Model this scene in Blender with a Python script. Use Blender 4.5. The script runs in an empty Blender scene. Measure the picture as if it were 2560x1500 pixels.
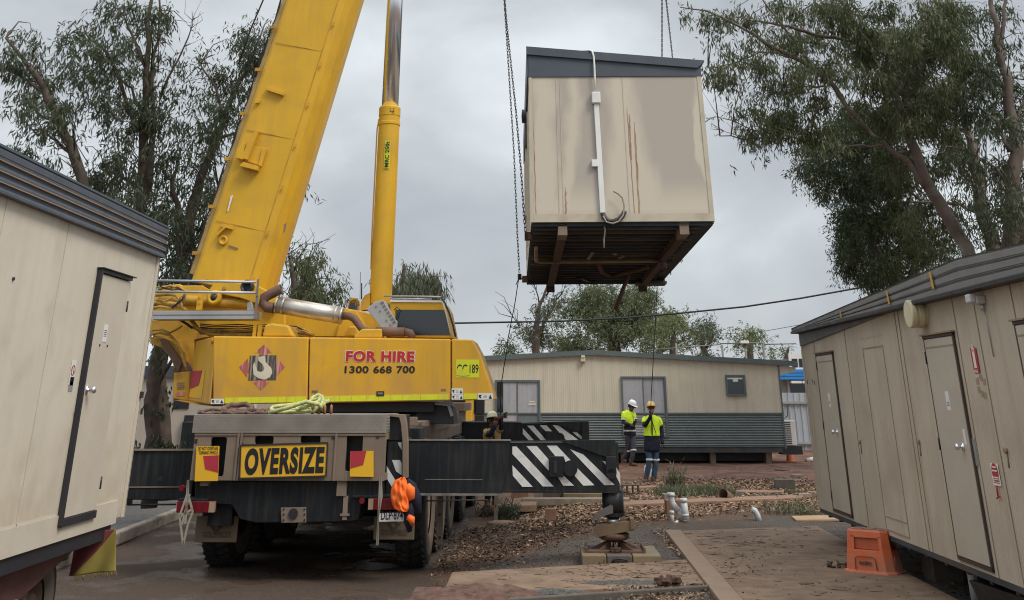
import bpy, math, random
import numpy as np
from mathutils import Vector, Matrix

S = bpy.context.scene
COL = S.collection
# ---------------------------------------------------------------- camera
# portrait phone photograph of which only the lower part was kept: 25 degree tilt and a vertical shift
FPX, PPY, TAN = 2560.0, -207.0, 0.468
TH = math.atan(TAN)
CT, ST = math.cos(TH), math.sin(TH)
CH = 2.07
cam = bpy.data.cameras.new('camera')
cam.lens = 36.0; cam.sensor_width = 36.0; cam.sensor_fit = 'HORIZONTAL'
cam.shift_y = (PPY - 750.0) / 2560.0
cam.clip_start = 0.1; cam.clip_end = 3000
co = bpy.data.objects.new('camera', cam); COL.objects.link(co)
co.location = (0, 0, CH); co.rotation_euler = (math.pi/2 + TH, 0, 0)
S.camera = co
# ---------------------------------------------------------------- sky and sun
W = bpy.data.worlds.new('World'); S.world = W; W.use_nodes = True
nt = W.node_tree; nt.nodes.clear()
def wn(t, **k):
    n = nt.nodes.new(t)
    for a, b in k.items(): setattr(n, a, b)
    return n
SUN_EL, SUN_AZ = math.radians(50), math.radians(128)   # azimuth from +Y clockwise: behind the viewer, to the right
out = wn('ShaderNodeOutputWorld'); bg = wn('ShaderNodeBackground'); bgs = wn('ShaderNodeBackground'); addn = wn('ShaderNodeAddShader')
sky = wn('ShaderNodeTexSky', sky_type='NISHITA', sun_disc=False)
sky.sun_elevation = SUN_EL; sky.sun_rotation = SUN_AZ
nt.links.new(sky.outputs[0], bgs.inputs[0]); bgs.inputs[1].default_value = 0.006
tc = wn('ShaderNodeTexCoord'); sep = wn('ShaderNodeSeparateXYZ')
nt.links.new(tc.outputs['Generated'], sep.inputs[0])
mp = wn('ShaderNodeMapping'); mp.inputs['Scale'].default_value = (1.0, 1.0, 1.7)
nt.links.new(tc.outputs['Generated'], mp.inputs[0])
n1 = wn('ShaderNodeTexNoise'); n1.inputs['Scale'].default_value = 3.0; n1.inputs['Detail'].default_value = 7; n1.inputs['Roughness'].default_value = 0.48
n1.inputs['Distortion'].default_value = 0.15
nt.links.new(mp.outputs[0], n1.inputs['Vector'])
cr = wn('ShaderNodeValToRGB')
e = cr.color_ramp.elements
e[0].position = 0.33; e[0].color = (0.365, 0.39, 0.43, 1)
e[1].position = 0.66; e[1].color = (0.74, 0.79, 0.82, 1)
m = cr.color_ramp.elements.new(0.49); m.color = (0.50, 0.535, 0.56, 1)
nt.links.new(n1.outputs['Fac'], cr.inputs[0])
# an overcast dome is brighter towards the zenith
zr = wn('ShaderNodeMapRange'); zr.inputs['From Min'].default_value = 0.42; zr.inputs['From Max'].default_value = 0.85
zr.inputs['To Min'].default_value = 1.0; zr.inputs['To Max'].default_value = 2.5; zr.interpolation_type = 'SMOOTHSTEP'
nt.links.new(sep.outputs['Z'], zr.inputs[0])
vm = wn('ShaderNodeVectorMath', operation='SCALE')
nt.links.new(cr.outputs[0], vm.inputs[0]); nt.links.new(zr.outputs[0], vm.inputs['Scale'])
nt.links.new(vm.outputs[0], bg.inputs[0]); bg.inputs[1].default_value = 0.98
nt.links.new(bg.outputs[0], addn.inputs[0]); nt.links.new(bgs.outputs[0], addn.inputs[1]); nt.links.new(addn.outputs[0], out.inputs[0])
sl = bpy.data.lights.new('sun', 'SUN'); sl.energy = 1.9; sl.angle = math.radians(22); sl.color = (1.0, 0.93, 0.84)
so = bpy.data.objects.new('sun', sl); COL.objects.link(so)
d = Vector((math.sin(SUN_AZ)*math.cos(SUN_EL), math.cos(SUN_AZ)*math.cos(SUN_EL), math.sin(SUN_EL)))
so.rotation_euler = d.to_track_quat('Z', 'Y').to_euler()
so.location = d*60
S.view_settings.view_transform = 'Standard'; S.view_settings.look = 'None'
S.view_settings.exposure = 0.2; S.view_settings.gamma = 1
S.render.engine = 'CYCLES'; S.cycles.max_bounces = 6; S.cycles.filter_width = 1.1
# ---------------------------------------------------------------- picture geometry -> place
def ray(px, py):
    a = (px-1280)/FPX; b = (PPY-py)/FPX
    y = CT - b*ST; z = ST + b*CT
    return a/y, z/y
def P(px, py, Y):
    r = ray(px, py); return Vector((r[0]*Y, Y, CH + r[1]*Y))
def PX(px, py, X):
    r = ray(px, py); return P(px, py, X/r[0])
def PZ(px, py, Z=0.0):
    r = ray(px, py); return P(px, py, (Z-CH)/r[1])
def Ppl(px, py, p0, n):
    r = ray(px, py); d = Vector((r[0], 1, r[1])); o = Vector((0, 0, CH))
    return o + d*((Vector(p0)-o).dot(n)/d.dot(n))
# ---------------------------------------------------------------- things
RR = random.Random(11)
def tag(o, label=None, cat=None, group=None, kind=None):
    if label: o['label'] = label
    if cat: o['category'] = cat
    if group: o['group'] = group
    if kind: o['kind'] = kind
    return o
class Frame:
    def __init__(s, loc=(0, 0, 0), rz=0.0, mat=None):
        s.m = mat if mat is not None else Matrix.Translation(Vector(loc)) @ Matrix.Rotation(rz, 4, 'Z')
        s.i = s.m.inverted()
    def L(s, p): return s.i @ Vector(p)
    def at(s, px, py, yl):          # picture point on the local plane y = yl
        n = s.m.to_3x3() @ Vector((0, 1, 0)); p0 = s.m @ Vector((0, yl, 0))
        return s.L(Ppl(px, py, p0, n))
    def atx(s, px, py, xl):
        n = s.m.to_3x3() @ Vector((1, 0, 0)); p0 = s.m @ Vector((xl, 0, 0))
        return s.L(Ppl(px, py, p0, n))
    def atz(s, px, py, zl):
        n = s.m.to_3x3() @ Vector((0, 0, 1)); p0 = s.m @ Vector((0, 0, zl))
        return s.L(Ppl(px, py, p0, n))
def thing(name, label, cat, frame, group=None):
    o = bpy.data.objects.new(name, None); COL.objects.link(o)
    o.matrix_world = frame.m; o.empty_display_size = 0.2
    tag(o, label, cat, group)
    return o
class MB:
    def __init__(s): s.v = []; s.f = []; s.mi = []; s.sm = []; s.m = 0
    def add(s, vs, fs, smooth=False):
        b = len(s.v); s.v += [tuple(v) for v in vs]
        for f in fs: s.f.append([b+i for i in f]); s.mi.append(s.m); s.sm.append(smooth)
        return s
    def hexa(s, q):      # 8 corners: bottom 4 ccw, top 4 ccw
        return s.add(q, [(3, 2, 1, 0), (4, 5, 6, 7), (0, 1, 5, 4), (1, 2, 6, 5), (2, 3, 7, 6), (3, 0, 4, 7)])
    def bb(s, x0, y0, z0, x1, y1, z1):
        if x0 > x1: x0, x1 = x1, x0
        if y0 > y1: y0, y1 = y1, y0
        if z0 > z1: z0, z1 = z1, z0
        return s.hexa([(x0, y0, z0), (x1, y0, z0), (x1, y1, z0), (x0, y1, z0), (x0, y0, z1), (x1, y0, z1), (x1, y1, z1), (x0, y1, z1)])
    def rbox(s, c, size, rz=0, rx=0, ry=0):
        m = Matrix.Translation(Vector(c)) @ Matrix.Rotation(rz, 4, 'Z') @ Matrix.Rotation(rx, 4, 'X') @ Matrix.Rotation(ry, 4, 'Y')
        x, y, z = [k/2 for k in size]
        return s.hexa([m @ Vector(p) for p in [(-x, -y, -z), (x, -y, -z), (x, y, -z), (-x, y, -z), (-x, -y, z), (x, -y, z), (x, y, z), (-x, y, z)]])
    def prism(s, pts, d):
        d = Vector(d); pts = [Vector(p) for p in pts]; n = len(pts)
        nn = Vector((0, 0, 0))
        for i in range(n): nn += pts[i].cross(pts[(i+1) % n])
        if nn.dot(d) > 0: pts = pts[::-1]
        vs = pts + [p+d for p in pts]
        fs = [list(range(n)), list(range(2*n-1, n-1, -1))]
        for i in range(n):
            j = (i+1) % n; fs.append((j, i, n+i, n+j))
        return s.add(vs, fs)
    def bar(s, a, b, w, h, up=(0, 0, 1)):
        a = Vector(a); b = Vector(b); d = (b-a).normalized(); up = Vector(up)
        if abs(d.dot(up)) > .98: up = Vector((0, 1, 0))
        r = d.cross(up).normalized()*w/2; u = r.cross(d).normalized()*h/2
        return s.hexa([a-r-u, a+r-u, b+r-u, b-r-u, a-r+u, a+r+u, b+r+u, b-r+u])
    def tube(s, pts, r, n=8, cap=True, smooth=True):
        pts = [Vector(p) for p in pts]; k = len(pts)
        rs = r if isinstance(r, (list, tuple)) else [r]*k
        u = None; vs = []
        for i in range(k):
            d = (pts[min(i+1, k-1)]-pts[max(i-1, 0)])
            d = d.normalized() if d.length > 1e-9 else Vector((0, 0, 1))
            if u is None:
                u = d.cross(Vector((0, 0, 1)) if abs(d.z) < .9 else Vector((1, 0, 0))).normalized()
            else:
                u = (u - d*u.dot(d)); u = u.normalized() if u.length > 1e-6 else d.orthogonal().normalized()
            w = d.cross(u)
            for j in range(n):
                t = 2*math.pi*j/n; vs.append(pts[i] + (u*math.cos(t)+w*math.sin(t))*rs[i])
        fs = []
        for i in range(k-1):
            for j in range(n):
                a = i*n+j; b = i*n+(j+1) % n; fs.append((a, b, b+n, a+n))
        s.add(vs, fs, smooth)
        if cap:
            b0 = len(s.v)-k*n
            s.f.append([b0+j for j in range(n-1, -1, -1)]); s.mi.append(s.m); s.sm.append(False)
            s.f.append([b0+(k-1)*n+j for j in range(n)]); s.mi.append(s.m); s.sm.append(False)
        return s
    def lathe(s, o, axis, prof, n=24, smooth=True, closed=False):
        o = Vector(o); ax = Vector(axis).normalized(); u = ax.orthogonal().normalized(); w = ax.cross(u); vs = []
        for (r, h) in prof:
            for j in range(n):
                t = 2*math.pi*j/n; vs.append(o+ax*h+(u*math.cos(t)+w*math.sin(t))*r)
        k = len(prof); fs = []
        for i in range(k-1 + (1 if closed else 0)):
            i2 = (i+1) % k
            for j in range(n):
                j2 = (j+1) % n; fs.append((i*n+j, i*n+j2, i2*n+j2, i2*n+j))
        s.add(vs, fs, smooth); return s
    def cyl(s, a, b, r, n=20, r2=None):
        a = Vector(a); b = Vector(b); h = (b-a).length; r2 = r if r2 is None else r2
        s.lathe(a, b-a, [(r, 0), (r2, h)], n, True)
        b0 = len(s.v)-2*n
        s.f.append([b0+j for j in range(n-1, -1, -1)]); s.mi.append(s.m); s.sm.append(False)
        s.f.append([b0+n+j for j in range(n)]); s.mi.append(s.m); s.sm.append(False)
        return s
    def sheet(s, rows, smooth=True):   # grid of points
        n = len(rows[0]); vs = [p for r in rows for p in r]; fs = []
        for i in range(len(rows)-1):
            for j in range(n-1):
                a = i*n+j; fs.append((a, a+1, a+n+1, a+n))
        return s.add(vs, fs, smooth)
    def islands(s, name, mats, parent=None, **k):   # one object for every connected piece
        par = list(range(len(s.v)))
        def fd(i):
            while par[i] != i: par[i] = par[par[i]]; i = par[i]
            return i
        for f in s.f:
            for i in f[1:]: par[fd(i)] = fd(f[0])
        gs = {}
        for j, f in enumerate(s.f): gs.setdefault(fd(f[0]), []).append(j)
        outl = []
        for g in gs.values():
            q = MB(); mp_ = {}
            for j in g:
                for i in s.f[j]:
                    if i not in mp_: mp_[i] = len(q.v); q.v.append(s.v[i])
                q.f.append([mp_[i] for i in s.f[j]]); q.mi.append(s.mi[j]); q.sm.append(s.sm[j])
            outl.append(q.build(name, mats, parent, **k))
        return outl
    def build(s, name, mats, parent=None, bevel=0, solid=0):
        me = bpy.data.meshes.new(name); me.from_pydata(s.v, [], s.f)
        if not isinstance(mats, (list, tuple)): mats = [mats]
        for m_ in mats: me.materials.append(m_)
        me.polygons.foreach_set('material_index', s.mi); me.polygons.foreach_set('use_smooth', s.sm)
        me.update()
        o = bpy.data.objects.new(name, me); COL.objects.link(o)
        if parent: o.parent = parent
        if solid:
            md = o.modifiers.new('solid', 'SOLIDIFY'); md.thickness = solid
        if bevel:
            md = o.modifiers.new('bevel', 'BEVEL'); md.width = bevel; md.segments = 2; md.limit_method = 'ANGLE'
        return o
def place(o, frame): o.matrix_world = frame.m; return o
# ---------------------------------------------------------------- materials
def mat(name, col, rough=0.6, metal=0.0, var=0.12, scale=2.5, dirt=None, dirt_amt=0.0, dirt_scale=1.2, bump=0.0, bscale=40,
        streak=None, streak_amt=0.0, streak_scale=6.0, rib=None, rib_depth=0.4, spec=0.5, trans=0.0, trans_col=None, emis=None, hilo=None, hdirt=None, rnd=0.0):
    m = bpy.data.materials.new(name); m.use_nodes = True
    t = m.node_tree; N = t.nodes; Lk = t.links
    b = N['Principled BSDF']; tcn = N.new('ShaderNodeTexCoord'); src = tcn.outputs['Object']
    def noise(sc, det=4, mapping=None, dist=0.0):
        n = N.new('ShaderNodeTexNoise'); n.inputs['Scale'].default_value = sc; n.inputs['Detail'].default_value = det; n.inputs['Distortion'].default_value = dist
        if mapping:
            mm = N.new('ShaderNodeMapping'); mm.inputs['Scale'].default_value = mapping; Lk.new(src, mm.inputs[0]); Lk.new(mm.outputs[0], n.inputs['Vector'])
        else: Lk.new(src, n.inputs['Vector'])
        return n.outputs['Fac']
    def mr(s_, a, b_, c, d_):
        n = N.new('ShaderNodeMapRange'); n.inputs[1].default_value = a; n.inputs[2].default_value = b_; n.inputs[3].default_value = c; n.inputs[4].default_value = d_
        Lk.new(s_, n.inputs[0]); return n.outputs[0]
    def mix(fac, a, b_):
        n = N.new('ShaderNodeMix'); n.data_type = 'RGBA'
        if isinstance(fac, float): n.inputs[0].default_value = fac
        else: Lk.new(fac, n.inputs[0])
        for k, v in ((6, a), (7, b_)):
            if isinstance(v, tuple): n.inputs[k].default_value = (v[0], v[1], v[2], 1)
            else: Lk.new(v, n.inputs[k])
        return n.outputs[2]
    c = tuple(col)
    lo = tuple(x*(1-var) for x in c); hi = tuple(min(1, x*(1+var)) for x in c)
    cc = mix(mr(noise(scale, 5), .3, .7, 0, 1), lo, hi)
    if dirt: cc = mix(mr(noise(dirt_scale, 8, dist=.4), .5, .72, 0, dirt_amt), cc, tuple(dirt))
    if streak: cc = mix(mr(noise(streak_scale, 5, (1, 1, .07)), .48, .75, 0, streak_amt), cc, tuple(streak))
    if hdirt:   # (z_low, z_high, colour, amount): dirt splashed up from below
        sp = N.new('ShaderNodeSeparateXYZ'); Lk.new(src, sp.inputs[0])
        f = mr(sp.outputs['Z'], hdirt[0], hdirt[1], hdirt[3], 0)
        mm = N.new('ShaderNodeMath'); mm.operation = 'MULTIPLY'; Lk.new(f, mm.inputs[0]); Lk.new(mr(noise(5, 6), .3, .6, .3, 1), mm.inputs[1])
        cc = mix(mm.outputs[0], cc, tuple(hdirt[2]))
    if rnd:
        g = N.new('ShaderNodeNewGeometry'); mm = mr(g.outputs['Random Per Island'], 0, 1, 1-rnd, 1+rnd)
        vmx = N.new('ShaderNodeVectorMath'); vmx.operation = 'SCALE'; Lk.new(cc, vmx.inputs[0]); Lk.new(mm, vmx.inputs['Scale']); cc = vmx.outputs[0]
    Lk.new(cc, b.inputs['Base Color'])
    b.inputs['Roughness'].default_value = rough
    if var > 0 and rough > .1: Lk.new(mr(noise(scale*3, 4), .2, .8, max(0, rough-.1), min(1, rough+.12)), b.inputs['Roughness'])
    b.inputs['Metallic'].default_value = metal; b.inputs['Specular IOR Level'].default_value = spec
    h = None
    if bump:
        h = noise(bscale, 4)
        bn = N.new('ShaderNodeBump'); bn.inputs['Strength'].default_value = bump; bn.inputs['Distance'].default_value = 0.02; Lk.new(h, bn.inputs['Height'])
        Lk.new(bn.outputs[0], b.inputs['Normal'])
    if rib:    # (axis, pitch): narrow pressed ribs
        wv = N.new('ShaderNodeTexWave'); wv.wave_type = 'BANDS'; wv.bands_direction = rib[0]; wv.wave_profile = 'SIN'
        wv.inputs['Scale'].default_value = 2*math.pi/rib[1]/20; Lk.new(src, wv.inputs['Vector'])
        bn = N.new('ShaderNodeBump'); bn.inputs['Strength'].default_value = rib_depth; bn.inputs['Distance'].default_value = 0.012; Lk.new(wv.outputs['Fac'], bn.inputs['Height'])
        Lk.new(bn.outputs[0], b.inputs['Normal'])
    if trans:
        tr = N.new('ShaderNodeBsdfTranslucent'); tr.inputs[0].default_value = (*(trans_col or c), 1); ms = N.new('ShaderNodeMixShader'); ms.inputs[0].default_value = trans
        Lk.new(b.outputs[0], ms.inputs[1]); Lk.new(tr.outputs[0], ms.inputs[2]); Lk.new(ms.outputs[0], N['Material Output'].inputs[0])
    return m
MD = (.17, .11, .075)
M = {}
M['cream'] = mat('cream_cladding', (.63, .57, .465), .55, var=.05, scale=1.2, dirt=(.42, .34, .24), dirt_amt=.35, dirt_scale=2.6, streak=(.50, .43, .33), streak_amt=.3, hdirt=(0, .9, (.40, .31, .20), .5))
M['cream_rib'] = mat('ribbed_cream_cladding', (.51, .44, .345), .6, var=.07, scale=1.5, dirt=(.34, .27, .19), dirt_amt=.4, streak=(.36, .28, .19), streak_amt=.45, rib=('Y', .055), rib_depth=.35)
M['cream_far'] = mat('ribbed_far_cladding', (.60, .545, .425), .6, var=.05, scale=1.5, streak=(.40, .35, .27), streak_amt=.45, rib=('X', .075), rib_depth=.35)
M['cream_door'] = mat('door_paint', (.56, .50, .41), .5, var=.05, dirt=(.42, .36, .28), dirt_amt=.3, bump=.05)
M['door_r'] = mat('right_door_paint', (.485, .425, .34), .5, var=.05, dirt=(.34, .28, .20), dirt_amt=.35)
M['slate'] = mat('slate_steel', (.068, .082, .105), .5, var=.12, streak=(.12, .11, .10), streak_amt=.3)
M['slate_dusty'] = mat('dusty_slate_steel', (.105, .115, .13), .6, var=.15, dirt=(.22, .17, .12), dirt_amt=.5, dirt_scale=2)
M['rustline'] = mat('dust_line', (.30, .21, .13), .8)
M['greengrey'] = mat('green_grey_steel', (.105, .135, .135), .5, var=.1)
M['dark'] = mat('dark_frame', (.022, .022, .028), .5, var=.2)
M['black'] = mat('black_paint', (.012, .014, .017), .45, var=.3, dirt=(.045, .04, .034), dirt_amt=.35, dirt_scale=2.5, streak=(.055, .055, .052), streak_amt=.5, streak_scale=18, spec=.3)
M['blackpipe'] = mat('black_rubber_hose', (.015, .015, .016), .45, var=.2)
M['under'] = mat('underside_steel', (.05, .052, .056), .7, var=.3, dirt=(.09, .05, .03), dirt_amt=.6)
M['rust'] = mat('rusty_steel', (.105, .058, .038), .8, var=.3, dirt=(.07, .035, .025), dirt_amt=.7, dirt_scale=5, bump=.3)
M['joist'] = mat('dusty_joist_steel', (.13, .095, .075), .75, var=.25, dirt=(.10, .06, .04), dirt_amt=.6, dirt_scale=4)
M['yellow'] = mat('crane_yellow', (.68, .39, .026), .42, var=.05, scale=2.0, dirt=(.48, .28, .05), dirt_amt=.45, dirt_scale=1.6, streak=(.50, .30, .06), streak_amt=.35, streak_scale=10, spec=.35)
M['yellow_panel'] = mat('crane_yellow_panel', (.70, .375, .026), .45, var=.06, scale=1.5, dirt=(.46, .26, .08), dirt_amt=.55, dirt_scale=2.0, streak=(.44, .26, .09), streak_amt=.45, spec=.35, hdirt=(1.95, 2.5, (.50, .27, .10), .5))
M['yellow_dirty'] = mat('greasy_crane_yellow', (.52, .29, .025), .55, var=.18, scale=3, dirt=(.13, .07, .03), dirt_amt=.75, dirt_scale=3.5)
M['hose'] = mat('yellow_painted_hose', (.42, .25, .05), .6, var=.25, scale=9, dirt=(.06, .04, .03), dirt_amt=.7, dirt_scale=8)
M['tan'] = mat('dust_covered_steel', (.21, .155, .115), .75, var=.14, scale=3, dirt=(.12, .085, .06), dirt_amt=.5, streak=(.28, .21, .15), streak_amt=.3)
M['tread'] = mat('checker_plate', (.30, .27, .235), .5, metal=.35, var=.12, scale=4, dirt=(.17, .13, .10), dirt_amt=.6)
M['chrome'] = mat('chrome_rod', (.86, .88, .93), .22, metal=1.0, var=0)
M['steel'] = mat('galvanised_steel', (.45, .46, .48), .4, metal=.6, var=.12)
M['alu'] = mat('aluminium_plank', (.42, .43, .45), .45, metal=.4, var=.08, dirt=(.25, .2, .14), dirt_amt=.25)
M['muff'] = mat('heat_stained_muffler', (.60, .55, .48), .35, metal=.75, var=.12, scale=2, dirt=(.30, .14, .05), dirt_amt=.8, dirt_scale=2.4)
M['exh'] = mat('rusty_exhaust', (.16, .085, .06), .7, var=.2, dirt=(.09, .05, .04), dirt_amt=.5, dirt_scale=6)
M['tyre'] = mat('tyre_rubber', (.022, .021, .021), .85, var=.25, dirt=(.10, .075, .05), dirt_amt=.5, dirt_scale=4, bump=.4, bscale=25)
M['tyre_side'] = mat('dusty_tyre_sidewall', (.13, .10, .075), .85, var=.2, dirt=(.06, .05, .04), dirt_amt=.5, dirt_scale=4)
M['glass'] = mat('dark_glass', (.016, .024, .03), .06, var=0, spec=.8)
M['curt'] = mat('curtained_glass', (.40, .40, .415), .3, var=.05, spec=.5, streak=(.27, .27, .29), streak_amt=.8, streak_scale=9)
M['white'] = mat('white_paint', (.74, .74, .72), .5, var=.04, dirt=(.5, .46, .4), dirt_amt=.25)
M['whitestripe'] = mat('stripe_white', (.70, .70, .68), .5, var=.05, dirt=(.30, .26, .2), dirt_amt=.35, dirt_scale=7)
M['pvc'] = mat('white_pvc', (.55, .56, .56), .4, var=.05, dirt=(.35, .28, .2), dirt_amt=.3)
M['vent'] = mat('cream_plastic', (.62, .55, .36), .45, var=.05)
M['signyel'] = mat('sign_yellow', (.78, .44, .02), .5, var=.04, dirt=(.45, .28, .08), dirt_amt=.3)
M['signred'] = mat('sign_red', (.42, .03, .045), .5, var=.05, dirt=(.3, .1, .08), dirt_amt=.2)
M['redletter'] = mat('red_lettering', (.48, .015, .03), .5, var=.03)
M['blackletter'] = mat('black_lettering', (.014, .013, .015), .5, var=.1)
M['whiteletter'] = mat('white_lettering', (.78, .74, .62), .5, var=.03)
M['fluoy'] = mat('fluoro_yellow_tape', (.68, .70, .02), .5, var=.06, dirt=(.5, .35, .08), dirt_amt=.5, dirt_scale=5)
M['faded_red'] = mat('faded_red_decal', (.45, .11, .10), .6, var=.2, streak=(.66, .50, .40), streak_amt=1.0, streak_scale=20)
M['faded_black'] = mat('faded_black_decal', (.06, .055, .055), .6, var=.3, streak=(.60, .48, .34), streak_amt=1.0, streak_scale=22)
M['faded_cream'] = mat('faded_cream_decal', (.66, .58, .44), .6, var=.1, dirt=(.15, .12, .1), dirt_amt=.25, dirt_scale=9)
M['hivis'] = mat('hivis_yellow_cloth', (.66, .90, .03), .7, var=.1, scale=6, bump=.3, bscale=14)
M['navy'] = mat('navy_cloth', (.008, .010, .026), .85, var=.2, scale=6, bump=.3, bscale=14)
M['jeans'] = mat('blue_jeans', (.035, .07, .12), .85, var=.25, scale=5, bump=.3, bscale=14)
M['greytrouser'] = mat('dark_grey_trousers', (.055, .055, .075), .85, var=.2, scale=5)
M['khaki'] = mat('khaki_cloth', (.42, .29, .10), .85, var=.15, scale=6, bump=.3, bscale=14)
M['tape'] = mat('reflective_tape', (.62, .64, .62), .4, var=.05)
M['skin'] = mat('skin', (.46, .27, .19), .55, var=.05)
M['skin_dark'] = mat('tanned_skin', (.17, .10, .07), .55, var=.05)
M['hair'] = mat('dark_hair', (.02, .015, .012), .7)
M['boot'] = mat('brown_boot', (.10, .055, .035), .75, var=.2)
M['hat_w'] = mat('white_hard_hat', (.78, .79, .8), .3, var=.02)
M['hat_y'] = mat('orange_yellow_hard_hat', (.80, .52, .22), .35, var=.04)
M['hat_c'] = mat('cream_hard_hat', (.80, .70, .52), .4, var=.06)
M['glove'] = mat('dark_glove', (.13, .07, .05), .8)
M['orange'] = mat('orange_plastic', (.66, .145, .05), .5, var=.1, scale=6, dirt=(.42, .20, .13), dirt_amt=.8, dirt_scale=6, hdirt=(0, .2, (.36, .17, .11), .5))
M['orange_top'] = mat('worn_step_tread', (.42, .24, .16), .75, var=.15, scale=8, dirt=(.24, .17, .12), dirt_amt=.6, dirt_scale=8)
M['orange_cloth'] = mat('orange_hivis_cloth', (.92, .17, .02), .7, var=.06, bump=.2, bscale=8)
M['block'] = mat('concrete_block', (.24, .195, .15), .9, var=.18, scale=8, bump=.4, bscale=60)
M['block_dark'] = mat('dark_concrete_block', (.10, .085, .07), .9, var=.18, scale=8, bump=.4, bscale=60)
M['brick'] = mat('red_brown_brick', (.22, .12, .075), .9, var=.2, scale=8, bump=.4, bscale=60)
M['slab'] = mat('dirty_concrete_slab', (.20, .132, .086), .9, var=.22, scale=5.5, dirt=(.115, .070, .045), dirt_amt=.85, dirt_scale=1.6, bump=.35, bscale=55)
M['slab_edge'] = mat('slab_edge_strip', (.235, .165, .115), .9, var=.12, scale=4, dirt=(.19, .13, .09), dirt_amt=.5, dirt_scale=4, bump=.2)
M['timber'] = mat('weathered_timber', (.20, .145, .085), .85, var=.2, scale=5, dirt=(.13, .14, .11), dirt_amt=.6, dirt_scale=3)
M['ply'] = mat('plywood', (.38, .25, .14), .8, var=.12, scale=3)
M['rope_g'] = mat('green_yellow_rope', (.52, .54, .22), .85, var=.25, scale=18, bump=.6, bscale=70)
M['rope_b'] = mat('brown_dusty_sling', (.15, .09, .065), .9, var=.3, scale=10, bump=.6, bscale=60)
M['chain'] = mat('oily_chain_steel', (.055, .045, .04), .55, metal=.4, var=.4, scale=12)
M['wire'] = mat('black_wire', (.012, .012, .013), .5)
M['strap'] = mat('grey_strap', (.30, .27, .22), .8, var=.1)
M['blue'] = mat('bright_blue_steel', (.03, .23, .58), .45, var=.06)
M['galv'] = mat('dull_galvanised_post', (.17, .17, .16), .6); M['fence'] = mat('pale_grey_fence_steel', (.36, .39, .42), .5, var=.05, streak=(.28, .3, .32), streak_amt=.3)
M['amber'] = mat('old_yellow_tape', (.55, .32, .05), .6, var=.1)
M['redlens'] = mat('red_lamp_lens', (.17, .008, .014), .25, var=.05)
M['amberlens'] = mat('dusty_lamp_lens', (.36, .25, .18), .35, var=.05)
M['mudflap'] = mat('tan_mudflap', (.16, .12, .08), .8, var=.12, dirt=(.09, .07, .05), dirt_amt=.5)
M['flag_r'] = mat('faded_red_flag', (.20, .045, .045), .85, var=.15, scale=5)
M['flag_y'] = mat('faded_yellow_flag', (.30, .24, .055), .85, var=.15, scale=5)
M['redbeam'] = mat('dull_red_chassis_paint', (.12, .045, .038), .7, var=.2, dirt=(.09, .07, .055), dirt_amt=.6)
M['green_tape'] = mat('green_cone_band', (.08, .25, .13), .5)
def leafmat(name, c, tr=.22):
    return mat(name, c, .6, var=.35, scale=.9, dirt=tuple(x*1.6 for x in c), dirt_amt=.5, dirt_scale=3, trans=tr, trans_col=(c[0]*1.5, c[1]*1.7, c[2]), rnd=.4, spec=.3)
M['leaf1'] = leafmat('eucalypt_leaf_grey_green', (.058, .070, .042))
M['leaf2'] = leafmat('eucalypt_leaf_olive', (.078, .088, .045))
M['leaf3'] = leafmat('dense_dark_leaf', (.044, .058, .028))
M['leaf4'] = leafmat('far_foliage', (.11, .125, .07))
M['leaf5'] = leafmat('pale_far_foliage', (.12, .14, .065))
M['leafgrey'] = leafmat('drooping_grey_leaf', (.080, .090, .062))
M['grass'] = leafmat('grass_blade', (.12, .125, .08), .2)
M['litter'] = mat('dry_leaf', (.26, .17, .105), .8, var=.3, scale=3, rnd=.55)
M['litter_d'] = mat('dark_dry_leaf', (.085, .055, .038), .85, var=.3, scale=3, rnd=.5)
M['bark'] = mat('dark_eucalypt_bark', (.075, .052, .04), .85, var=.3, scale=4, dirt=(.15, .11, .085), dirt_amt=.6, dirt_scale=2.5, bump=.4, bscale=12)
M['bark_l'] = mat('smooth_gum_bark', (.115, .085, .068), .75, var=.3, scale=2.5, dirt=(.27, .245, .22), dirt_amt=.8, dirt_scale=1.6, streak=(.12, .075, .055), streak_amt=.5, streak_scale=5)
M['twig'] = mat('bare_grey_twig', (.16, .125, .10), .85, var=.2)
# ---------------------------------------------------------------- lettering
def text_mesh(name, s, mtl, parent, o, xd, yd, w, h, bold=0.0, ext=.002, wide=None):
    cu = bpy.data.curves.new(name, 'FONT'); cu.body = s; cu.offset = bold; cu.resolution_u = 7; cu.space_character = 1.0+bold*2.5
    ob = bpy.data.objects.new(name, cu); COL.objects.link(ob)
    dg = bpy.context.evaluated_depsgraph_get(); me = bpy.data.meshes.new_from_object(ob.evaluated_get(dg))
    bpy.data.objects.remove(ob)
    n = len(me.vertices); c = np.empty(n*3, 'f'); me.vertices.foreach_get('co', c); c = c.reshape(-1, 3)
    mn, mx = c.min(0), c.max(0)
    xd = Vector(xd).normalized(); yd = Vector(yd).normalized(); nd = xd.cross(yd); o = Vector(o)
    u = (c[:, 0]-mn[0])/(mx[0]-mn[0])*w; v = (c[:, 1]-mn[1])/(mx[1]-mn[1])*h
    q = np.array(o)[None]+u[:, None]*np.array(xd)[None]+v[:, None]*np.array(yd)[None]+np.array(nd)[None]*ext
    me.vertices.foreach_set('co', q.astype('f').ravel()); me.materials.clear(); me.materials.append(mtl); me.update()
    me.name = name
    ob = bpy.data.objects.new(name, me); COL.objects.link(ob); ob.parent = parent
    return ob
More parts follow.
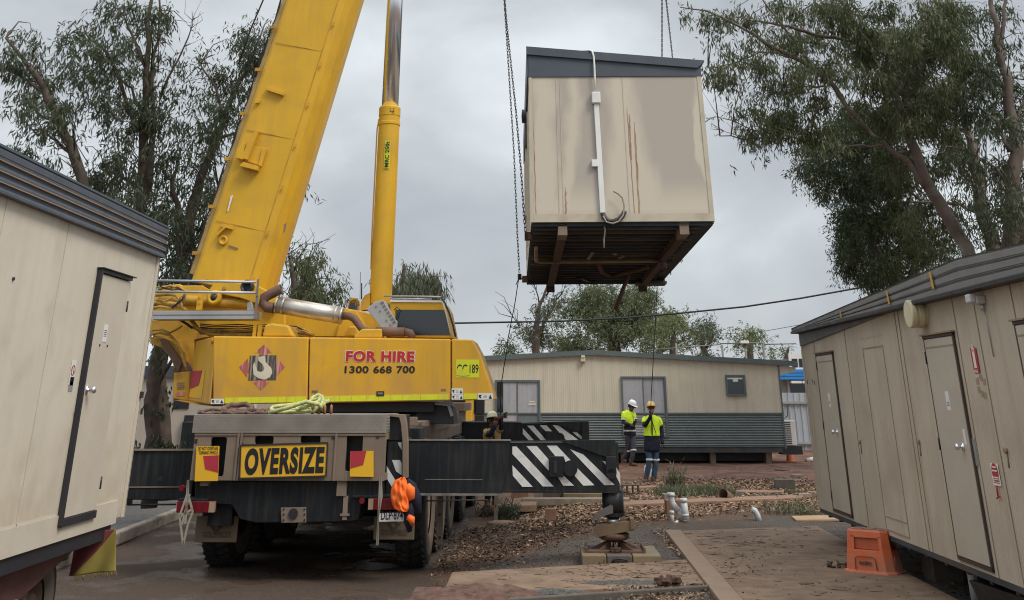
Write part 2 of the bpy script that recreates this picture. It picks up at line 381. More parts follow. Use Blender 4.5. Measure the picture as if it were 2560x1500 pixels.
# ================================================================= left cabin on its trailer
FL = Frame((-3.83, 11.6, 1.0))
lc = thing('site_cabin', 'cream portable cabin with a blue grey ribbed fascia, raised on a trailer at left', 'cabin', FL)
def LX(px, py): return FL.atx(px, py, 0.0)
mb = MB()   # shell: local x<0 is the inside, y from -11.4 to 0, z 0..2.45
mb.bb(-3.0, -11.4, 0, 0, 0, 2.44)
mb.build('wall', M['cream'], lc, bevel=.008)
mb = MB()   # base angle and trims
mb.bb(0.002, -11.4, -.035, .014, -.2, .16)
mb.bb(0.002, -.045, 0, .02, .012, 2.44); mb.bb(-.045, .002, 0, .02, .02, 2.44)
for y in (-1.25, -2.45, -3.65, -4.85, -6.05):
    if not (-1.7 < y < -.7): mb.bb(.0015, y-.006, .16, .006, y+.006, 2.44)
mb.bb(.0015, -1.72, .161, .006, -11.4, .175)
mb.build('cover_strip', mat('cream_trim', (.60, .54, .44), .5, var=.05, dirt=(.42, .34, .24), dirt_amt=.4), lc)
fas = MB()
prof = []
z0, z1 = 2.445, 2.74
nz = 40
for i in range(nz+1):
    t = i/nz; z = z0+(z1-z0)*t
    ph = t*4.0
    d = .05+.008*max(-.6, min(.6, math.cos(ph*2*math.pi)))/.6 if t < .8 else .062
    prof.append((d, z))
fas.sheet([[Vector((d, y, z)) for (d, z) in prof] for y in (.05, -3.5, -7.5, -11.45)], smooth=False)
fas.sheet([[Vector((x, .05, z)) for (d, z) in prof] for x in (.058, -3.05)], smooth=False)
fas.bb(-3.05, -11.45, 2.73, .062, .05, 2.76); fas.bb(.0, -11.4, 2.43, .066, .055, 2.445)
fo = fas.build('roof_fascia', M['slate'], lc)
dl = MB()
for t in (.20, .45, .70):
    z = z0+(z1-z0)*t
    dl.bb(.0, -11.4, z-.004, .062, .054, z+.004)
dl.islands('fascia_dust_line', M['rustline'], lc)
# door
dy0, dy1 = -1.62, -.83
db = .13; dt = 2.11
mb = MB()
mb.bb(.003, dy0-.034, db-.05, .05, dy0, dt+.032)
mb.bb(.003, dy0, dt, .05, dy1+.01, dt+.032)
mb.bb(.003, dy0, db-.06, .04, dy1, db)
mb.bb(.003, dy0-.05, dt+.032, .07, dy1+.07, dt+.042)
mb.build('door_frame', M['dark'], lc, bevel=.003)
mb = MB(); mb.bb(.003, dy0+.012, db+.004, .03, dy1, dt-.01)
door = mb.build('door', M['cream_door'], lc, bevel=.004)
k = LX(208, 975)
mb = MB(); mb.lathe((.03, k.y, k.z), (1, 0, 0), [(.0, 0), (.036, 0), (.036, .008), (.014, .012), (.014, .035), (.028, .045), (.032, .062), (.024, .078), (0, .08)], 16)
mb.build('door_knob', M['chrome'], door)
for (px, py) in ((315, 768), (252, 1205)):
    p = LX(px, py); q = MB(); q.cyl((.036, dy1+.004, p.z-.05), (.036, dy1+.004, p.z+.05), .008, 8); q.build('hinge', M['dark'], door)
def LRect(px0, py0, px1, py1, x):
    a = FL.atx(px0, py0, x); b = FL.atx(px1, py1, x); return a, b
def lplate(name, px, py, w, h, mtl, x=.031, par=lc, th=.002):
    c = FL.atx(px, py, x); q = MB(); q.bb(x, c.y-w/2, c.z-h/2, x+th, c.y+w/2, c.z+h/2); return q.build(name, mtl, par), c
st, c = lplate('paper_notice', 263, 833, .10, .15, M['white'], par=door)
q = MB()
for i in range(4): q.bb(.0335, c.y-.035, c.z+.02-i*.016, .0345, c.y+.03, c.z+.026-i*.016)
q.build('notice_print', M['slate'], st)
q = MB()
for (px, py) in ((249, 863), (268, 865), (192, 1022)):
    c = FL.atx(px, py, .031); q.cyl((.03, c.y, c.z), (.035, c.y, c.z), .012, 8)
q.islands('screw_hole', M['dark'], door)
st, c = lplate('no_smoking_sign', 181, 932, .10, .20, M['white'], x=.003)
q = MB(); q.lathe((.006, c.y, c.z+.02), (1, 0, 0), [(.034, 0), (.042, 0), (.042, .002), (.034, .002)], 20, closed=True, smooth=False)
q.rbox((.0065, c.y, c.z+.02), (.002, .008, .075), rx=.7); q.build('red_ring', M['signred'], st)
q = MB(); q.bb(.0055, c.y-.03, c.z-.055, .0065, c.y+.03, c.z-.045); q.bb(.0055, c.y-.03, c.z-.07, .0065, c.y+.02, c.z-.062); q.build('sign_print', M['blackletter'], st)
lplate('lock_plate', 178, 960, .085, .11, M['steel'], x=.003)
q = MB(); c = LX(352, 987); q.bb(.02, -.04, c.z-.03, .05, .0, c.z+.03); q.build('corner_latch', M['dark'], lc)
q = MB(); c = LX(32, 697); q.cyl((.0, c.y, c.z), (.012, c.y, c.z), .014, 8); q.build('screw_head', M['dark'], lc)
# trailer
FT = Frame((-5.3, 11.4, 0.0))
tr = thing('trailer', 'dull red steel trailer with dark tyres carrying the left cream cabin', 'trailer', FT)
mb = MB()
for x in (-.9, .9): mb.bb(x-.08, -10.5, .52, x+.08, -.3, .84)
for y in (-.5, -2.4, -4.3, -6.2, -8.1, -10): mb.bb(-1.25, y-.05, .72, 1.25, y+.05, .84)
mb.build('chassis', M['under'], tr, bevel=.01)
mb = MB(); mb.bb(-1.4, -10.6, .845, 1.46, -.05, .96); mb.build('dark_gap_slab', M['dark'], tr)  # dark slab, its colour standing in for the shade in the gap below the cabin
mb = MB()   # outer coaming, tapering to the tail
xo = 1.30
mb.prism([(xo, -10.5, .86), (xo, -.75, .87), (xo, -.45, .80), (xo, -1.75, .52), (xo, -10.5, .48)], (-.09, 0, 0))
mb.build('side_rail', M['redbeam'], tr, bevel=.008)
mb = MB(); mb.bar((1.34, -4.6, .12), (1.30, -1.6, .55), .05, .09); mb.bar((1.25, -5.2, .3), (1.3, -2.5, .33), .05, .05); mb.bb(1.05, -2.55, .05, 1.32, -2.2, .45)
mb.build('side_guard', M['tan'], tr, bevel=.005)
def wheel(parent, fr_mat, cx, cy, cz, r, w, side, tread=True, rimr=.30):
    mb = MB(); hw = w/2
    pr = [(rimr, -hw*.72), (r*.80, -hw), (r*.95, -hw*.96), (r, -hw*.80), (r, hw*.80), (r*.95, hw*.96), (r*.80, hw), (rimr, hw*.72)]
    mb.lathe((cx, cy, cz), (1, 0, 0), pr, 36)
    if tread:
        for i in range(36):
            t = 2*math.pi*i/36
            for sd in (-1, 1):
                c = Vector((cx+sd*hw*.45, cy+math.cos(t+sd*.05)*r*1.008, cz+math.sin(t+sd*.05)*r*1.008))
                mm = Matrix.Translation(c) @ Matrix.Rotation(t, 4, 'X') @ Matrix.Rotation(sd*.5, 4, 'Y')
                a, b, e_ = hw*.42, .022, .035
                mb.hexa([mm @ Vector(p) for p in [(-a, -b, -e_), (a, -b, -e_), (a, b, -e_), (-a, b, -e_), (-a, -b, e_), (a, -b, e_), (a, b, e_), (-a, b, e_)]])
    mb.m = 1
    for sd in (-1, 1):
        mb.lathe((cx+sd*(hw+.002), cy, cz), (sd, 0, 0), [(r*.82, -.002), (r*.70, .008), (rimr*1.15, .0), (rimr*1.02, -.03)], 36)
    t_ = mb.build('tyre', [M['tyre'], M['tyre_side']], parent)
    q = MB()
    q.lathe((cx+side*hw*.72, cy, cz), (side, 0, 0), [(rimr+.012, .0), (rimr*.96, .015), (rimr*.85, -.06), (rimr*.5, -.09), (rimr*.42, .02), (rimr*.22, .03), (0, .03)], 28)
    for i in range(10):
        a = 2*math.pi*i/10; q.cyl((cx+side*(hw*.72-.09), cy+math.cos(a)*rimr*.62, cz+math.sin(a)*rimr*.62), (cx+side*(hw*.72-.04), cy+math.cos(a)*rimr*.62, cz+math.sin(a)*rimr*.62), .014, 6)
    q.build('rim', fr_mat, t_)
    return t_
for cy in (-.95, -2.15):
    for sx in (-1, 1):
        wheel(tr, M['rust'], sx*1.02, cy, .44, .44, .40, sx, False, .22)
# warning flag hung from the trailer edge
mb = MB()
a = P(262, 1322, 11.2); 
FLG = Frame((a.x, a.y, 0))
def fl(px, py): return FLG.at(px, py, 0)
A_, B_, C_, D_ = fl(190, 1335), fl(290, 1322), fl(292, 1428), fl(172, 1440)
def flagp(u, v):
    p = A_.lerp(B_, u).lerp(D_.lerp(C_, u), v); p.y += .03*math.sin(u*9+v*3)*v; return p
n = 24
for mm_, (ua, ub) in enumerate(((lambda v: 0, lambda v: .98-.9*v), (lambda v: .98-.9*v, lambda v: 1))):
    mb.m = mm_; mb.sheet([[flagp(ua(j/n)+(ub(j/n)-ua(j/n))*i/n, j/n) for i in range(n+1)] for j in range(n+1)], True)
mb.m = 1
for i in range(60):
    u = RR.random()*.85+.15; p = flagp(u, 1); mb.tube([p, p+Vector((RR.uniform(-.01, .01), 0, -RR.uniform(.01, .045)))], .0022, 3)
fg = mb.build('warning_flag', [M['flag_r'], M['flag_y']], None, solid=.0015)
place(fg, FLG); tag(fg, 'frayed red and yellow oversize flag hanging below the left cabin', 'flag')

# ================================================================= right cabin
FR = Frame((4.57, 11.4, 0.0), rz=-math.atan(.0213))
rc = thing('site_cabin', 'long beige ribbed cabin with several doors and grey roof fascia at right', 'cabin', FR)
YE, YN = 6.62, -7.9
Z0, ZT = .525, 3.02
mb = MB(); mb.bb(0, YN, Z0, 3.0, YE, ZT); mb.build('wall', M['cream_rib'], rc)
def RX(px, py, x=0.0): return FR.atx(px, py, x)
# fascia: flat lower line, top edge peaking in the middle of the length
yr = RX(2418, 640).y; zr_ = RX(2418, 636, -.13).z
ze = RX(1990, 818, -.13).z; zn = zr_-(yr-(YN-.05))*(zr_-ze)/(YE-yr)
def ztop(y): return ze+(zr_-ze)*(YE+.03-y)/(YE+.03-yr) if y > yr else zr_-(yr-y)*(zr_-ze)/(YE-yr)
ys = [YE+.06, yr, YN-.05]
mb = MB(); rows = []
K = 28
for y in ys:
    row = []
    zt = ztop(y)
    for i in range(K+1):
        z = zt-.40*i/K
        dd = -.13+.018*(1 if (i % 7) in (0, 1) else 0)
        row.append(Vector((dd+.0, y, z)))
    rows.append(row)
# clip below the gutter line
for r in rows:
    for i, p in enumerate(r):
        if p.z < 3.03: r[i] = Vector((p.x, p.y, 3.03))
mb.sheet(rows, smooth=False)
for sgn in (0,):
    mb.add([(-.13, YE+.06, ztop(YE)), (-.13, yr, zr_), (3.13, yr, zr_), (3.13, YE+.06, ztop(YE))], [(0, 1, 2, 3)])
    mb.add([(-.13, yr, zr_), (-.13, YN-.05, ztop(YN)), (3.13, YN-.05, ztop(YN)), (3.13, yr, zr_)], [(0, 1, 2, 3)])
mb.add([(-.13, YE+.06, 3.03), (3.13, YE+.06, 3.03), (3.13, YE+.06, ztop(YE)), (-.13, YE+.06, ztop(YE))], [(0, 1, 2, 3)])
mb.add([(3.13, YE+.06, 3.03), (3.13, YN-.05, 3.03), (3.13, YN-.05, ztop(YN)), (3.13, yr, zr_), (3.13, YE+.06, ztop(YE))], [(0, 1, 2, 3, 4)])
rf = mb.build('roof_fascia', mat('weathered_grey_fascia', (.19, .19, .185), .55, var=.12, dirt=(.2, .17, .13), dirt_amt=.4, dirt_scale=2), rc)
mb = MB()
for off in (.10, .20, .30):
    pts = []
    for y in ys:
        pts.append((y, max(3.035, ztop(y)-off)))
    for (ya, za), (yb, zb) in zip(pts[:-1], pts[1:]):
        mb.bar((-.130, ya, za), (-.130, yb, zb), .006, .008)
mb.build('fascia_rib', M['slate_dusty'], rf)
mb = MB(); mb.bb(-.15, YN, 2.995, .0, YE+.06, 3.028); mb.build('eave_strip', M['dark'], rc)
mb = MB()
tl = [RX(2000, 862).z, RX(2210, 793).z]
a = RX(2005, 862); b_ = RX(2215, 788)
mb.prism([(-.035, YE, a.z-.02), (-.035, b_.y, 2.99), (-.035, YE, 2.99)], (.03, 0, 0)); mb.build('lower_fascia', M['slate_dusty'], rc)
mb = MB()
for (x0, y0, x1, y1) in ((2100, 778, 2103, 794), (2216, 728, 2223, 760), (2324, 680, 2333, 722)):
    p = RX(x0, y0, -.152); q = RX(x1, y1, -.152); mb.bar(p, q, .03, .004, up=(1, 0, 0))
    mb.add([p+Vector((0, -.03, 0)), p+Vector((0, .03, 0)), q+Vector((0, .03, 0)), q+Vector((0, -.03, 0))], [(0, 1, 2, 3)])
mb.islands('yellow_marker_tape', M['amber'], rf)
# cover strips between panels
seams = [(1, 2071), (1, 2205)]
mb = MB()
for px, py in ((2063, 1100), (2120, 900), (2262, 900), (2305, 1250), (2385, 780), (2460, 900), (2545, 820)):
    y = RX(px, py).y
    mb.bb(-.006, y-.007, Z0, .0, y+.007, ZT-.01)
for y in (-2.2, -3.4, -4.6, -5.8): mb.bb(-.006, y-.007, Z0, .0, y+.007, ZT-.01)
mb.islands('cover_strip', mat('dark_seam_strip', (.26, .20, .14), .7, var=.2), rc)  # strips in a brown darker than the wall
mb = MB(); mb.bb(-.02, YE-.05, Z0, .02, YE+.02, ZT); mb.build('corner_trim', mat('beige_trim', (.50, .43, .34), .55), rc)
def rdoor(tl_, br_, knob, hinges, sticker=None, frame_dark=True, label=None):
    a = RX(*tl_, -.012); b = RX(*br_, -.012)
    yF, yNr = a.y, b.y      # far edge, near edge
    zt = a.z; zb = b.z
    q = MB(); t = .03
    q.bb(-.022, yF, zb-.005, -.0, yF+t, zt+t); q.bb(-.022, yNr-t, zb-.03, .0, yNr, zt+t); q.bb(-.03, yNr-t, zt, .0, yF+t, zt+t); q.bb(-.022, yNr-t, zb-.035, .0, yF+t, zb)
    fr = q.build('door_frame', mat('brown_black_frame', (.055, .038, .03), .6, var=.2), rc)
    q = MB(); q.bb(-.026, yNr+.008, zb+.005, -.004, yF-.008, zt-.008)
    dr = q.build('door', M['door_r'], rc, bevel=.004)
    if label: dr['label'] = label
    q = MB(); q.bb(-.05, yNr-.06, zt+.03, .0, yF+.06, zt+.045); q.build('door_head_flashing', M['rustline'], rc)
    q = MB(); q.bb(-.029, yNr+.01, zt-.10, -.026, yF-.01, zt-.085); q.build('door_top_seam', mat('dark_seam_line', (.30, .24, .18), .7), dr)  # thin brown line, darker than the door paint
    if knob:
        k = RX(*knob, -.03); q = MB()
        q.lathe((-.026, k.y, k.z), (-1, 0, 0), [(0, 0), (.038, 0), (.038, .008), (.014, .012), (.014, .035), (.028, .045), (.034, .062), (.024, .078), (0, .08)], 16)
        q.build('door_knob', M['chrome'], dr)
    for h in hinges:
        p = RX(*h, -.03); q = MB(); q.cyl((-.03, yF+.006, p.z-.06), (-.03, yF+.006, p.z+.06), .010, 8); q.build('hinge', M['dark'], dr)
    if sticker:
        p = RX(*sticker, -.03); q = MB(); q.bb(-.028, p.y-.05, p.z-.09, -.0265, p.y+.05, p.z+.09); s_ = q.build('paper_notice', M['white'], dr)
        q = MB()
        for i in range(3): q.bb(-.0292, p.y-.03, p.z-.02-i*.015, -.0282, p.y+.03, p.z-.013-i*.015)
        q.build('notice_print', M['slate'], s_)
    return dr
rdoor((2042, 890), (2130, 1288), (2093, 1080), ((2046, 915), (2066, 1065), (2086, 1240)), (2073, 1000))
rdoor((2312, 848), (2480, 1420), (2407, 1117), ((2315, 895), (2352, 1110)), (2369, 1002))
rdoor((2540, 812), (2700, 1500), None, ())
q = MB(); p = RX(2411, 1092, -.03); q.bb(-.029, p.y-.03, p.z-.07, -.027, p.y+.03, p.z+.07); q.build('lock_notice', M['white'], rc)
q = MB(); p = RX(2435, 1130, -.01); q.bb(-.01, p.y-.05, p.z-.12, .0, p.y+.05, p.z+.12); q.build('strike_plate', M['steel'], rc)
# blanked doorway
a = RX(2157, 872); b = RX(2275, 1345)
q = MB(); t = .008
q.bb(-.006, b.y-t, b.z, 0, b.y+t, a.z); q.bb(-.006, a.y-t, b.z, 0, a.y+t, a.z); q.bb(-.006, b.y, a.z-t, 0, a.y, a.z+t); q.bb(-.006, b.y, b.z-t, 0, a.y, b.z+t); q.bb(-.006, b.y, b.z+.14, 0, a.y, b.z+.15)
q.build('blanked_doorway', mat('old_door_outline', (.32, .26, .19), .7), rc)
q = MB()
for i in range(9):
    yy = a.y+(b.y-a.y)*i/8; q.lathe((-.002, yy, a.z+.12), (-1, 0, 0), [(.014, 0), (0, .004)], 6)
q.build('old_glue_mark', M['rustline'], rc)
# vent
v = RX(2310, 785); q = MB(); q.lathe((0, v.y, v.z), (-1, 0, 0), [(.13, 0), (.13, .04), (.145, .042), (.145, .09), (.13, .092), (.13, .12), (.145, .122), (.145, .17), (.135, .178), (0, .182)], 36, smooth=False)
q.build('wall_vent', M['vent'], rc)
# lamp fitting with grey lead
v = RX(2458, 752); q = MB(); q.bb(-.09, v.y-.07, v.z-.03, 0, v.y+.07, v.z+.045); q.bb(-.15, v.y-.06, v.z-.02, -.09, v.y+.06, v.z+.06)
lf = q.build('wall_lamp', M['pvc'], rc, bevel=.012)
q = MB(); q.cyl((-.03, v.y-.03, v.z-.09), (-.03, v.y-.03, v.z-.03), .018, 10); q.tube([(-.02, v.y-.03, v.z-.09), (-.015, v.y-.03, v.z-.2), (-.012, v.y-.035, v.z-.5)], .006, 6); q.build('lamp_lead', M['steel'], lf)
# signs
def rplate(name, px0, py0, px1, py1, mtl, x=-.008, par=rc):
    a = RX(px0, py0, x); b = RX(px1, py1, x); q = MB(); q.bb(x-.002, a.y, a.z, x, b.y, b.z); return q.build(name, mtl, par), a, b
s, a, b = rplate('fire_extinguisher_sign', 2425, 870, 2450, 932, M['signred'])
cy, cz = (a.y+b.y)/2, (a.z+b.z)/2; q = MB()
q.bb(-.013, cy-.028, cz-.07, -.011, cy+.028, cz+.10); q.cyl((-.013, cy, cz+.10), (-.011, cy, cz+.10), .028, 16)
q.bb(-.013, cy-.008, cz+.11, -.011, cy+.008, cz+.145)
q.build('extinguisher_symbol', M['whiteletter'], s)
text_mesh('sign_lettering', 'FIRE', M['whiteletter'], s, (-.0115, a.y-.02, cz-.115), (0, -1, 0), (0, 0, 1), abs(a.y-b.y)-.05, .03, .02)
text_mesh('sign_lettering', 'EXTINGUISHER', M['whiteletter'], s, (-.0115, a.y-.02, cz-.15), (0, -1, 0), (0, 0, 1), abs(a.y-b.y)-.04, .022, .02)
s, a, b = rplate('tag_out_sign', 2475, 1157, 2504, 1216, M['white'])
cy, cz = (a.y+b.y)/2, (a.z+b.z)/2; ww = abs(a.y-b.y); q = MB()
q.cyl((-.0125, cy, cz+.02), (-.0105, cy, cz+.02), ww*.42, 28); q.build('red_disc', M['signred'], s)
q = MB()
for i, wd in enumerate((.5, .62)): q.bb(-.0145, cy-ww*wd/2, cz+.055-i*.03, -.0127, cy+ww*wd/2, cz+.067-i*.03)
q.bb(-.0145, cy-ww*.3, cz-.03, -.0127, cy+ww*.3, cz-.02); q.bb(-.0145, cy-ww*.25, cz-.045, -.0127, cy+ww*.2, cz-.038)
q.build('sign_print', M['whiteletter'], s)
q = MB()
for i in range(3): q.bb(-.0125, cy-ww*.4, b.z+.02+i*.014, -.0112, cy+ww*.38, b.z+.026+i*.014)
q.build('sign_small_print', M['redletter'], s)
q = MB(); q.tube([(-.02, cy, b.z), (-.02, cy+.005, b.z-.1)], .008, 6); q.tube([(-.02, cy-.04, b.z-.085), (-.02, cy+.05, b.z-.11)], .006, 6); q.build('red_hook', M['redletter'], rc)
q = MB()
for (px, py) in ((2443, 955), (2455, 985), (2447, 975), (2460, 955), (2452, 945), (2462, 990)):
    p = RX(px, py, -.004); q.bb(-.003, p.y-.035, p.z-.025, -.0015, p.y+.03, p.z+.03)
q.islands('old_tape_mark', mat('old_glue_mark_brown', (.34, .25, .17), .8, var=.2), rc)
q = MB()
for (px, py) in ((2150, 1105), (2297, 1105), (2515, 1127)):
    p = RX(px, py, -.01); q.cyl((-.03, p.y, p.z), (0, p.y, p.z), .024, 10); q.tube([(-.006, p.y, p.z-.03), (-.006, p.y+.01, p.z-.14)], .007, 6)
q.islands('fixing_stub', M['rustline'], rc)
q = MB()
for (px, py) in ((2005, 955), (2018, 955), (2030, 953), (2036, 957)):
    p = RX(px, py, -.004); q.bb(-.003, p.y-.02, p.z-.03, -.0015, p.y+.02, p.z+.03)
q.islands('scuff_mark', M['dark'], rc)
# chassis and blocks under the right cabin
mb = MB()
for x in (.55, 2.45): mb.bb(x-.06, YN+.1, .34, x+.06, YE-.1, .52)
y = YN+.3
while y < YE: mb.bb(.02, y-.03, .44, 2.98, y+.03, .523); y += .6
mb.bb(.0, YN, .47, .05, YE, .524)
mb.build('floor_frame', M['under'], rc)
for y in (5.9, 3.2, .2, -1.1, -3.2, -5.6):
    q = MB(); q.bb(.4, y-.2, .0, .75, y+.2, .34); o = q.build('stump_block', M['block_dark'], rc, bevel=.01)
for i, y in enumerate((1.6, 0.1)):
    q = MB(); q.cyl((.35, y, .06), (.35, y, .5), .05, 14); q.build('drain_pipe', M['pvc'], rc)
mb = MB(); FTB = Frame((5.05, 11.6, .1), .1)
mb.add([(-.3, -.55, 0), (.3, -.55, 0), (.3, .55, 0), (-.3, .55, 0), (-.4, -.62, .3), (.4, -.62, .3), (.4, .62, .3), (-.4, .62, .3)], [(3, 2, 1, 0), (4, 5, 6, 7), (0, 1, 5, 4), (1, 2, 6, 5), (2, 3, 7, 6), (3, 0, 4, 7)])
tb = mb.build('storage_tub', mat('black_plastic_tub', (.016, .018, .02), .45), None, bevel=.02); place(tb, FTB)
tag(tb, 'black plastic tub pushed under the right beige cabin', 'tub')

# ================================================================= far cabin
YF = 38.3
FF = Frame((0, YF, 0), 0.0)
fc = thing('site_cabin', 'long cream cabin with green grey corrugated skirt across the back', 'cabin', FF)
def FA(px, py, y=0): return FF.at(px, py, y)
xr = FA(1952, 1000).x; xl = -4.2
zsk = FA(1900, 1034).z; zbt = FA(1800, 1117).z; zr2 = FA(1490, 880).z; zre = FA(1985, 908).z
xrd = FA(1482, 880).x
slope = (zr2-zre)/(FA(1985, 908).x-xrd)
zle = zr2-slope*(xrd-xl)
zwr = zr2-slope*(xr-xrd)
mb = MB()
mb.prism([(xl, 0, zsk), (xr, 0, zsk), (xr, 0, zwr-.08), (xrd, 0, zr2-.08), (xl, 0, zle-.08)], (0, 4.5, 0))
mb.bb(xl+.01, .03, zbt+.05, xr-.01, 4.4, zsk+.001)
mb.build('wall', M['cream_far'], fc)
mb = MB()
rows = []
nr = 90; pit = .076
for x in (FA(1356, 1060).x, xr+.02):
    rows.append([Vector((x, -.028-.016*math.cos(2*math.pi*((zsk-.02)-(zsk-zbt-.02)*i/nr)/pit), (zsk-.02)-(zsk-zbt-.02)*i/nr)) for i in range(nr+1)])
mb.sheet(rows, True)
mb.bb(xl, -.03, zbt, FA(1356, 1060).x, .02, zsk)
sk = mb.build('corrugated_skirt', mat('corrugated_green_grey', (.15, .18, .18), .45, var=.08), fc)
mb = MB(); mb.bb(xl, -.06, zsk-.02, xr+.03, .0, zsk+.03); mb.bb(xr-.02, -.06, zbt-.05, xr+.03, .02, zsk); mb.bb(xr+.002, -.03, zsk, xr+.05, .02, zwr-.1)
mb.build('trim', M['greengrey'], fc)
mb = MB()
xe = FA(1992, 905).x
mb.prism([(xl-.3, -.12, zle-.1), (xrd, -.12, zr2-.1+.01), (xe, -.12, zre-.1), (xe, -.12, zre+.06), (xrd, -.12, zr2+.06), (xl-.3, -.12, zle+.06)], (0, .1, 0))
mb.prism([(xl-.3, -.02, zle-.05), (xrd, -.02, zr2-.04), (xe, -.02, zre-.05), (xe, -.02, zre+.04), (xrd, -.02, zr2+.05), (xl-.3, -.02, zle+.04)], (0, 4.6, 0))
mb.build('roof', M['greengrey'], fc)
mb = MB()
mb.prism([(xr, .0, zwr-.12), (xe-.05, 0, zre-.12), (xe-.1, 0, zre-.28), (xr, 0, zwr-.40)], (0, .05, 0)); mb.build('verandah_gusset', M['cream_far'], fc)
def fdoor(x0, x1, yt, yb, name, panes, mtl=M['curt'], gap=None):
    a = FA(x0, yt); b = FA(x1, yb); t = .06
    q = MB(); z_b, z_t = b.z, a.z
    q.bb(a.x, -.07, z_b, a.x+t, .0, z_t); q.bb(b.x-t, -.07, z_b, b.x, .0, z_t); q.bb(a.x+t, -.07, z_t-t, b.x-t, .0, z_t); q.bb(a.x+t, -.07, z_b, b.x-t, .0, z_b+t)
    f = q.build(name, M['greengrey'], fc)
    w = (b.x-a.x-2*t)/panes
    for i in range(panes):
        x = a.x+t+i*w; q = MB(); q.bb(x+.005, -.035+.012*i, z_b+t, x+w-.005, -.02+.012*i, z_t-t); pn = q.build('pane', mtl, f)
        q = MB(); q.bb(x+w-.03, -.055, z_b+t, x+w, -.036, z_t-t); q.build('stile', M['greengrey'], pn)
    return f, a, b, t
f, a, b, t = fdoor(1238, 1352, 950, 1110, 'sliding_door', 2)
q = MB(); q.bb(a.x+t, -.045, b.z+t, FA(1258, 1000).x, -.036, a.z-t); q.build('dark_opening', M['glass'], f)
q = MB()
for k, (w_, dz) in enumerate(((.16, .0), (.22, -.05), (.28, -.1))): q.bb(FA(1330, 1000).x-w_/2, -.038, FA(1330, 1005).z+dz, FA(1330, 1000).x+w_/2, -.036, FA(1330, 1005).z+dz+.03)
q.build('window_sticker', M['whiteletter'], f)
f, a, b, t = fdoor(1551, 1672, 941, 1093, 'sliding_window', 2)
zmid = FA(1600, 1053).z
q = MB(); q.bb(a.x+t, -.075, zmid-.03, b.x-t, -.04, zmid+.03); q.build('transom', M['tan'], f)
f, a, b, t = fdoor(1812, 1866, 937, 990, 'small_window', 1, M['glass'])
q = MB(); q.bb(a.x+t, -.05, a.z-.14, b.x-t, -.036, a.z-.09); q.bb(a.x+.25, -.052, a.z-.22, b.x-.25, -.037, a.z-.13); q.build('blind', M['white'], f)
q = MB(); p = FA(1457, 897); q.bb(p.x-.08, -.14, p.z-.1, p.x+.08, 0, p.z+.02); q.bb(p.x-.07, -.16, p.z+.02, p.x+.07, 0, p.z+.10); q.build('wall_lamp', M['vent'], fc, bevel=.02)
mb = MB(); mb.bb(xl, .0, zbt-.17, xr-.1, .12, zbt-.005); mb.bb(xl, 4.2, zbt-.17, xr-.1, 4.35, zbt-.005); mb.build('floor_frame', M['under'], fc)
mb = MB(); mb.bb(xl+.2, .8, .1, xr-.3, 4.2, .36)
for px in (1470, 1560, 1785, 1925):
    p = FA(px, 1130); q = MB(); q.bb(p.x-.09, .25, .0, p.x+.09, .55, zbt-.17); q.build('stump_post', M['block'], fc)
mb.build('underfloor_skirting', M['dark'], fc)
# air conditioner beside the far cabin
FAC = Frame(P(1968, 1085, YF+.6))
ac = thing('air_conditioner', 'white outdoor air conditioner box at the right end of the far cabin', 'air conditioner', FAC)
q = MB(); q.bb(-.18, 0, -.35, .30, .4, .42); q.build('case', M['white'], ac, bevel=.02)
q = MB()
for i in range(12): q.bb(-.17, -.012, -.30+i*.058, .14, -.002, -.275+i*.058)
q.build('grille', M['dark'], ac)
q = MB(); q.bb(-.25, -.05, -.62, .45, .5, -.36); q.build('stand', M['dark'], ac)
# cabin behind the crane, left
FB = Frame((0, 29.5, 0), 0)
bc = thing('site_cabin', 'plain cream cabin half hidden behind the yellow crane at left', 'cabin', FB)
a = FB.at(340, 945, 0); b = FB.at(748, 1010, 0)
zt = FB.at(420, 944, 0).z; zb = .35
mb = MB(); mb.bb(a.x-7, 0, zb, b.x, 3, zt); mb.build('wall', mat('far_cream_panel', (.50, .43, .36), .6, var=.05, dirt=(.42, .35, .28), dirt_amt=.4), bc)
mb = MB(); mb.bb(a.x-7, -.08, zt, b.x+.05, 3.1, zt+.28); mb.build('roof_fascia', M['slate'], bc)
mb = MB(); q_ = FB.at(638, 1020, 0); mb.bb(q_.x-.03, -.05, zb, q_.x+.03, -.003, zt); mb.build('downpipe', M['white'], bc)
mb = MB(); q_ = FB.at(450, 1000, 0); mb.bb(q_.x-.15, -.03, q_.z-.2, q_.x+.25, -.003, q_.z+.2); q2 = FB.at(470, 1092, 0); mb.bb(q2.x-.1, -.2, q2.z-.3, q2.x+.5, -.003, q2.z+.5); mb.build('window', M['dark'], bc)

# ================================================================= the suspended cabin
O = P(1328, 556, 17.35); NR = P(1785, 553, 17.35); FLb = P(1300, 695, 23.5)
u = (NR-O); Wd = u.length; u.normalize()
v = (FLb-O); Ln = v.length; v = (v-u*v.dot(u)).normalized(); w = u.cross(v)
mm = Matrix((( u.x, v.x, w.x, O.x), (u.y, v.y, w.y, O.y), (u.z, v.z, w.z, O.z), (0, 0, 0, 1)))
FH = Frame(mat=mm)
hc = thing('site_cabin', 'beige cabin hanging in the air on chains with rust streaks down its end', 'cabin', FH)
Hh = FH.at(1318, 192, 0).z
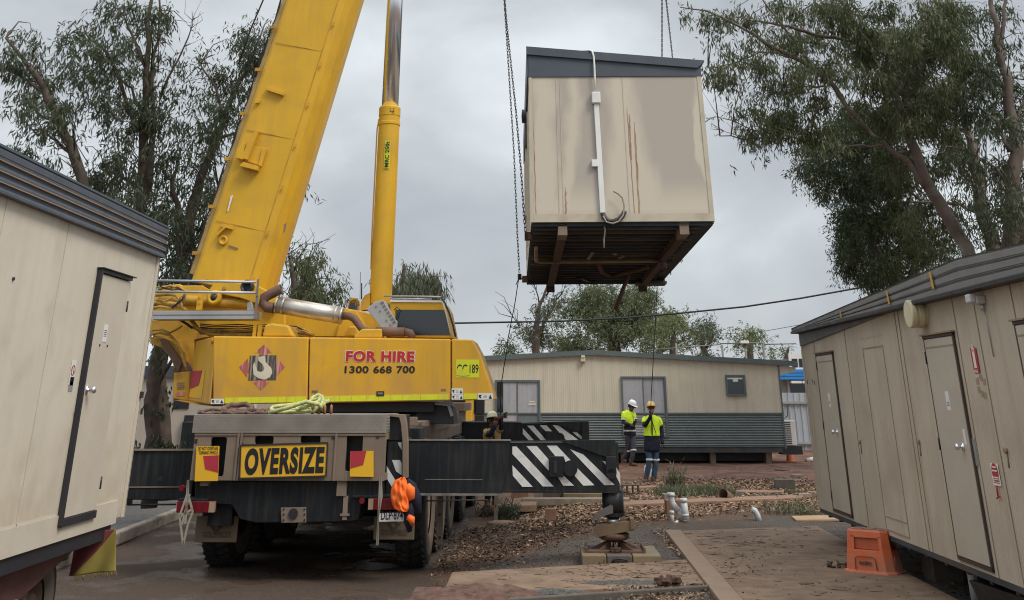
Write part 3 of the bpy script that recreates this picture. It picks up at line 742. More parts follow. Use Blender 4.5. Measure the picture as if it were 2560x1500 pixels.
# end wall shader: broad dry patches between wet ones
def endwall_mat():
    m = bpy.data.materials.new('stained_end_wall'); m.use_nodes = True; t = m.node_tree; N = t.nodes; Lk = t.links; b = N['Principled BSDF']
    tcn = N.new('ShaderNodeTexCoord'); sp = N.new('ShaderNodeSeparateXYZ'); Lk.new(tcn.outputs['Object'], sp.inputs[0])
    def ma(op, a, c=None, d=None, clamp=False):
        n = N.new('ShaderNodeMath'); n.operation = op; n.use_clamp = clamp
        for i, v_ in enumerate((a, c, d)):
            if v_ is None: continue
            if isinstance(v_, (int, float)): n.inputs[i].default_value = v_
            else: Lk.new(v_, n.inputs[i])
        return n.outputs[0]
    nz = N.new('ShaderNodeTexNoise'); nz.inputs['Scale'].default_value = 2.2; nz.inputs['Detail'].default_value = 5; mp_ = N.new('ShaderNodeMapping'); mp_.inputs['Scale'].default_value = (1, 1, .35)
    Lk.new(tcn.outputs['Object'], mp_.inputs[0]); Lk.new(mp_.outputs[0], nz.inputs['Vector'])
    x = ma('ADD', sp.outputs['X'], ma('MULTIPLY', ma('SUBTRACT', nz.outputs['Fac'], .5), .7)); z = sp.outputs['Z']
    def band(c0, w0, c1, w1, soft):   # centre/half width at the top and at the bottom
        k = ma('SUBTRACT', 1.0, ma('DIVIDE', z, Hh))
        c = ma('ADD', c0, ma('MULTIPLY', k, c1-c0)); ww = ma('ADD', w0, ma('MULTIPLY', ma('POWER', k, 1.4), w1-w0))
        dd = ma('ABSOLUTE', ma('SUBTRACT', x, c))
        return ma('SUBTRACT', 1.0, ma('DIVIDE', ma('SUBTRACT', dd, ww), soft), clamp=True)
    f = ma('MAXIMUM', band(.22, .08, .25, .12, .22), band(.72, .02, .62, .10, .18))
    f = ma('MAXIMUM', f, band(1.62, .0, 1.72, .36, .34))
    f = ma('MAXIMUM', f, band(2.93, .05, 2.95, .06, .08))
    f = ma('MAXIMUM', f, ma('SUBTRACT', 1.0, ma('DIVIDE', ma('SUBTRACT', z, .22), .55), clamp=True))
    f = ma('MULTIPLY', ma('MULTIPLY', f, f), ma('SUBTRACT', 3.0, ma('MULTIPLY', f, 2.0)))
    mx = N.new('ShaderNodeMix'); mx.data_type = 'RGBA'; mx.inputs[6].default_value = (.41, .362, .305, 1); mx.inputs[7].default_value = (.565, .50, .40, 1); Lk.new(f, mx.inputs[0])
    # grime close to the bottom edge
    g = ma('MULTIPLY', ma('SUBTRACT', 1.0, ma('DIVIDE', z, .2), clamp=True), nz.outputs['Fac'])
    m2 = N.new('ShaderNodeMix'); m2.data_type = 'RGBA'; Lk.new(mx.outputs[2], m2.inputs[6]); m2.inputs[7].default_value = (.26, .15, .09, 1); Lk.new(g, m2.inputs[0])
    Lk.new(m2.outputs[2], b.inputs['Base Color']); b.inputs['Roughness'].default_value = .5
    return m
mb = MB()
mb.m = 0; mb.add([(0, 0, 0), (Wd, 0, 0), (Wd, 0, Hh), (0, 0, Hh)], [(0, 1, 2, 3)])
mb.m = 1; mb.add([(0, 0, 0), (0, Ln, 0), (0, Ln, Hh), (0, 0, Hh)], [(3, 2, 1, 0)]); mb.add([(Wd, 0, 0), (Wd, Ln, 0), (Wd, Ln, Hh), (Wd, 0, Hh)], [(0, 1, 2, 3)]); mb.add([(0, Ln, 0), (Wd, Ln, 0), (Wd, Ln, Hh), (0, Ln, Hh)], [(3, 2, 1, 0)])
mb.add([(0, 0, Hh), (Wd, 0, Hh), (Wd, Ln, Hh), (0, Ln, Hh)], [(0, 1, 2, 3)])
mb.add([(0, 0, 0), (Wd, 0, 0), (Wd, Ln, 0), (0, Ln, 0)], [(3, 2, 1, 0)])
hw_ = mb.build('wall', [endwall_mat(), M['cream']], hc)
def irregular(px, py0, py1, w0, y=-.004, seed=0, drift=0):
    rg = random.Random(seed); L_, R_ = [], []
    n = 14
    for i in range(n+1):
        t = i/n; p = FH.at(px+drift*t, py0+(py1-py0)*t, y); ww = w0*(.55+.6*rg.random())*(.25+.75*min(1, t*5))
        c = rg.uniform(-.006, .006); L_.append((p.x+c-ww, y, p.z)); R_.append((p.x+c+ww, y, p.z))
    return L_, R_
mb = MB()
for (px, a0, a1, w0, sd, dr) in ((1567, 265, 535, .008, 1, 20), (1586, 305, 537, .015, 2, 13), (1334, 305, 540, .006, 3, 6), (1414, 467, 540, .012, 4, 1), (1573, 285, 400, .010, 5, 6)):
    L_, R_ = irregular(px, a0, a1, w0, -.004 if sd != 5 else -.0055, sd, dr)
    mb.sheet([L_, R_], False)
mb.islands('rust_streak', mat('rust_streak', (.33, .19, .11), .8, var=.3, scale=7, dirt=(.50, .40, .28), dirt_amt=.85, dirt_scale=9), hw_)
mb = MB()
mb.bb(-.01, -.012, 0, .045, 0, Hh); mb.bb(Wd-.06, -.012, 0, Wd+.01, 0, Hh); mb.bb(.045, -.016, 0, Wd-.06, 0, .13)
mb.bb(Wd, -.01, 0, Wd+.012, .05, Hh)
for px in (1395, 1405, 1567):
    p = FH.at(px, 400, 0); mb.bb(p.x-.006, -.006, .13, p.x+.006, 0, Hh)
mb.build('corner_trim', mat('hanging_cabin_trim', (.50, .44, .34), .5, var=.06, dirt=(.3, .2, .13), dirt_amt=.4, dirt_scale=3), hc)
zL = FH.at(1317, 117, -.06).z; zR = FH.at(1760, 152, -.06).z; xR_ = FH.at(1759, 152, -.06).x
mb = MB()
mb.prism([(-.02, -.02, Hh-.01), (Wd+.02, -.02, Hh-.01), (Wd+.02, -.02, zR-.12), (xR_, -.02, zR-.02), (xR_, -.02, zR), (-.04, -.02, zL)], (0, .05, 0))
mb.prism([(-.045, -.06, zL-.14), (xR_-.12, -.06, zR-.13), (xR_+.01, -.06, zR-.02), (xR_+.01, -.06, zR+.012), (-.045, -.06, zL+.012)], (0, .035, 0))
mb.prism([(-.04, -.025, zL-.03), (xR_, -.025, zR-.03), (xR_, -.025, zR), (-.04, -.025, zL)], (0, Ln+.05, 0))
mb.bb(-.04, -.02, Hh-.01, -.003, Ln+.02, zL-.02)
mb.build('roof', mat('slate_blue_roof', (.060, .074, .092), .5, var=.1, streak=(.1, .11, .12), streak_amt=.2), hc, bevel=.004)
# conduit and cable on the end wall
cb = FH.at
q = MB(); a = cb(1490, 245, -.05); b = cb(1507, 532, -.05)
q.bar((a.x+.0, -.035, a.z-.1), (b.x, -.035, b.z), .085, .05, up=(0, 1, 0)); q.build('cable_duct', M['white'], hc, bevel=.006)
q = MB(); q.bb(a.x-.075, -.10, a.z-.1, a.x+.075, -.002, a.z+.1); q.build('junction_box', M['white'], hc, bevel=.015)
q = MB(); pts = [cb(*p, -.07) for p in ((1474, 126), (1480, 128), (1484, 140), (1486, 165), (1487, 192))] + [cb(1488, 232, -.05)]
q.tube([pts[0]+Vector((-.12, .1, .02))]+pts, .018, 8); q.build('roof_cable', M['white'], hc)
p = cb(1487, 410, 0); q = MB(); q.bb(p.x-.055, -.07, p.z-.06, p.x+.055, -.002, p.z+.06); q.build('outlet_box', M['white'], hc, bevel=.01)
q = MB(); pts = [cb(*p, -.06) for p in ((1507, 533), (1510, 543), (1520, 552), (1533, 554), (1547, 549), (1556, 540), (1562, 528))]
q.tube(pts, .04, 10); q.build('thick_black_cable', M['blackpipe'], hc)
q = MB(); pts = [cb(*p, -.10) for p in ((1508, 540), (1516, 555), (1532, 559), (1548, 553), (1558, 538), (1561, 515), (1556, 495), (1545, 484), (1533, 478))]
q.tube(pts, .014, 8); q.build('thin_cable', M['strap'], hc)
q = MB(); pts = [cb(*p, .05) for p in ((1509, 558), (1513, 575), (1510, 600), (1510, 620))]; q.tube(pts, .013, 6); q.build('dangling_cable', M['strap'], hc)
# underside: bearers, joists, pipes
for px in (1407, 1712):
    p = cb(px, 575, 0); q = MB()
    q.m = 0; q.bb(p.x-.075, .03, -.20, p.x+.075, .5, -.003)
    q.m = 1; q.bb(p.x-.06, .5, -.20, p.x+.07, Ln-.02, -.003)
    q.bb(p.x-.09, Ln-.02, -.30, p.x+.09, Ln+.0, -.1)
    q.build('bearer', [M['tan'], mat('dark_rusty_bearer', (.065, .04, .03), .8, var=.3, dirt=(.12, .06, .035), dirt_amt=.5, dirt_scale=6)], hc)
q = MB(); q.bb(0.02, .03, -.06, Wd-.02, Ln-.02, -.004); q.build('floor_sheet', mat('dark_floor_sheet', (.02, .03, .035), .75, var=.3), hc)
rg = random.Random(3)
y = .16; k = 0
while y < Ln-.15:
    q = MB(); q.bb(.05, y-.018, -.10, Wd-.22, y+.018, -.062); q.build('joist', M['joist'] if k in (1, 3, 8, 9, 11) else M['under'], hc); y += .33; k += 1
q = MB(); q.bb(-.0, .0, -.03, .03, Ln, .0); q.bb(Wd-.03, 0, -.03, Wd, Ln, 0); q.bb(.0, Ln-.03, -.14, Wd, Ln, -.005); q.bb(2.35, Ln*.93, -.19, Wd-.02, Ln-.03, -.14); q.build('edge_angle', M['under'], hc)
za = -.17
q = MB(); pa = FH.atz(1340, 620, za); pb = FH.atz(1341, 652, za); pc = FH.atz(1350, 655, za); pd = FH.atz(1660, 652, za)
q.tube([pa, pb, pc, pd], .035, 10); q.build('waste_pipe', mat('tan_pipe', (.24, .17, .11), .6, var=.2), hc)
q = MB(); q.cyl(FH.atz(1655, 650, za)+Vector((0, 0, .0)), FH.atz(1655, 650, za)+Vector((.05, .1, -.12)), .06, 12); q.build('pipe_end', M['joist'], hc)
q = MB(); q.tube([FH.atz(*p, -.2) for p in ((1496, 660), (1505, 680), (1530, 690), (1570, 680), (1620, 668))], .045, 10); q.build('rusty_pipe', M['rust'], hc)
q = MB(); a = FH.atz(1572, 685, -.2); b = FH.at(1538, 775, a.y); q.tube([a, b], .04, 8); q.build('hanging_rusty_bar', M['rust'], hc)
q = MB(); q.tube([FH.atz(*p, -.2) for p in ((1440, 695), (1455, 696))]+[FH.at(*p, Ln-.1) for p in ((1470, 703), (1485, 704), (1495, 696))], .028, 8)
q.tube([FH.at(*p, Ln-.1) for p in ((1450, 696), (1449, 716))], .012, 6); q.build('hanging_hose', M['blackpipe'], hc)
q = MB()
for (x0, y0, x1, y1) in ((1482, 632, 1470, 648), (1558, 640, 1548, 646), (1535, 634, 1540, 637)):
    a = FH.atz(x0, y0, -.15); b = FH.atz(x1, y1, -.15); q.bar(a, b, .06, .02)
q.islands('packer', M['block'], hc)
q = MB()
for i in range(14):
    pts = [FH.at(1690+rg.uniform(-14, 18), 628+rg.uniform(-10, 30), 4.6+rg.uniform(-.2, .2)) for _ in range(4)]
    q.tube(pts, .006, 4)
q.tube([FH.at(*p, 4.8) for p in ((1700, 640), (1690, 655), (1675, 665), (1660, 664))], .006, 4)
q.build('torn_wire_tangle', M['wire'], hc)
q = MB(); p = FH.at(1707, 622, 4.0); q.rbox((p.x, 4.0, p.z), (.14, .2, .08)); q.build('vent_cap', M['block'], hc)
q = MB()
for (px, py, yy) in ((1308, 605, .9), (1297, 690, Ln-.25)):
    p = FH.at(px, py, yy); q.bb(-.10, yy-.08, -.12, .02, yy+.08, -.0)
q.bb(-.035, 2.6, Hh-.5, -.001, 2.95, Hh-.15)
q.islands('lifting_lug', M['rust'], hc)
q = MB()
for yy in (1.3, 2.9, 4.4): q.bb(-.03, yy, .12, -.002, yy+.05, 2.25)
q.bb(-.05, 4.0, .9, -.002, 4.4, 2.0)
q.islands('side_door_trim', M['cream_door'], hc)
q = MB(); q.lathe((-.02, 2.0, Hh-.12), (-1, 0, 0), [(.13, 0), (.13, .09), (0, .1)], 16); q.build('side_lamp', M['dark'], hc)
# ================================================================= the mobile crane
FC = Frame((P(728, 1265, 15.6).x, 15.6, -.08), rz=-math.atan(.0426))
cr_ = thing('mobile_crane', 'yellow mobile crane with outriggers out and boom raised, FOR HIRE on its side', 'crane', FC)
C = FC.at
def crect(q, x0, y0, x1, y1, yl, dep):
    xm, ym = (x0+x1)/2, (y0+y1)/2
    a = C(x0, ym, yl); b = C(x1, ym, yl); t = C(xm, y0, yl); d = C(xm, y1, yl)
    q.bb(a.x, yl, d.z, b.x, yl+dep, t.z); return q
def cpoly(q, pts, yl, dep): q.prism([C(px, py, yl) for px, py in pts], (0, dep, 0)); return q
def cxz(px, py, yl): p = C(px, py, yl); return p.x, p.z
# ---- carrier: rear tray of checker plate
mb = MB()
xa, zt = cxz(485, 1036, 0); xb, _ = cxz(967, 1023, 0); _, zb = cxz(700, 1083, 0)
mb.bb(xa, 0, zb, xb, .03, zt); mb.bb(xa, .03, zb, xa+.03, 1.15, zt); mb.bb(xb-.03, .03, zb, xb, 1.15, zt); mb.bb(xa, 1.12, zb, xb, 1.15, zt)
mb.bb(xa+.03, .03, zb+.0, xb-.03, 1.12, zb+.08)
tray = mb.build('checker_plate_tray', M['tread'], cr_, bevel=.005)
# raised tread lozenges on the visible faces
q = MB(); nx = 62; nzr = 5
for i in range(nx):
    for j in range(nzr):
        x = xa+.03+(xb-xa-.06)*(i+.5)/nx; z = zb+.03+(zt-zb-.05)*(j+.5)/nzr
        q.rbox((x, -.001, z), (.030, .004, .010), ry=(.7 if (i+j) % 2 else -.7))
for i in range(28):
    for j in range(nzr):
        y = .04+1.08*(i+.5)/28; z = zb+.03+(zt-zb-.05)*(j+.5)/nzr
        q.rbox((xb+.001, y, z), (.004, .030, .010), rx=(.7 if (i+j) % 2 else -.7))
q.build('tread_pattern', M['tread'], tray)
# rear panel with openings
mb = MB(); yl = .02
X = lambda px: cxz(px, 1140, yl)[0]
Zp = lambda py: cxz(720, py, yl)[1]
pl, pr = X(481), X(962); pt, pb = zb-.002, Zp(1202)
ops = [(523, 563, 1093, 1192), (633, 680, 1090, 1112), (748, 798, 1088, 1110), (864, 905, 1086, 1178)]
xs = pl
for (x0, x1, y0, y1) in ops:
    mb.bb(xs, yl, pb, X(x0), yl+.05, pt)
    mb.bb(X(x0), yl, Zp(y0), X(x1), yl+.05, pt); mb.bb(X(x0), yl, pb, X(x1), yl+.05, Zp(y1)); xs = X(x1)
    r_ = .03
    for (cx_, sx) in ((X(x0), 1), (X(x1), -1)):
        for (cz_, sz) in ((Zp(y0), -1), (Zp(y1), 1)):
            mb.prism([(cx_, yl, cz_), (cx_+sx*r_, yl, cz_), (cx_+sx*r_*.3, yl, cz_+sz*r_*.3), (cx_, yl, cz_+sz*r_)], (0, .05, 0))
mb.bb(xs, yl, pb, pr, yl+.05, pt)
for px in (592, 600, 838): mb.bb(X(px)-.015, yl-.02, pb, X(px)+.015, yl, pt)
mb.bb(pl, yl-.012, pt-.03, pr, yl, pt); mb.bb(pl, yl+.051, pb, pl+.04, 1.1, pt); mb.bb(pr-.04, yl+.051, pb, pr, .12, pt); mb.bb(pr-.04, .9, pb, pr, 1.1, pt); mb.bb(pr-.04, .12, pb, pr, .9, pb+.08); mb.bb(pr-.04, .12, pt-.08, pr, .9, pt)
mb.build('rear_panel', M['tan'], cr_, bevel=.004)
q = MB()
for px, py in ((486, 1103), (597, 1101), (830, 1092), (942, 1090), (602, 1112)): q.rbox((X(px), yl-.004, Zp(py)), (.035, .01, .05))
q.islands('strap_slot', M['dark'], cr_)
q = MB(); q.bb(pl+.05, .25, pb, pr-.05, 1.0, pt-.02); q.build('rear_bay', M['dark'], cr_)
# signs on the rear
def csign(name, pts, mtl, yl, dep=.012, par=cr_):
    q = MB(); cpoly(q, pts, yl, -dep); return q.build(name, mtl, par)
s = csign('oversize_sign', [(602, 1113), (819, 1107), (815, 1190), (599, 1196)], M['signyel'], .0)
q = MB(); e1 = [(602, 1113), (819, 1107), (815, 1190), (599, 1196)]
for i in range(4):
    a = C(*e1[i], -.014); b = C(*e1[(i+1) % 4], -.014); q.bar(a, b, .018, .018, up=(0, 1, 0))
q.build('sign_border', M['dark'], s)
a = C(609, 1188, -.013); b = C(808, 1183, -.013); c = C(612, 1121, -.013)
text_mesh('sign_lettering', 'OVERSIZE', M['blackletter'], s, a, b-a, (0, 0, 1), (b-a).length, c.z-a.z, .05, .003)
s = csign('turning_warning_sign', [(492, 1116), (549, 1115), (545, 1202), (487, 1203)], M['signyel'], .0)
q = MB(); cpoly(q, [(508, 1140), (547, 1138), (545, 1181), (513, 1173)], -.013, -.003); q.build('red_marker', M['signred'], s)
a = C(495, 1126, -.013); b = C(545, 1125, -.013); text_mesh('sign_lettering', 'DO NOT OVERTAKE', M['blackletter'], s, a, b-a, (0, 0, 1), (b-a).length, .042, .02)
a = C(497, 1136.5, -.013); b = C(544, 1135.5, -.013); text_mesh('sign_lettering', 'TURNING VEHICLE', M['blackletter'], s, a, b-a, (0, 0, 1), (b-a).length, .042, .02)
s = csign('rear_marker_sign', [(876, 1128), (934, 1127), (934, 1192), (875, 1191)], M['signyel'], .0)
q = MB(); cpoly(q, [(876, 1128), (916, 1127), (908, 1162), (876, 1171)], -.013, -.003); q.build('red_marker', M['signred'], s)
# rear chassis end
mb = MB()
cpoly(mb, [(487, 1203), (955, 1200), (955, 1245), (905, 1248), (895, 1300), (870, 1305), (640, 1307), (600, 1298), (580, 1262), (487, 1258)], .12, .5)
mb.bb(-.55, .6, .62, .55, 14.0, 1.10)
mb.build('chassis', M['black'], cr_, bevel=.01)
q = MB(); cpoly(q, [(703, 1269), (766, 1268), (766, 1306), (705, 1307)], .11, -.03)
cp = q.build('coupling_plate', M['tan'], cr_, bevel=.006)
q = MB(); c = C(733, 1284, .07); q.cyl((c.x, .06, c.z), (c.x, .082, c.z), .062, 20)
for px in (709, 761):
    for py in (1273, 1286, 1300): c = C(px, py, .07); q.cyl((c.x, .07, c.z), (c.x, .08, c.z), .012, 8)
q.build('coupling_hole', M['dark'], cp)
q = MB()
for (x0, x1, y0, y1) in ((842, 866, 1195, 1240), (500, 520, 1205, 1215)): crect(q, x0, y0, x1, y1, .05, .08)
crect(q, 857, 1240, 868, 1300, .06, .05); crect(q, 850, 1285, 872, 1290, .05, .07)
q.islands('rear_leg_bracket', M['tan'], cr_)
q = MB(); crect(q, 445, 1247, 520, 1253, .05, .35); crect(q, 880, 1239, 1010, 1245, .05, .35); crect(q, 520, 1258, 580, 1315, .25, .2); q.islands('lamp_arm', M['black'], cr_, bevel=.005)
for (x0, x1, y0, y1, fl_) in ((441, 536, 1253, 1282, 0), (921, 1012, 1246, 1275, 1)):
    q = MB(); crect(q, x0, y0, x1, y1, .05, .12); tl_ = q.build('tail_lamp', M['redlens'], cr_, bevel=.008)
    q = MB(); (crect(q, x1-14, y0+1, x1+.5, y1-1, .043, .05) if not fl_ else crect(q, x0-.5, y0+1, x0+12, y1-1, .043, .05)); q.build('amber_lens', M['amberlens'], tl_)
    q = MB()
    for k in range(3): xx = x0+(x1-x0)*(.3+.2*k); crect(q, xx, y0+2, xx+1.2, y1-2, .044, .01)
    q.islands('lens_rib', M['dark'], tl_)
q = MB()
for (px, py) in ((455, 1220), (905, 1252)):
    c = C(px, py, .05); q.cyl((c.x, .03, c.z), (c.x, .10, c.z), .035, 14)
q.islands('marker_lamp', M['redlens'], cr_)
for (x0, x1, y0, y1, tx) in ((488, 594, 1290, 1356, 'GOLDFIELDS'), (934, 1036, 1290, 1350, 'GOLDFIELD')):
    q = MB(); crect(q, x0, y0, x1, y1, .38, .02); mf = q.build('mudflap', M['mudflap'], cr_, bevel=.012)
    a = C(x0+18, y1-12, .375); b = C(x1-18, y1-12, .375)
    text_mesh('mudflap_lettering', tx, mat('worn_brown_lettering', (.07, .05, .035), .8), mf, a, b-a, (0, 0, 1), (b-a).length, .07, .02)
    c = C((x0+x1)/2, y1-40, .372); q = MB(); q.lathe((c.x, .372, c.z), (0, -1, 0), [(.035, 0), (.055, 0), (.055, .004), (.035, .004)], 16, closed=True, smooth=False)
    q.prism([(c.x-.10, .372, c.z+.02), (c.x, .372, c.z-.10), (c.x+.10, .372, c.z+.02), (c.x+.08, .372, c.z+.03), (c.x, .372, c.z-.07), (c.x-.08, .372, c.z+.03)], (0, -.003, 0))
    q.build('mudflap_emblem', mat('worn_brown_emblem', (.06, .045, .03), .8), mf)
s = csign('number_plate', [(948, 1283), (1010, 1281), (1010, 1303), (948, 1304)], M['white'], .03)
a = C(952, 1300, .016); b = C(1007, 1299, .016); text_mesh('plate_number', 'DLP·874', M['blackletter'], s, a, b-a, (0, 0, 1), (b-a).length, .098, .02)
# wheels
for k, yw in enumerate((1.86, 3.5, 5.1, 7.7, 11.0, 12.7)):
    for sx in (-1, 1):
        wheel(cr_, M['tan'], (-1.33 if sx < 0 else 1.43), yw, .67, .73, .44, sx, True, .34)
mb = MB()
for yw in (1.86, 3.5, 5.1, 7.7, 11.0, 12.7): mb.cyl((-1.1, yw, .67), (1.2, yw, .67), .12, 12); mb.lathe((0, yw, .73), (1, 0, 0), [(0, -.25), (.2, -.2), (.26, 0), (.2, .2), (0, .25)], 16)
mb.islands('axle', M['black'], cr_)
q = MB(); crect(q, 1092, 1240, 1107, 1362, 1.15, .04); q.build('side_step', M['tan'], cr_, bevel=.003)
q = MB()
for py in (1287, 1344):
    c = C(1099, py, 1.14); q.cyl((c.x, 1.135, c.z), (c.x, 1.149, c.z), .02, 8)
q.build('step_bolt', M['dark'], cr_)
# body lockers along the right side, deck
mb = MB()
mb.bb(-1.42, 1.2, 1.42, 1.42, 13.2, 1.62)
mb.build('deck', M['tan'], cr_, bevel=.01)
# corner fender behind the tray
mb = MB()
fx0 = cxz(967, 1070, .35)[0]
crect(mb, 967, 1037, 1012, 1102, .35, .5); fd = mb.islands('side_locker', M['black'], cr_, bevel=.01)
q = MB()
q.prism([C(966, 1034, .3), C(1012, 1037, .3), C(1016, 1060, .3), C(1019, 1103, .3), C(1019, 1195, .3), C(1006, 1195, .3), C(1006, 1103, .3), C(1002, 1060, .3), C(998, 1044, .3), C(966, 1040, .3)], (0, .12, 0))
q.build('fender_trim', M['tan'], cr_, bevel=.004)
q = MB(); crect(q, 967, 1103, 1006, 1240, .36, .35); sp = q.build('outrigger_sleeve', M['black'], cr_)
q = MB(); cpoly(q, [(995, 1106), (1004, 1106), (1004, 1125), (997, 1113)], .357, -.004); cpoly(q, [(980, 1150), (1000, 1150), (1004, 1158), (1004, 1188), (990, 1178)], .357, -.004); cpoly(q, [(967, 1165), (994, 1210), (980, 1218), (967, 1196)], .357, -.004)
q.islands('white_stripe', M['whitestripe'], sp)
# lockers further along the right side (local x = 1.3..1.48)
mb = MB()
def side_box(q, px0, py0, px1, py1, yl, dep): return crect(q, px0, py0, px1, py1, yl, dep)
side_box(mb, 1018, 1070, 1052, 1100, 1.2, 1.2)
mb.build('deck_locker', M['black'], cr_, bevel=.01)
mb = MB()
mb.bb(1.02, 2.4, 1.05, 1.40, 6.6, 1.80)
mb.bb(1.02, 7.1, 1.25, 1.40, 10.8, 1.86)
mb.islands('side_locker', M['tan'], cr_, bevel=.015)
mb = MB(); mb.bb(.62, 2.15, 1.74, 1.36, 2.25, 1.86); mb.bb(1.405, 2.3, 1.62, 1.46, 6.7, 1.80); mb.bb(.2, 2.3, 1.80, 1.0, 5.2, 1.86); mb.bb(.5, 5.3, 1.86, 1.40, 7.0, 1.96); mb.bb(1.05, 9.0, 1.86, 1.5, 11.2, 2.02)
mb.islands('deck_rail', M['tan'], cr_, bevel=.006)
# driver cab at the far end and its mirrors
mb = MB(); mb.bb(-1.38, 13.0, .85, 1.38, 14.9, 2.85); dc = mb.build('driver_cab', M['yellow'], cr_, bevel=.04)
q = MB(); q.bb(1.36, 13.4, 1.75, 1.395, 14.6, 2.6); q.bb(-1.2, 12.97, 1.9, 1.2, 13.01, 2.6); q.build('cab_window', M['glass'], dc)
mb = MB(); c = C(1200, 1015, 13.8); mb.rbox((c.x, 13.8, c.z), (.24, .1, .42)); c2 = C(1198, 1050, 13.8); mb.rbox((c2.x, 13.8, c2.z), (.26, .1, .24)); mb.tube([c+Vector((-.35, .1, .1)), c, c2], .02, 6); mb.islands('mirror', M['dark'], cr_, bevel=.02)
# ---- outriggers
def outrigger(yl, xo0, xo1, x1, zt_, zb_, jack=True, sc=1.0, flip=1, ox=None):
    # outer box
    q = MB(); yd = .42
    q.prism([(xo0, yl, zb_-.02), (xo1-.12*flip, yl, zb_-.02), (xo1-.02*flip, yl, zb_+.35), (xo1, yl, zt_), (xo0, yl, zt_)], (0, yd, 0))
    outer = q.build('outrigger_box', M['black'], cr_, bevel=.008)
    q = MB()
    q.bar((xo0, yl+.03, zt_+.012), (xo1+.01*flip, yl+.03, zt_+.012), .09, .018); q.bar((xo0, yl-.002, zb_-.02), (xo1-.12*flip, yl-.002, zb_-.02), .05, .025)
    q.bar((xo0+.25*flip, yl-.003, zb_+.16), (xo0+1.05*flip, yl-.003, zb_+.16), .006, .008)
    q.build('worn_edge', mat('worn_grey_edge', (.20, .185, .165), .6, metal=.2, var=.3, scale=8), outer)
    # sliding beam
    yb = yl+.04; q = MB(); h = zt_-zb_
    q.prism([(xo1-.6*flip, yb, zb_+.03), (x1, yb, zb_+.03), (x1, yb, zb_+h*.98), (xo1-.6*flip, yb, zb_+h*.97)], (0, yd-.08, 0))
    q.bb(xo1-.25*flip, yb-.006, zb_+.0, x1+.02*flip, yb-.002, zb_+.03)
    beam = q.build('outrigger_beam', M['black'], cr_, bevel=.008)
    return outer, beam, yb
OY = .66; OJ = .87
zt1 = C(1150, 1101, OY).z; zb1 = C(1150, 1232, OY).z
xo0 = C(1019, 1160, OY).x; xo1 = C(1275, 1160, OY).x; x1 = C(1547, 1160, OY+.04).x
outer, beam, yb = outrigger(OY, xo0, xo1, x1, zt1-.01, zb1, flip=1)
def stripes(polys, yb, par):
    q = MB()
    for p in polys: cpoly(q, p, yb-.001, -.004)
    return q.islands('white_stripe', M['whitestripe'], par)
# stripe corners in the picture, near beam
st1 = [[(1281, 1116), (1291, 1116), (1384, 1216), (1357, 1216), (1281, 1135)],
       [(1281, 1163), (1332, 1217), (1306, 1217), (1282, 1189)],
       [(1316, 1115), (1342, 1115), (1372, 1149), (1372, 1177)],
       [(1391, 1187), (1407, 1187), (1435, 1214), (1408, 1214)],
       [(1367, 1114), (1392, 1114), (1430, 1154), (1416, 1160), (1409, 1141), (1388, 1140)],
       [(1441, 1168), (1486, 1213), (1458, 1214), (1437, 1190)],
       [(1425, 1123), (1458, 1136), (1536, 1212), (1511, 1213)],
       [(1506, 1152), (1515, 1154), (1515, 1163)],
       [(1539, 1165), (1550, 1184), (1551, 1212), (1540, 1190)]]
stripes(st1, OY+.04, beam)
# the raised stiffener, control box and lamp on the beam
q = MB(); cpoly(q, [(1275, 1101), (1538, 1099), (1540, 1140), (1510, 1141), (1400, 1103)], OY+.033, -.03); q.build('beam_end_plate', M['black'], beam, bevel=.006)
q = MB(); crect(q, 1373, 1141, 1408, 1193, OY-.03, .06); bx = q.build('control_box', M['black'], beam, bevel=.008)
q = MB(); crect(q, 1384, 1152, 1393, 1182, OY-.038, .008); q.build('box_slot', M['dark'], bx)
q = MB(); c = C(1426, 1171, OY-.02); q.cyl((c.x, OY-.02, c.z), (c.x, OY+.035, c.z), .098, 24); q.build('round_lamp', M['black'], beam)
q = MB(); crect(q, 1515, 1141, 1541, 1184, OY-.06, .10); c = C(1528, 1184, OY-.01); q.cyl((c.x, OY-.06, c.z), (c.x, OY+.04, c.z), .072, 16); q.build('jack_clamp', M['black'], beam, bevel=.01)
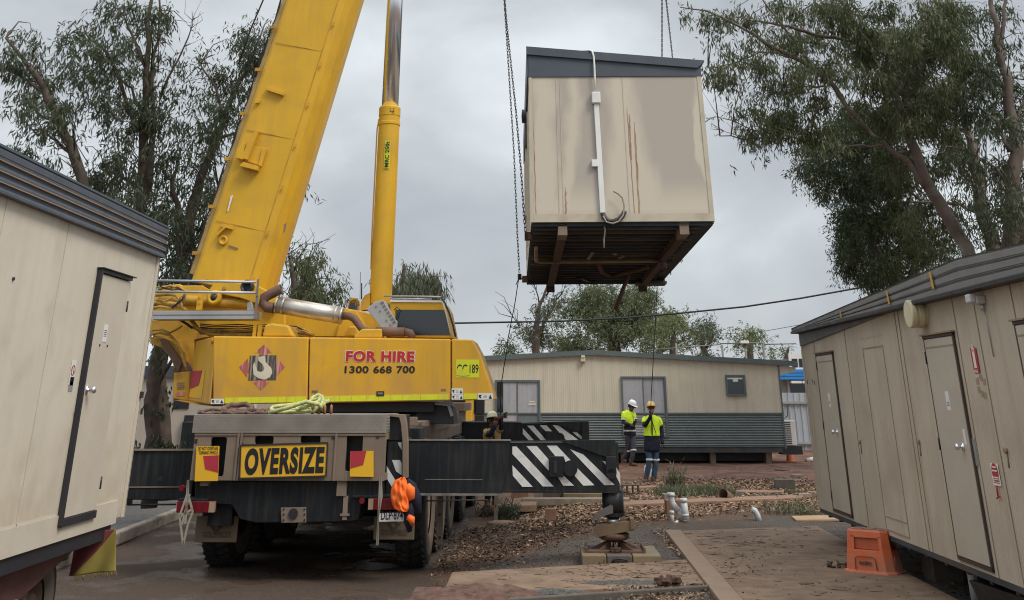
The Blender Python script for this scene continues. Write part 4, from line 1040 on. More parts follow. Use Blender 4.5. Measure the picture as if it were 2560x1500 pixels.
# jack leg
def jack(cx, cy, ztop_, zc, zr, zfoot, par, r=.15):
    q = MB(); q.cyl((cx, cy, zc), (cx, cy, ztop_), r, 24); q.lathe((cx, cy, zc), (0, 0, 1), [(r+.012, 0), (r+.012, .05)], 24); j = q.build('jack_cylinder', M['black'], cr_)
    q = MB(); q.cyl((cx, cy, zr), (cx, cy, zc), r*.60, 20); q.build('jack_rod', M['chrome'], j)
    q = MB(); q.cyl((cx, cy, zfoot+.1), (cx, cy, zr), r*.35, 16); q.lathe((cx, cy, zfoot+.13), (0, 0, 1), [(0, 0), (.17, .0), (.21, .02), (.21, .07), (.17, .085), (0, .09)], 24)
    q.build('ball_foot', M['rust'], j)
    q = MB(); z = zfoot+.30
    q.prism([(cx-.28, cy-.18, z), (cx+.26, cy-.2, z+.07), (cx+.27, cy-.2, z-.04), (cx-.26, cy-.18, z-.13)], (0, .03, 0)); q.prism([(cx-.28, cy+.18, z), (cx+.26, cy+.2, z+.07), (cx+.27, cy+.2, z-.04), (cx-.26, cy+.18, z-.13)], (0, .03, 0))
    q.bar((cx-.24, cy, z-.02), (cx+.24, cy, z+.03), .36, .025); q.bb(cx+.22, cy-.22, z-.03, cx+.27, cy+.2, z+.09)
    q.build('tilted_foot_tray', mat('yellow_brown_worn_steel', (.15, .10, .055), .75, var=.3, scale=5, dirt=(.10, .06, .04), dirt_amt=.7, dirt_scale=4), j)
    q = MB(); zf = zfoot
    for a in range(8):
        t = a*math.pi/4; q.prism([(cx+math.cos(t)*.08, cy+math.sin(t)*.08, zf+.13), (cx+math.cos(t)*.34, cy+math.sin(t)*.34, zf+.025), (cx+math.cos(t)*.08, cy+math.sin(t)*.08, zf+.025)], (-math.sin(t)*.015, math.cos(t)*.015, 0))
    q.bb(cx-.37, cy-.30, zf, cx+.37, cy+.30, zf+.025); q.bb(cx-.40, cy-.30, zf, cx-.372, cy+.30, zf+.06); q.bb(cx+.372, cy-.30, zf, cx+.40, cy+.30, zf+.06)
    q.tube([(cx-.07, cy-.305, zf+.03), (cx-.07, cy-.32, zf+.06), (cx+.07, cy-.32, zf+.06), (cx+.07, cy-.305, zf+.03)], .012, 6)
    q.build('foot_plate', M['rust'], j)
    return j
jc = C(1532, 1250, OJ)
PADH = .25
zj1 = C(1532, 1290, OJ).z; zj2 = C(1532, 1315, OJ).z
jack(jc.x, OJ, zb1+.03, zj1, zj2, PADH, cr_, .148)
q = MB(); p0 = C(1530, 1262, OJ-.15)
q.prism([C(1528, 1262, OJ-.17), C(1533, 1266, OJ-.17), C(1533, 1283, OJ-.17), C(1510, 1290, OJ-.17), C(1490, 1298, OJ-.17), C(1484, 1306, OJ-.17), C(1482, 1296, OJ-.17), C(1496, 1278, OJ-.17)], (0, .03, 0)); q.build('jack_handle', mat('grey_steel_lever', (.14, .135, .13), .5, metal=.4), cr_)
# left rear outrigger
xl0 = C(478, 1180, .36).x
yl_ = .55; zt2 = C(400, 1125, yl_).z; zb2 = C(400, 1250, yl_).z
q = MB(); q.bb(-4.6, yl_, zb2, xl0-.02, yl_+.42, zt2); ol = q.build('outrigger_box', M['black'], cr_, bevel=.01)
q = MB(); q.bar((-4.6, yl_-.003, zb2+.14), (xl0-.1, yl_-.003, zb2+.16), .02, .014); q.bar((-4.6, yl_, zt2), (xl0-.02, yl_, zt2), .05, .02); q.build('worn_edge', M['tan'], ol)
q = MB(); c = C(401, 1197, yl_); q.cyl((c.x, yl_-.004, c.z), (c.x, yl_+.0, c.z), .035, 12); q.build('bolt_hole', M['dark'], ol)
q = MB(); q.bb(-6.2, yl_+.04, zb2+.03, -4.6, yl_+.38, zt2-.03); bl = q.build('outrigger_beam', M['black'], cr_, bevel=.008)
jack(-6.05, yl_+.21, zb2, zb2-.25, zb2-.35, .12, cr_, .148)
q = MB(); q.tube([C(320, 1262, .6), C(440, 1261, .5)], .012, 6); q.build('lower_rod', M['black'], cr_)
q = MB(); q.tube([C(1060, 1252, .45), C(1220, 1250, .45)], .01, 6); q.build('lower_rod', M['wire'], cr_)
# far (front) right outrigger
yf = 9.55
zt3 = C(1300, 1056, yf).z; zb3 = C(1300, 1128, yf).z
xf0 = 1.42; xf1 = C(1303, 1080, yf).x; xf2 = C(1473, 1080, yf).x
outer2, beam2, yb2 = outrigger(yf, xf0, xf1, xf2, zt3, zb3)
st2 = [[(1307, 1070), (1335, 1101), (1322, 1101), (1307, 1085)], [(1318, 1064), (1334, 1064), (1366, 1101), (1352, 1101)], [(1349, 1063), (1366, 1063), (1380, 1078), (1364, 1078)],
       [(1381, 1062), (1397, 1064), (1446, 1100), (1416, 1101)], [(1431, 1080), (1441, 1080), (1460, 1095), (1452, 1098)]]
stripes(st2, yf+.04, beam2)
q = MB(); cpoly(q, [(1303, 1056), (1455, 1053), (1455, 1079), (1440, 1078), (1385, 1058)], yf+.033, -.03); q.build('beam_end_plate', M['black'], beam2)
q = MB(); crect(q, 1365, 1079, 1389, 1106, yf-.02, .05); c = C(1400, 1095, yf); q.cyl((c.x, yf-.01, c.z), (c.x, yf+.035, c.z), .10, 20); q.build('control_box', M['black'], beam2)
q = MB(); crect(q, 1455, 1053, 1473, 1125, yf-.03, .5); q.build('jack_clamp', M['black'], beam2)
c = C(1462, 1150, yf+.25)
jack(c.x, yf+.25, zb3, zb3-.25, .62, .30, cr_, .15)
q = MB(); q.bb(-4.8, yf, zb3, -1.42, yf+.42, zt3); q.build('outrigger_box', M['black'], cr_, bevel=.01)
# ---- slewing ring and superstructure
mb = MB(); mb.cyl((0, 4.6, 1.62), (0, 4.6, 1.98), 1.15, 40); mb.build('slewing_ring', M['dark'], cr_)
YS = 2.75
mb = MB()
crect(mb, 720, 1004, 1085, 1030, YS+.25, 3.2)
mb.build('slewing_platform', M['dark'], cr_)
mb = MB(); q3 = [C(1064, 1010, YS+.4), C(1118, 1012, YS+.4), C(1130, 1018, YS+.4), C(1135, 1060, YS+.4), C(1030, 1060, YS+.4), C(1040, 1035, YS+.4)]
mb.prism(q3, (0, .8, 0)); mb.build('slew_bracket', mat('dark_grey_steel', (.05, .05, .052), .6, var=.3, dirt=(.12, .09, .06), dirt_amt=.5), cr_, bevel=.01)
mb = MB(); mb.bar(C(1066, 1008, YS+.38), C(1120, 1013, YS+.38), .08, .02); mb.bar(C(1122, 1013, YS+.38), C(1130, 1040, YS+.38), .02, .05); mb.build('worn_guard_edge', M['steel'], cr_)
# engine housing: panels
A0, A1, A2 = 533, 772, 1127
def yt(px): return 840+(px-530)*(848-840)/650
def ybm(px): return 1012-(px-530)*(1012-1000)/700
def spanel(name, poly, dep, bev=.02, mtl=None):
    q = MB(); cpoly(q, poly, YS, dep); return q.build(name, mtl or M['yellow_panel'], cr_, bevel=bev)
p1 = spanel('side_panel', [(A0, yt(A0)), (A1-1, yt(A1)), (A1-4, ybm(A1)), (A0-1, ybm(A0))], 1.1)
p2 = spanel('side_panel', [(A1+2, yt(A1)), (A2-1, yt(A2)), (A2-1, ybm(A2)), (A1-1, ybm(A1))], 1.1)
p3 = spanel('side_panel', [(A2+2, yt(A2)), (1181, 849), (1200, 885), (1222, 950), (1235, 1000), (A2+2, ybm(A2))], 1.1)
q = MB(); cpoly(q, [(A0+3, yt(A0)+4), (1178, 853), (1230, 998), (A0+3, ybm(A0)-3)], YS+.06, 1.0); q.build('housing_core', M['dark'], cr_)
# chamfered corner and tail block at the left
a_t = C(A0-1, yt(A0), YS); a_b = C(A0-1, ybm(A0), YS); b_t = C(487, 853, YS+.55); b_b = C(474, 1003, YS+.55); b_b.x = b_t.x = (b_t.x+b_b.x)/2; a_t.x = a_b.x = (a_t.x+a_b.x)/2
q = MB(); d_ = Vector((.25, 1.0, 0))
q.hexa([a_b, a_b+Vector((.3, .9, 0)), b_b+Vector((.3, .9, 0)), b_b, a_t, a_t+Vector((.3, .9, 0)), b_t+Vector((.3, .9, 0)), b_t][::1])
ch = q.build('corner_panel', M['yellow_panel'], cr_, bevel=.02)
def chp(u, v, off=.006):
    p = a_t.lerp(b_t, u).lerp(a_b.lerp(b_b, u), v); nrm = Vector((b_t.y-a_t.y, -(b_t.x-a_t.x), 0)).normalized()
    if nrm.y > 0: nrm = -nrm
    return p+nrm*off
def cquad(mbq, pts, off): mbq.prism([chp(u, v, off) for u, v in pts], chp(0, 0, off+.004)-chp(0, 0, off))
q = MB(); cquad(q, [(.36, .50), (.97, .50), (.98, .93), (.37, .93)], .004); mk = q.build('rear_marker_sign', M['signyel'], ch)
q = MB(); cquad(q, [(.47, .50), (.97, .50), (.97, .80), (.57, .73)], .010); q.build('red_marker', M['signred'], mk)
q = MB(); p = chp(.15, .07, 0); q.lathe(p, chp(0, 0, 1)-chp(0, 0, 0), [(.035, 0), (.035, .02), (.015, .03), (0, .03)], 14); q.build('lifting_eye', M['yellow_dirty'], ch)
q = MB()
t_ = C(434, 932, YS+.62); u_ = C(474, 928, YS+.62); v_ = C(474, 1003, YS+.62); w_ = C(432, 997, YS+.62)
q.prism([t_, u_, v_, w_], (0, .9, 0)); cwt = q.build('counterweight', M['yellow_dirty'], cr_, bevel=.015)
q = MB()
for k in range(4): crect(q, 442, 956+k*5, 462-(k % 2)*3, 958+k*5, YS+.612, .004)
q.build('weight_marking', M['tan'], cwt); q = MB(); crect(q, 441, 981, 462, 990, YS+.612, .004); q.build('red_plate', M['faded_red'], cwt)
q = MB(); cpoly(q, [(474, 1004), (533, 1013), (533, 1016), (500, 1012), (432, 1000)], YS+.3, .9); q.build('counterweight_base', M['yellow_dirty'], cr_)
# tape along the bottom, joints, recessed handles, labels
def onp(px0, py0, px1, py1, mtl, name, par, off=.004, th=.003):
    q = MB(); crect(q, px0, py0, px1, py1, YS-off, th); return q.build(name, mtl, par)
def tapey(px): return ybm(px)-17
q = MB(); x = 562; rg = random.Random(5)
while x < 766:
    w_ = rg.choice((30, 44, 22)); x2 = min(x+w_, 766); cpoly(q, [(x+.4, tapey(x)), (x2-.4, tapey(x2)), (x2-.4, ybm(x2)-3), (x+.4, ybm(x)-3)], YS-.001, -.003); x = x2
q.build('reflective_tape', M['fluoy'], p1)
q = MB(); x = 775
while x < 1122:
    w_ = rg.choice((30, 44, 38)); x2 = min(x+w_, 1122); cpoly(q, [(x+.4, tapey(x)), (x2-.4, tapey(x2)), (x2-.4, ybm(x2)-3), (x+.4, ybm(x)-3)], YS-.001, -.003); x = x2
q.build('reflective_tape', M['fluoy'], p2)
q = MB(); cpoly(q, [(1159, tapey(1159)), (1192, tapey(1192)), (1192, ybm(1192)-3), (1159, ybm(1159)-3)], YS-.001, -.003); q.build('reflective_tape', M['fluoy'], p3)
for (x0, y0, x1_, y1, par) in ((779, 976, 794, 983, p2), (1102, 972, 1115, 978, p2)): onp(x0, y0, x1_, y1, M['tan'], 'panel_latch', par, .003)
h_ = onp(941, 978, 960, 990, M['dark'], 'panel_handle', p2, .012, .012); onp(944, 981, 957, 986, M['tan'], 'handle_plate', h_, .015)
for (x0, y0, x1_, y1, par) in ((527, 997, 560, 1010, p1), (1129, 971, 1157, 985, p3), (1129, 986, 1158, 999, p3), (1194, 983, 1232, 999, p3)):
    l_ = onp(x0, y0, x1_, y1, M['white'], 'warning_label', par, .006)
    q = MB(); w = x1_-x0; h = y1-y0
    cpoly(q, [(x1_-w*.28, y1-h*.15), (x1_-w*.17, y0+h*.2), (x1_-w*.05, y1-h*.15)], YS-.0065, -.002)
    cpoly(q, [(x0+w*.06, y0+h*.3), (x0+w*.3, y0+h*.2), (x0+w*.2, y0+h*.5), (x0+w*.27, y1-h*.2), (x0+w*.12, y1-h*.3)], YS-.0065, -.002)
    q.build('warning_symbol', M['blackletter'], l_)
    q = MB()
    for k in range(3): crect(q, x0+w*.38, y0+h*(.25+k*.2), x0+w*.62, y0+h*(.32+k*.2), YS-.0068, .001)
    q.build('label_print', M['tan'], l_)
# lettering
a = C(864, 904, YS-.004); b = C(1036, 905, YS-.004); c = C(864, 877, YS-.004)
text_mesh('hire_outline', 'FOR HIRE', M['whiteletter'], p2, a+Vector((-.012, 0, -.008)), b-a, (0, 0, 1), (b-a).length+.024, c.z-a.z+.016, .085, .001)
text_mesh('hire_lettering', 'FOR HIRE', M['redletter'], p2, a+Vector((0, -.003, 0)), b-a, (0, 0, 1), (b-a).length, c.z-a.z, .048, .002)
a = C(861, 933, YS-.004); b = C(1037, 933, YS-.004); c = C(861, 915, YS-.004)
for x0_, x1_, tx in ((861, 921, '1300'), (933, 979, '668'), (991, 1037, '700')):
    a = C(x0_, 933, YS-.004); b = C(x1_, 933, YS-.004); text_mesh('phone_number', tx, M['blackletter'], p2, a, b-a, (0, 0, 1), (b-a).length, c.z-a.z, .03, .002)
pl_ = onp(1139, 899, 1198, 944, M['fluoy'], 'number_sticker', p3, .005)
a = C(1142, 934, YS-.006); b = C(1168, 934, YS-.006); c = C(1142, 911, YS-.006)
text_mesh('sticker_lettering', 'CC', M['blackletter'], pl_, a, b-a, (0, 0, 1), (b-a).length, c.z-a.z, .01, .002)
a = C(1174, 933, YS-.006); b = C(1196, 933, YS-.006)
text_mesh('sticker_lettering', '189', M['blackletter'], pl_, a, b-a, (0, 0, 1), (b-a).length, c.z-a.z, .012, .002)
q = MB(); cpoly(q, [(1141, 921), (1155, 924), (1172, 920), (1175, 938), (1158, 940), (1141, 938)], YS-.010, -.002); q.build('paint_over', M['fluoy'], pl_)
# emblem: four faded arrowheads round a dark square with a cream hook
em = MB(); cx0, cy0 = 655, 919
for pts in ([(660, 861), (680, 882), (669, 882), (669, 888), (649, 888), (649, 882), (637, 882)], [(712, 918), (696, 896), (696, 906), (691, 906), (691, 934), (692, 934), (692, 940)], [(652, 976), (674, 955), (664, 955), (664, 951), (643, 951), (643, 954), (632, 954)], [(598, 918), (620, 896), (620, 907), (622, 907), (622, 932), (618, 932), (618, 944)]):
    cpoly(em, pts, YS-.001, -.003)
em_o = em.build('emblem', M['faded_red'], p1)
q = MB(); cpoly(q, [(625, 889), (691, 888), (690, 950), (621, 951)], YS-.001, -.004); q.build('emblem_square', M['faded_black'], em_o)
q = MB()
hk = [(644, 892), (663, 890), (664, 905), (678, 920), (681, 932), (675, 943), (662, 949), (647, 946), (634, 937), (632, 915), (636, 905), (641, 918), (643, 927), (650, 930), (658, 928), (661, 921), (656, 910), (646, 902)]
cpoly(q, hk, YS-.006, -.003); q.build('hook_symbol', M['faded_cream'], em_o)
# ---- frame behind the housing: boom seat, winch end, hoses
YB = 4.35
mb = MB()
cpoly(mb, [(380, 740), (400, 715), (448, 710), (455, 714), (505, 713), (530, 727), (610, 735), (690, 762), (712, 782), (712, 842), (480, 842), (468, 820), (380, 835)], YB-.55, .12)
cpoly(mb, [(600, 780), (720, 770), (860, 770), (905, 778), (985, 800), (1010, 842), (560, 842)], YB-.2, .9)
mb.islands('turntable_frame', M['yellow'], cr_, bevel=.015)
mb = MB()
cpoly(mb, [(540, 700), (640, 712), (700, 745), (690, 775), (600, 745), (520, 728)], YB-.68, .12)
cpoly(mb, [(850, 800), (873, 775), (888, 774), (905, 800), (930, 842), (840, 842)], YB-.3, .15)
mb.islands('boom_foot_bracket', M['yellow'], cr_, bevel=.015)
mb = MB(); cpoly(mb, [(655, 842), (662, 812), (680, 808), (720, 813), (735, 842)], YS+.12, .5); cpoly(mb, [(885, 838), (905, 822), (955, 822), (955, 845), (885, 845)], YS+.12, .5); cpoly(mb, [(855, 842), (872, 816), (890, 815), (905, 842)], YS+.4, .5)
mb.islands('top_cowl', M['yellow'], cr_, bevel=.03)
# arch at lower left
mb = MB()
pts = [(375, 842), (400, 842), (430, 852), (452, 880), (468, 930), (470, 945), (440, 945), (430, 900), (405, 870), (375, 858)]
cpoly(mb, pts, YB-.9, .35)
cpoly(mb, [(376, 800), (480, 800), (520, 842), (486, 850), (474, 930), (452, 878), (428, 848), (376, 838)], YB-.6, .5)
mb.build('counterweight_arch', M['yellow_dirty'], cr_, bevel=.01)
mb = MB(); cpoly(mb, [(398, 848), (412, 846), (455, 905), (445, 930)], YB-1.0, .1); cpoly(mb, [(430, 930), (452, 895), (470, 925), (472, 940), (430, 948)], YB-.95, .3); mb.build('hydraulic_link', mat('brown_oily_steel', (.16, .085, .05), .6, var=.25), cr_)
# drum and bolts
mb = MB(); c = C(532, 743, YB-.8)
mb.lathe(c+Vector((0, .15, 0)), (0, -1, 0), [(0, 0), (.125, 0), (.125, .1), (.10, .12), (.06, .12), (.055, .05), (0, .05)], 28); wd = mb.build('winch_end', M['yellow'], cr_)
mb = MB(); mb.lathe(c+Vector((0, .04, 0)), (0, -1, 0), [(0, 0), (.05, 0), (.05, .01), (0, .01)], 16); mb.build('winch_shaft_hole', M['dark'], wd)
mb = MB(); c2 = C(495, 755, YB-.6); mb.cyl(C(400, 748, YB-.55), C(640, 760, YB-.55), .09, 16); mb.build('winch_drum', M['yellow_dirty'], cr_)
mb = MB(); crect(mb, 492, 738, 505, 775, YB-.82, .06); mb.build('vertical_plate', M['yellow'], cr_)
mb = MB()
for px, py in ((498, 745), (498, 758), (517, 700), (560, 721)): c = C(px, py, YB-.83); mb.cyl(c, c+Vector((0, .05, 0)), .022, 8)
mb.islands('bolt_head', M['yellow_dirty'], cr_)
mb = MB(); c = C(560, 721, YB-.70); mb.cyl(c, c+Vector((0, .05, 0)), .028, 14); mb.build('pin', M['rust'], cr_)
mb = MB(); c = C(622, 718, YB-.9); mb.lathe(c, (-.25, -1, .1), [(0, -.05), (.09, -.05), (.11, .05), (.11, .1), (.085, .1), (.08, 0), (0, 0)], 20); mb.build('work_lamp', M['dark'], cr_)
# hoses
hs = MB(); rg = random.Random(8)
def hose(pts, yl, r, mtl='hose'):
    hs.tube([C(px, py, yl+rg.uniform(-.05, .05)) for px, py in pts], r, 7)
for k in range(5):
    hose([(470+k*8, 815+k*3), (500, 822+k*3), (560, 826+k*2), (620, 826+k*3), (660, 822+k*3), (720, 820+k*4), (760, 824+k*4), (785, 838+k*2)], YB-1.0, .018)
hose([(478, 800), (495, 822), (520, 835), (560, 838), (660, 836)], YB-1.1, .032)
hose([(380, 835), (400, 831), (425, 838), (445, 860), (458, 900), (466, 925)], YB-1.1, .024)
hose([(380, 826), (405, 824), (425, 832), (445, 822), (455, 815)], YB-1.05, .016)
hose([(385, 760), (410, 757), (440, 760), (466, 777)], YB-1.0, .034)
hose([(388, 738), (420, 736), (440, 738), (452, 755), (455, 772)], YB-1.0, .028)
hose([(395, 725), (425, 714), (450, 722), (462, 730)], YB-1.0, .022)
hose([(392, 718), (420, 722), (445, 716), (465, 728), (463, 745), (458, 765)], YB-1.02, .018)
hose([(390, 750), (412, 752), (430, 745), (445, 752), (452, 742), (465, 735)], YB-1.04, .014)
hose([(382, 772), (400, 766), (425, 770), (440, 768)], YB-1.0, .024)
hs.build('hydraulic_hose', M['hose'], cr_)
hs = MB()
for k in range(6): hose([(500, 810+k*4.0), (540, 813+k*4.2), (600, 811+k*4.5), (635, 814+k*4.4), (680, 811+k*4.4), (740, 816+k*4.4), (776, 832+k*2)], YB-.95, .010)
hose([(400, 716), (430, 725), (455, 722)], YB-1.06, .012); hose([(450, 800), (470, 812), (480, 820)], YB-1.1, .02)
hose([(430, 770), (455, 750), (462, 735)], YB-1.1, .02)
hs.build('black_hose', M['blackpipe'], cr_)
mb = MB(); crect(mb, 632, 812, 640, 842, YS+.3, .05); crect(mb, 644, 812, 654, 842, YS+.3, .05); mb.islands('hose_clamp', M['yellow'], cr_)
# walkway plank and handrails
mb = MB(); YW = 2.9
crect(mb, 380, 777, 636, 798, YW, .45); pk = mb.build('walkway_plank', M['alu'], cr_, bevel=.004)
mb = MB(); crect(mb, 380, 786, 634, 788, YW-.006, .006); mb.build('plank_groove', M['tan'], pk)
mb = MB()
mb.tube([C(370, 701, YW), C(640, 705, YW)], .021, 10); mb.tube([C(370, 729, YW), C(640, 732, YW)], .021, 10)
mb.islands('handrail', M['steel'], cr_)
mb = MB(); crect(mb, 641, 698, 646, 740, YW-.02, .02); mb.bar(C(643, 740, YW), C(638, 798, YW), .045, .02); mb.build('handrail_post', mat('brown_grey_post', (.20, .17, .14), .6), cr_)
mb = MB(); cpoly(mb, [(618, 757), (626, 753), (631, 775), (618, 775)], YW+.1, .1); mb.build('plank_bracket', M['alu'], pk)
# exhaust
mb = MB(); YM = 3.0
a = C(693, 762, YM); b = C(856, 790, YM)
mb.cyl(a, b, .135, 28); d_ = (b-a).normalized()
for t in (.0, .10, .90, .985): mb.lathe(a.lerp(b, t), d_, [(.139, -.012), (.142, 0), (.139, .012)], 28)
mb.build('muffler', M['muff'], cr_)
mb = MB(); mb.tube([C(685, 770, YM), C(667, 768, YM), (C(658, 758, YM)), C(660, 745, YM), C(680, 733, YM), C(704, 722, YM)], .085, 16, cap=False)
mb.lathe(C(703, 722.5, YM), C(704, 722, YM)-C(680, 733, YM), [(.084, -.02), (.088, 0), (.075, 0), (.072, -.25), (0, -.25)], 16)
mb.build('exhaust_tail', M['exh'], cr_); mb = MB(); mb.tube([C(856, 790, YM), C(872, 790, YM), C(885, 796, YM), C(905, 822, YM-.05), C(918, 828, YM-.05), C(945, 829, YM-.05)], .062, 14)
mb.cyl(C(940, 829, YM-.05), C(1012, 830, YM-.05), .072, 16); mb.tube([C(1012, 830, YM-.05), C(1026, 833, YM-.05), C(1032, 845, YM-.05)], .066, 14)
mb.build('exhaust_pipe', M['exh'], cr_)
# grey box leaning by the cylinder
mb = MB(); cpoly(mb, [(916, 772), (937, 755), (958, 750), (994, 805), (992, 820), (954, 822)], 3.35, .25); gb = mb.build('grey_electrical_box', M['alu'], cr_, bevel=.01)
mb = MB()
for px, py in ((940, 766), (950, 778), (966, 801), (976, 813)): c = C(px, py, 3.345); mb.cyl(c, c+Vector((0, -.01, 0)), .014, 8)
for k in range(7): cpoly(mb, [(951+k*5, 757+k*8), (957+k*5, 754+k*8), (959+k*5, 758+k*8), (953+k*5, 761+k*8)], 3.345, -.006)
mb.islands('box_screw', M['tan'], gb)
mb = MB(); cpoly(mb, [(916, 772), (937, 755), (994, 818), (990, 822)], 3.345, -.003)
# operator cab
mb = MB()
YCb = 3.4
cpoly(mb, [(975, 842), (975, 755), (1108, 755), (1118, 775), (1132, 846)], YCb, 1.1); oc = mb.build('operator_cab', M['yellow'], cr_, bevel=.02)
mb = MB(); cpoly(mb, [(989, 774), (1110, 775), (1128, 838), (989, 838)], YCb-.004, -.006); mb.build('cab_window', M['glass'], oc)
mb = MB(); cpoly(mb, [(975, 749), (1102, 751), (1108, 756), (975, 755)], YCb-.02, 1.15); mb.build('cab_roof_edge', M['white'], oc)
mb = MB(); mb.tube([C(960, 740, YCb-.1), C(1098, 742, YCb-.1), C(1104, 744, YCb-.1)], .014, 8); mb.tube([C(975, 746, YCb), C(1080, 748, YCb)], .012, 6); mb.build('roof_rail', M['steel'], oc)
mb = MB(); mb.tube([C(1102, 743, YCb-.1), C(1112, 757, YCb-.1), C(1122, 780, YCb-.1), C(1132, 812, YCb-.1), C(1139, 842, YCb-.1)], .016, 8); mb.build('wiper_bar', M['dark'], oc)
mb = MB(); mb.tube([C(1106, 752, YCb-.05), C(1116, 785, YCb-.05), C(1128, 838, YCb-.05)], .014, 6); mb.build('pale_bar', M['white'], oc)
mb = MB(); mb.tube([C(990, 800, YCb-.1), C(994, 785, YCb-.1), C(999, 772, YCb-.1), C(992, 768, YCb-.1), C(985, 775, YCb-.1)], .008, 6); mb.build('loose_wire', M['wire'], oc)
mb = MB(); cpoly(mb, [(869, 765), (876, 750), (892, 750), (892, 778), (870, 778)], YCb+1.4, .3); mb.tube([C(874, 755, YCb+1.3), C(882, 748, YCb+1.3), C(892, 749, YCb+1.3), C(896, 765, YCb+1.3)], .03, 8); mb.build('hose_reel', M['yellow_dirty'], cr_)
mb = MB(); cpoly(mb, [(869, 782), (874, 758), (888, 756), (888, 782)], YCb+1.25, .1); mb.build('small_window', M['glass'], cr_)
mb = MB(); mb.tube([C(904, 748, YCb+1.2), C(904, 708, YCb+1.2)], .012, 5); mb.tube([C(900, 750, YCb+1.2), C(901, 680, YCb+1.2)], .005, 5); mb.build('aerial', M['wire'], cr_)
mb = MB(); cpoly(mb, [(902, 755), (912, 738), (925, 732), (925, 775), (900, 775)], YCb+.9, .3); mb.build('valve_block', M['yellow_dirty'], cr_)
# ---- boom
def boom_part():
    B0 = C(594, 715, YB+.0); T0 = C(822, 0, YB+.1)
    ax = (T0-B0).normalized(); yv = Vector((0, 1, 0)); yv = (yv-ax*yv.dot(ax)).normalized(); tv = yv.cross(ax)
    if tv.x < 0: tv = -tv
    return B0, T0, ax, yv, tv
B0, T0, ax, yv, tv = boom_part()
fy = YB-.0
Lb = (T0-B0).length
def bsec(s, k=1.0): return [B0+ax*s+tv*(t*k)+yv*(w_*k) for (t, w_) in
     [(-.70, -.50), (-.62, -.56), (.36, -.58), (.50, -.52), (.62, -.36), (.69, -.15), (.69, .15), (.62, .36), (.50, .52), (.36, .58), (-.62, .56), (-.70, .50)]]
mb = MB(); secs = [bsec(s) for s in (-.12, Lb*.3, Lb*.6, Lb+5.5)]
n = 12; vs = [p for s_ in secs for p in s_]; fs = []
for i in range(3):
    for j in range(n): a = i*n+j; b = i*n+(j+1) % n; fs.append((a, b, b+n, a+n))
mb.add(vs, fs, False); mb.f.append(list(range(n-1, -1, -1))); mb.mi.append(0); mb.sm.append(False); mb.f.append([3*n+j for j in range(n)]); mb.mi.append(0); mb.sm.append(False)
boom = mb.build('boom', M['yellow'], cr_, bevel=.02)
mb = MB(); secs = [bsec(Lb+5.5, .9), bsec(Lb+14, .9)]; mb.add([p for s_ in secs for p in s_], [(j, (j+1) % n, n+(j+1) % n, n+j) for j in range(n)]); mb.build('boom_section', M['yellow'], boom)
def bp(px, py, off=-.585):   # point on the near flat face of the boom
    o0 = FC.m @ (B0+yv*off); nn = (FC.m.to_3x3() @ yv)
    return FC.L(Ppl(px, py, o0, nn))
mb = MB()
a = bp(632, 708); 
for s0, s1 in ((0, Lb+5),):
    mb.bar(B0+ax*.1+tv*.37-yv*.582, B0+ax*(Lb+5)+tv*.37-yv*.582, .012, .012)
for t in (.17, .47, .78): p = B0+ax*(Lb*t)-yv*.578; mb.bar(p-tv*.60, p+tv*.35, .010, .006, up=yv)
for t in (.0, .145, .29, .43, .57, .71, .86, 1.0):
    p = B0+ax*(Lb*t+.1)+tv*.43-yv*.578; mb.cyl(p, p-yv*.02, .018, 8); p2_ = p+ax*.06; mb.cyl(p2_, p2_-yv*.02, .012, 8)
mb.islands('seam_and_bolt', M['yellow_dirty'], boom)
mb = MB()
def bplate(q, pts, th=.03, off=-.583): q.prism([bp(px, py, off) for px, py in pts], -yv*th)
bplate(mb, [(668, 219), (712, 233), (710, 241), (667, 227)], .07)
bplate(mb, [(640, 250), (652, 250), (650, 258), (640, 260)], .05)
bplate(mb, [(555, 560), (585, 566), (584, 575), (553, 568)], .05)
bplate(mb, [(597, 376), (612, 360), (616, 362), (610, 402), (595, 398)], .12); bplate(mb, [(612, 362), (664, 372), (668, 378), (654, 415), (612, 402)], .02); bplate(mb, [(606, 416), (614, 410), (652, 420), (648, 430), (606, 420)], .16)
bplate(mb, [(658, 372), (668, 374), (655, 418), (648, 414)], .06); bplate(mb, [(606, 398), (622, 402), (650, 330), (646, 325), (630, 345)], .10)
bplate(mb, [(543, 588), (566, 566), (568, 570), (546, 592)], .09)
mb.islands('boom_bracket', M['yellow'], boom, bevel=.004)
mb = MB(); p = bp(558, 601); mb.lathe(p, -yv, [(.04, 0), (.04, .02), (.085, .03), (.085, 0)], 20, closed=False); mb.lathe(p, -yv, [(0, .004), (.04, .004)], 16); mb.build('ring_boss', M['yellow'], boom)
mb = MB(); bplate(mb, [(571, 612), (596, 620), (594, 624), (571, 616)], .006); bplate(mb, [(710, 560), (717, 558), (712, 580), (708, 582)], .004, -.575); mb.islands('scrape_mark', M['tan'], boom)
mb = MB(); bplate(mb, [(577, 490), (583, 488), (571, 528), (568, 528)], .005); mb.build('worn_label', M['white'], boom)
mb = MB()   # chain guard and cables down the back of the boom
mb.bar(B0+ax*0-tv*.74-yv*.45, B0+ax*(Lb+5)-tv*.74-yv*.45, .10, .05, up=yv); mb.build('boom_back_rail', mat('dusty_back_rail', (.40, .27, .10), .7, var=.2), boom)
mb = MB(); 
for k in range(2): mb.tube([B0+ax*s_-tv*(.80+.03*k+.015*math.sin(s_*7+k))-yv*(.5-.06*k) for s_ in [i*.25 for i in range(int(Lb*4)+12)]], .012, 5)
mb.build('boom_cable', M['wire'], boom)
mb = MB()
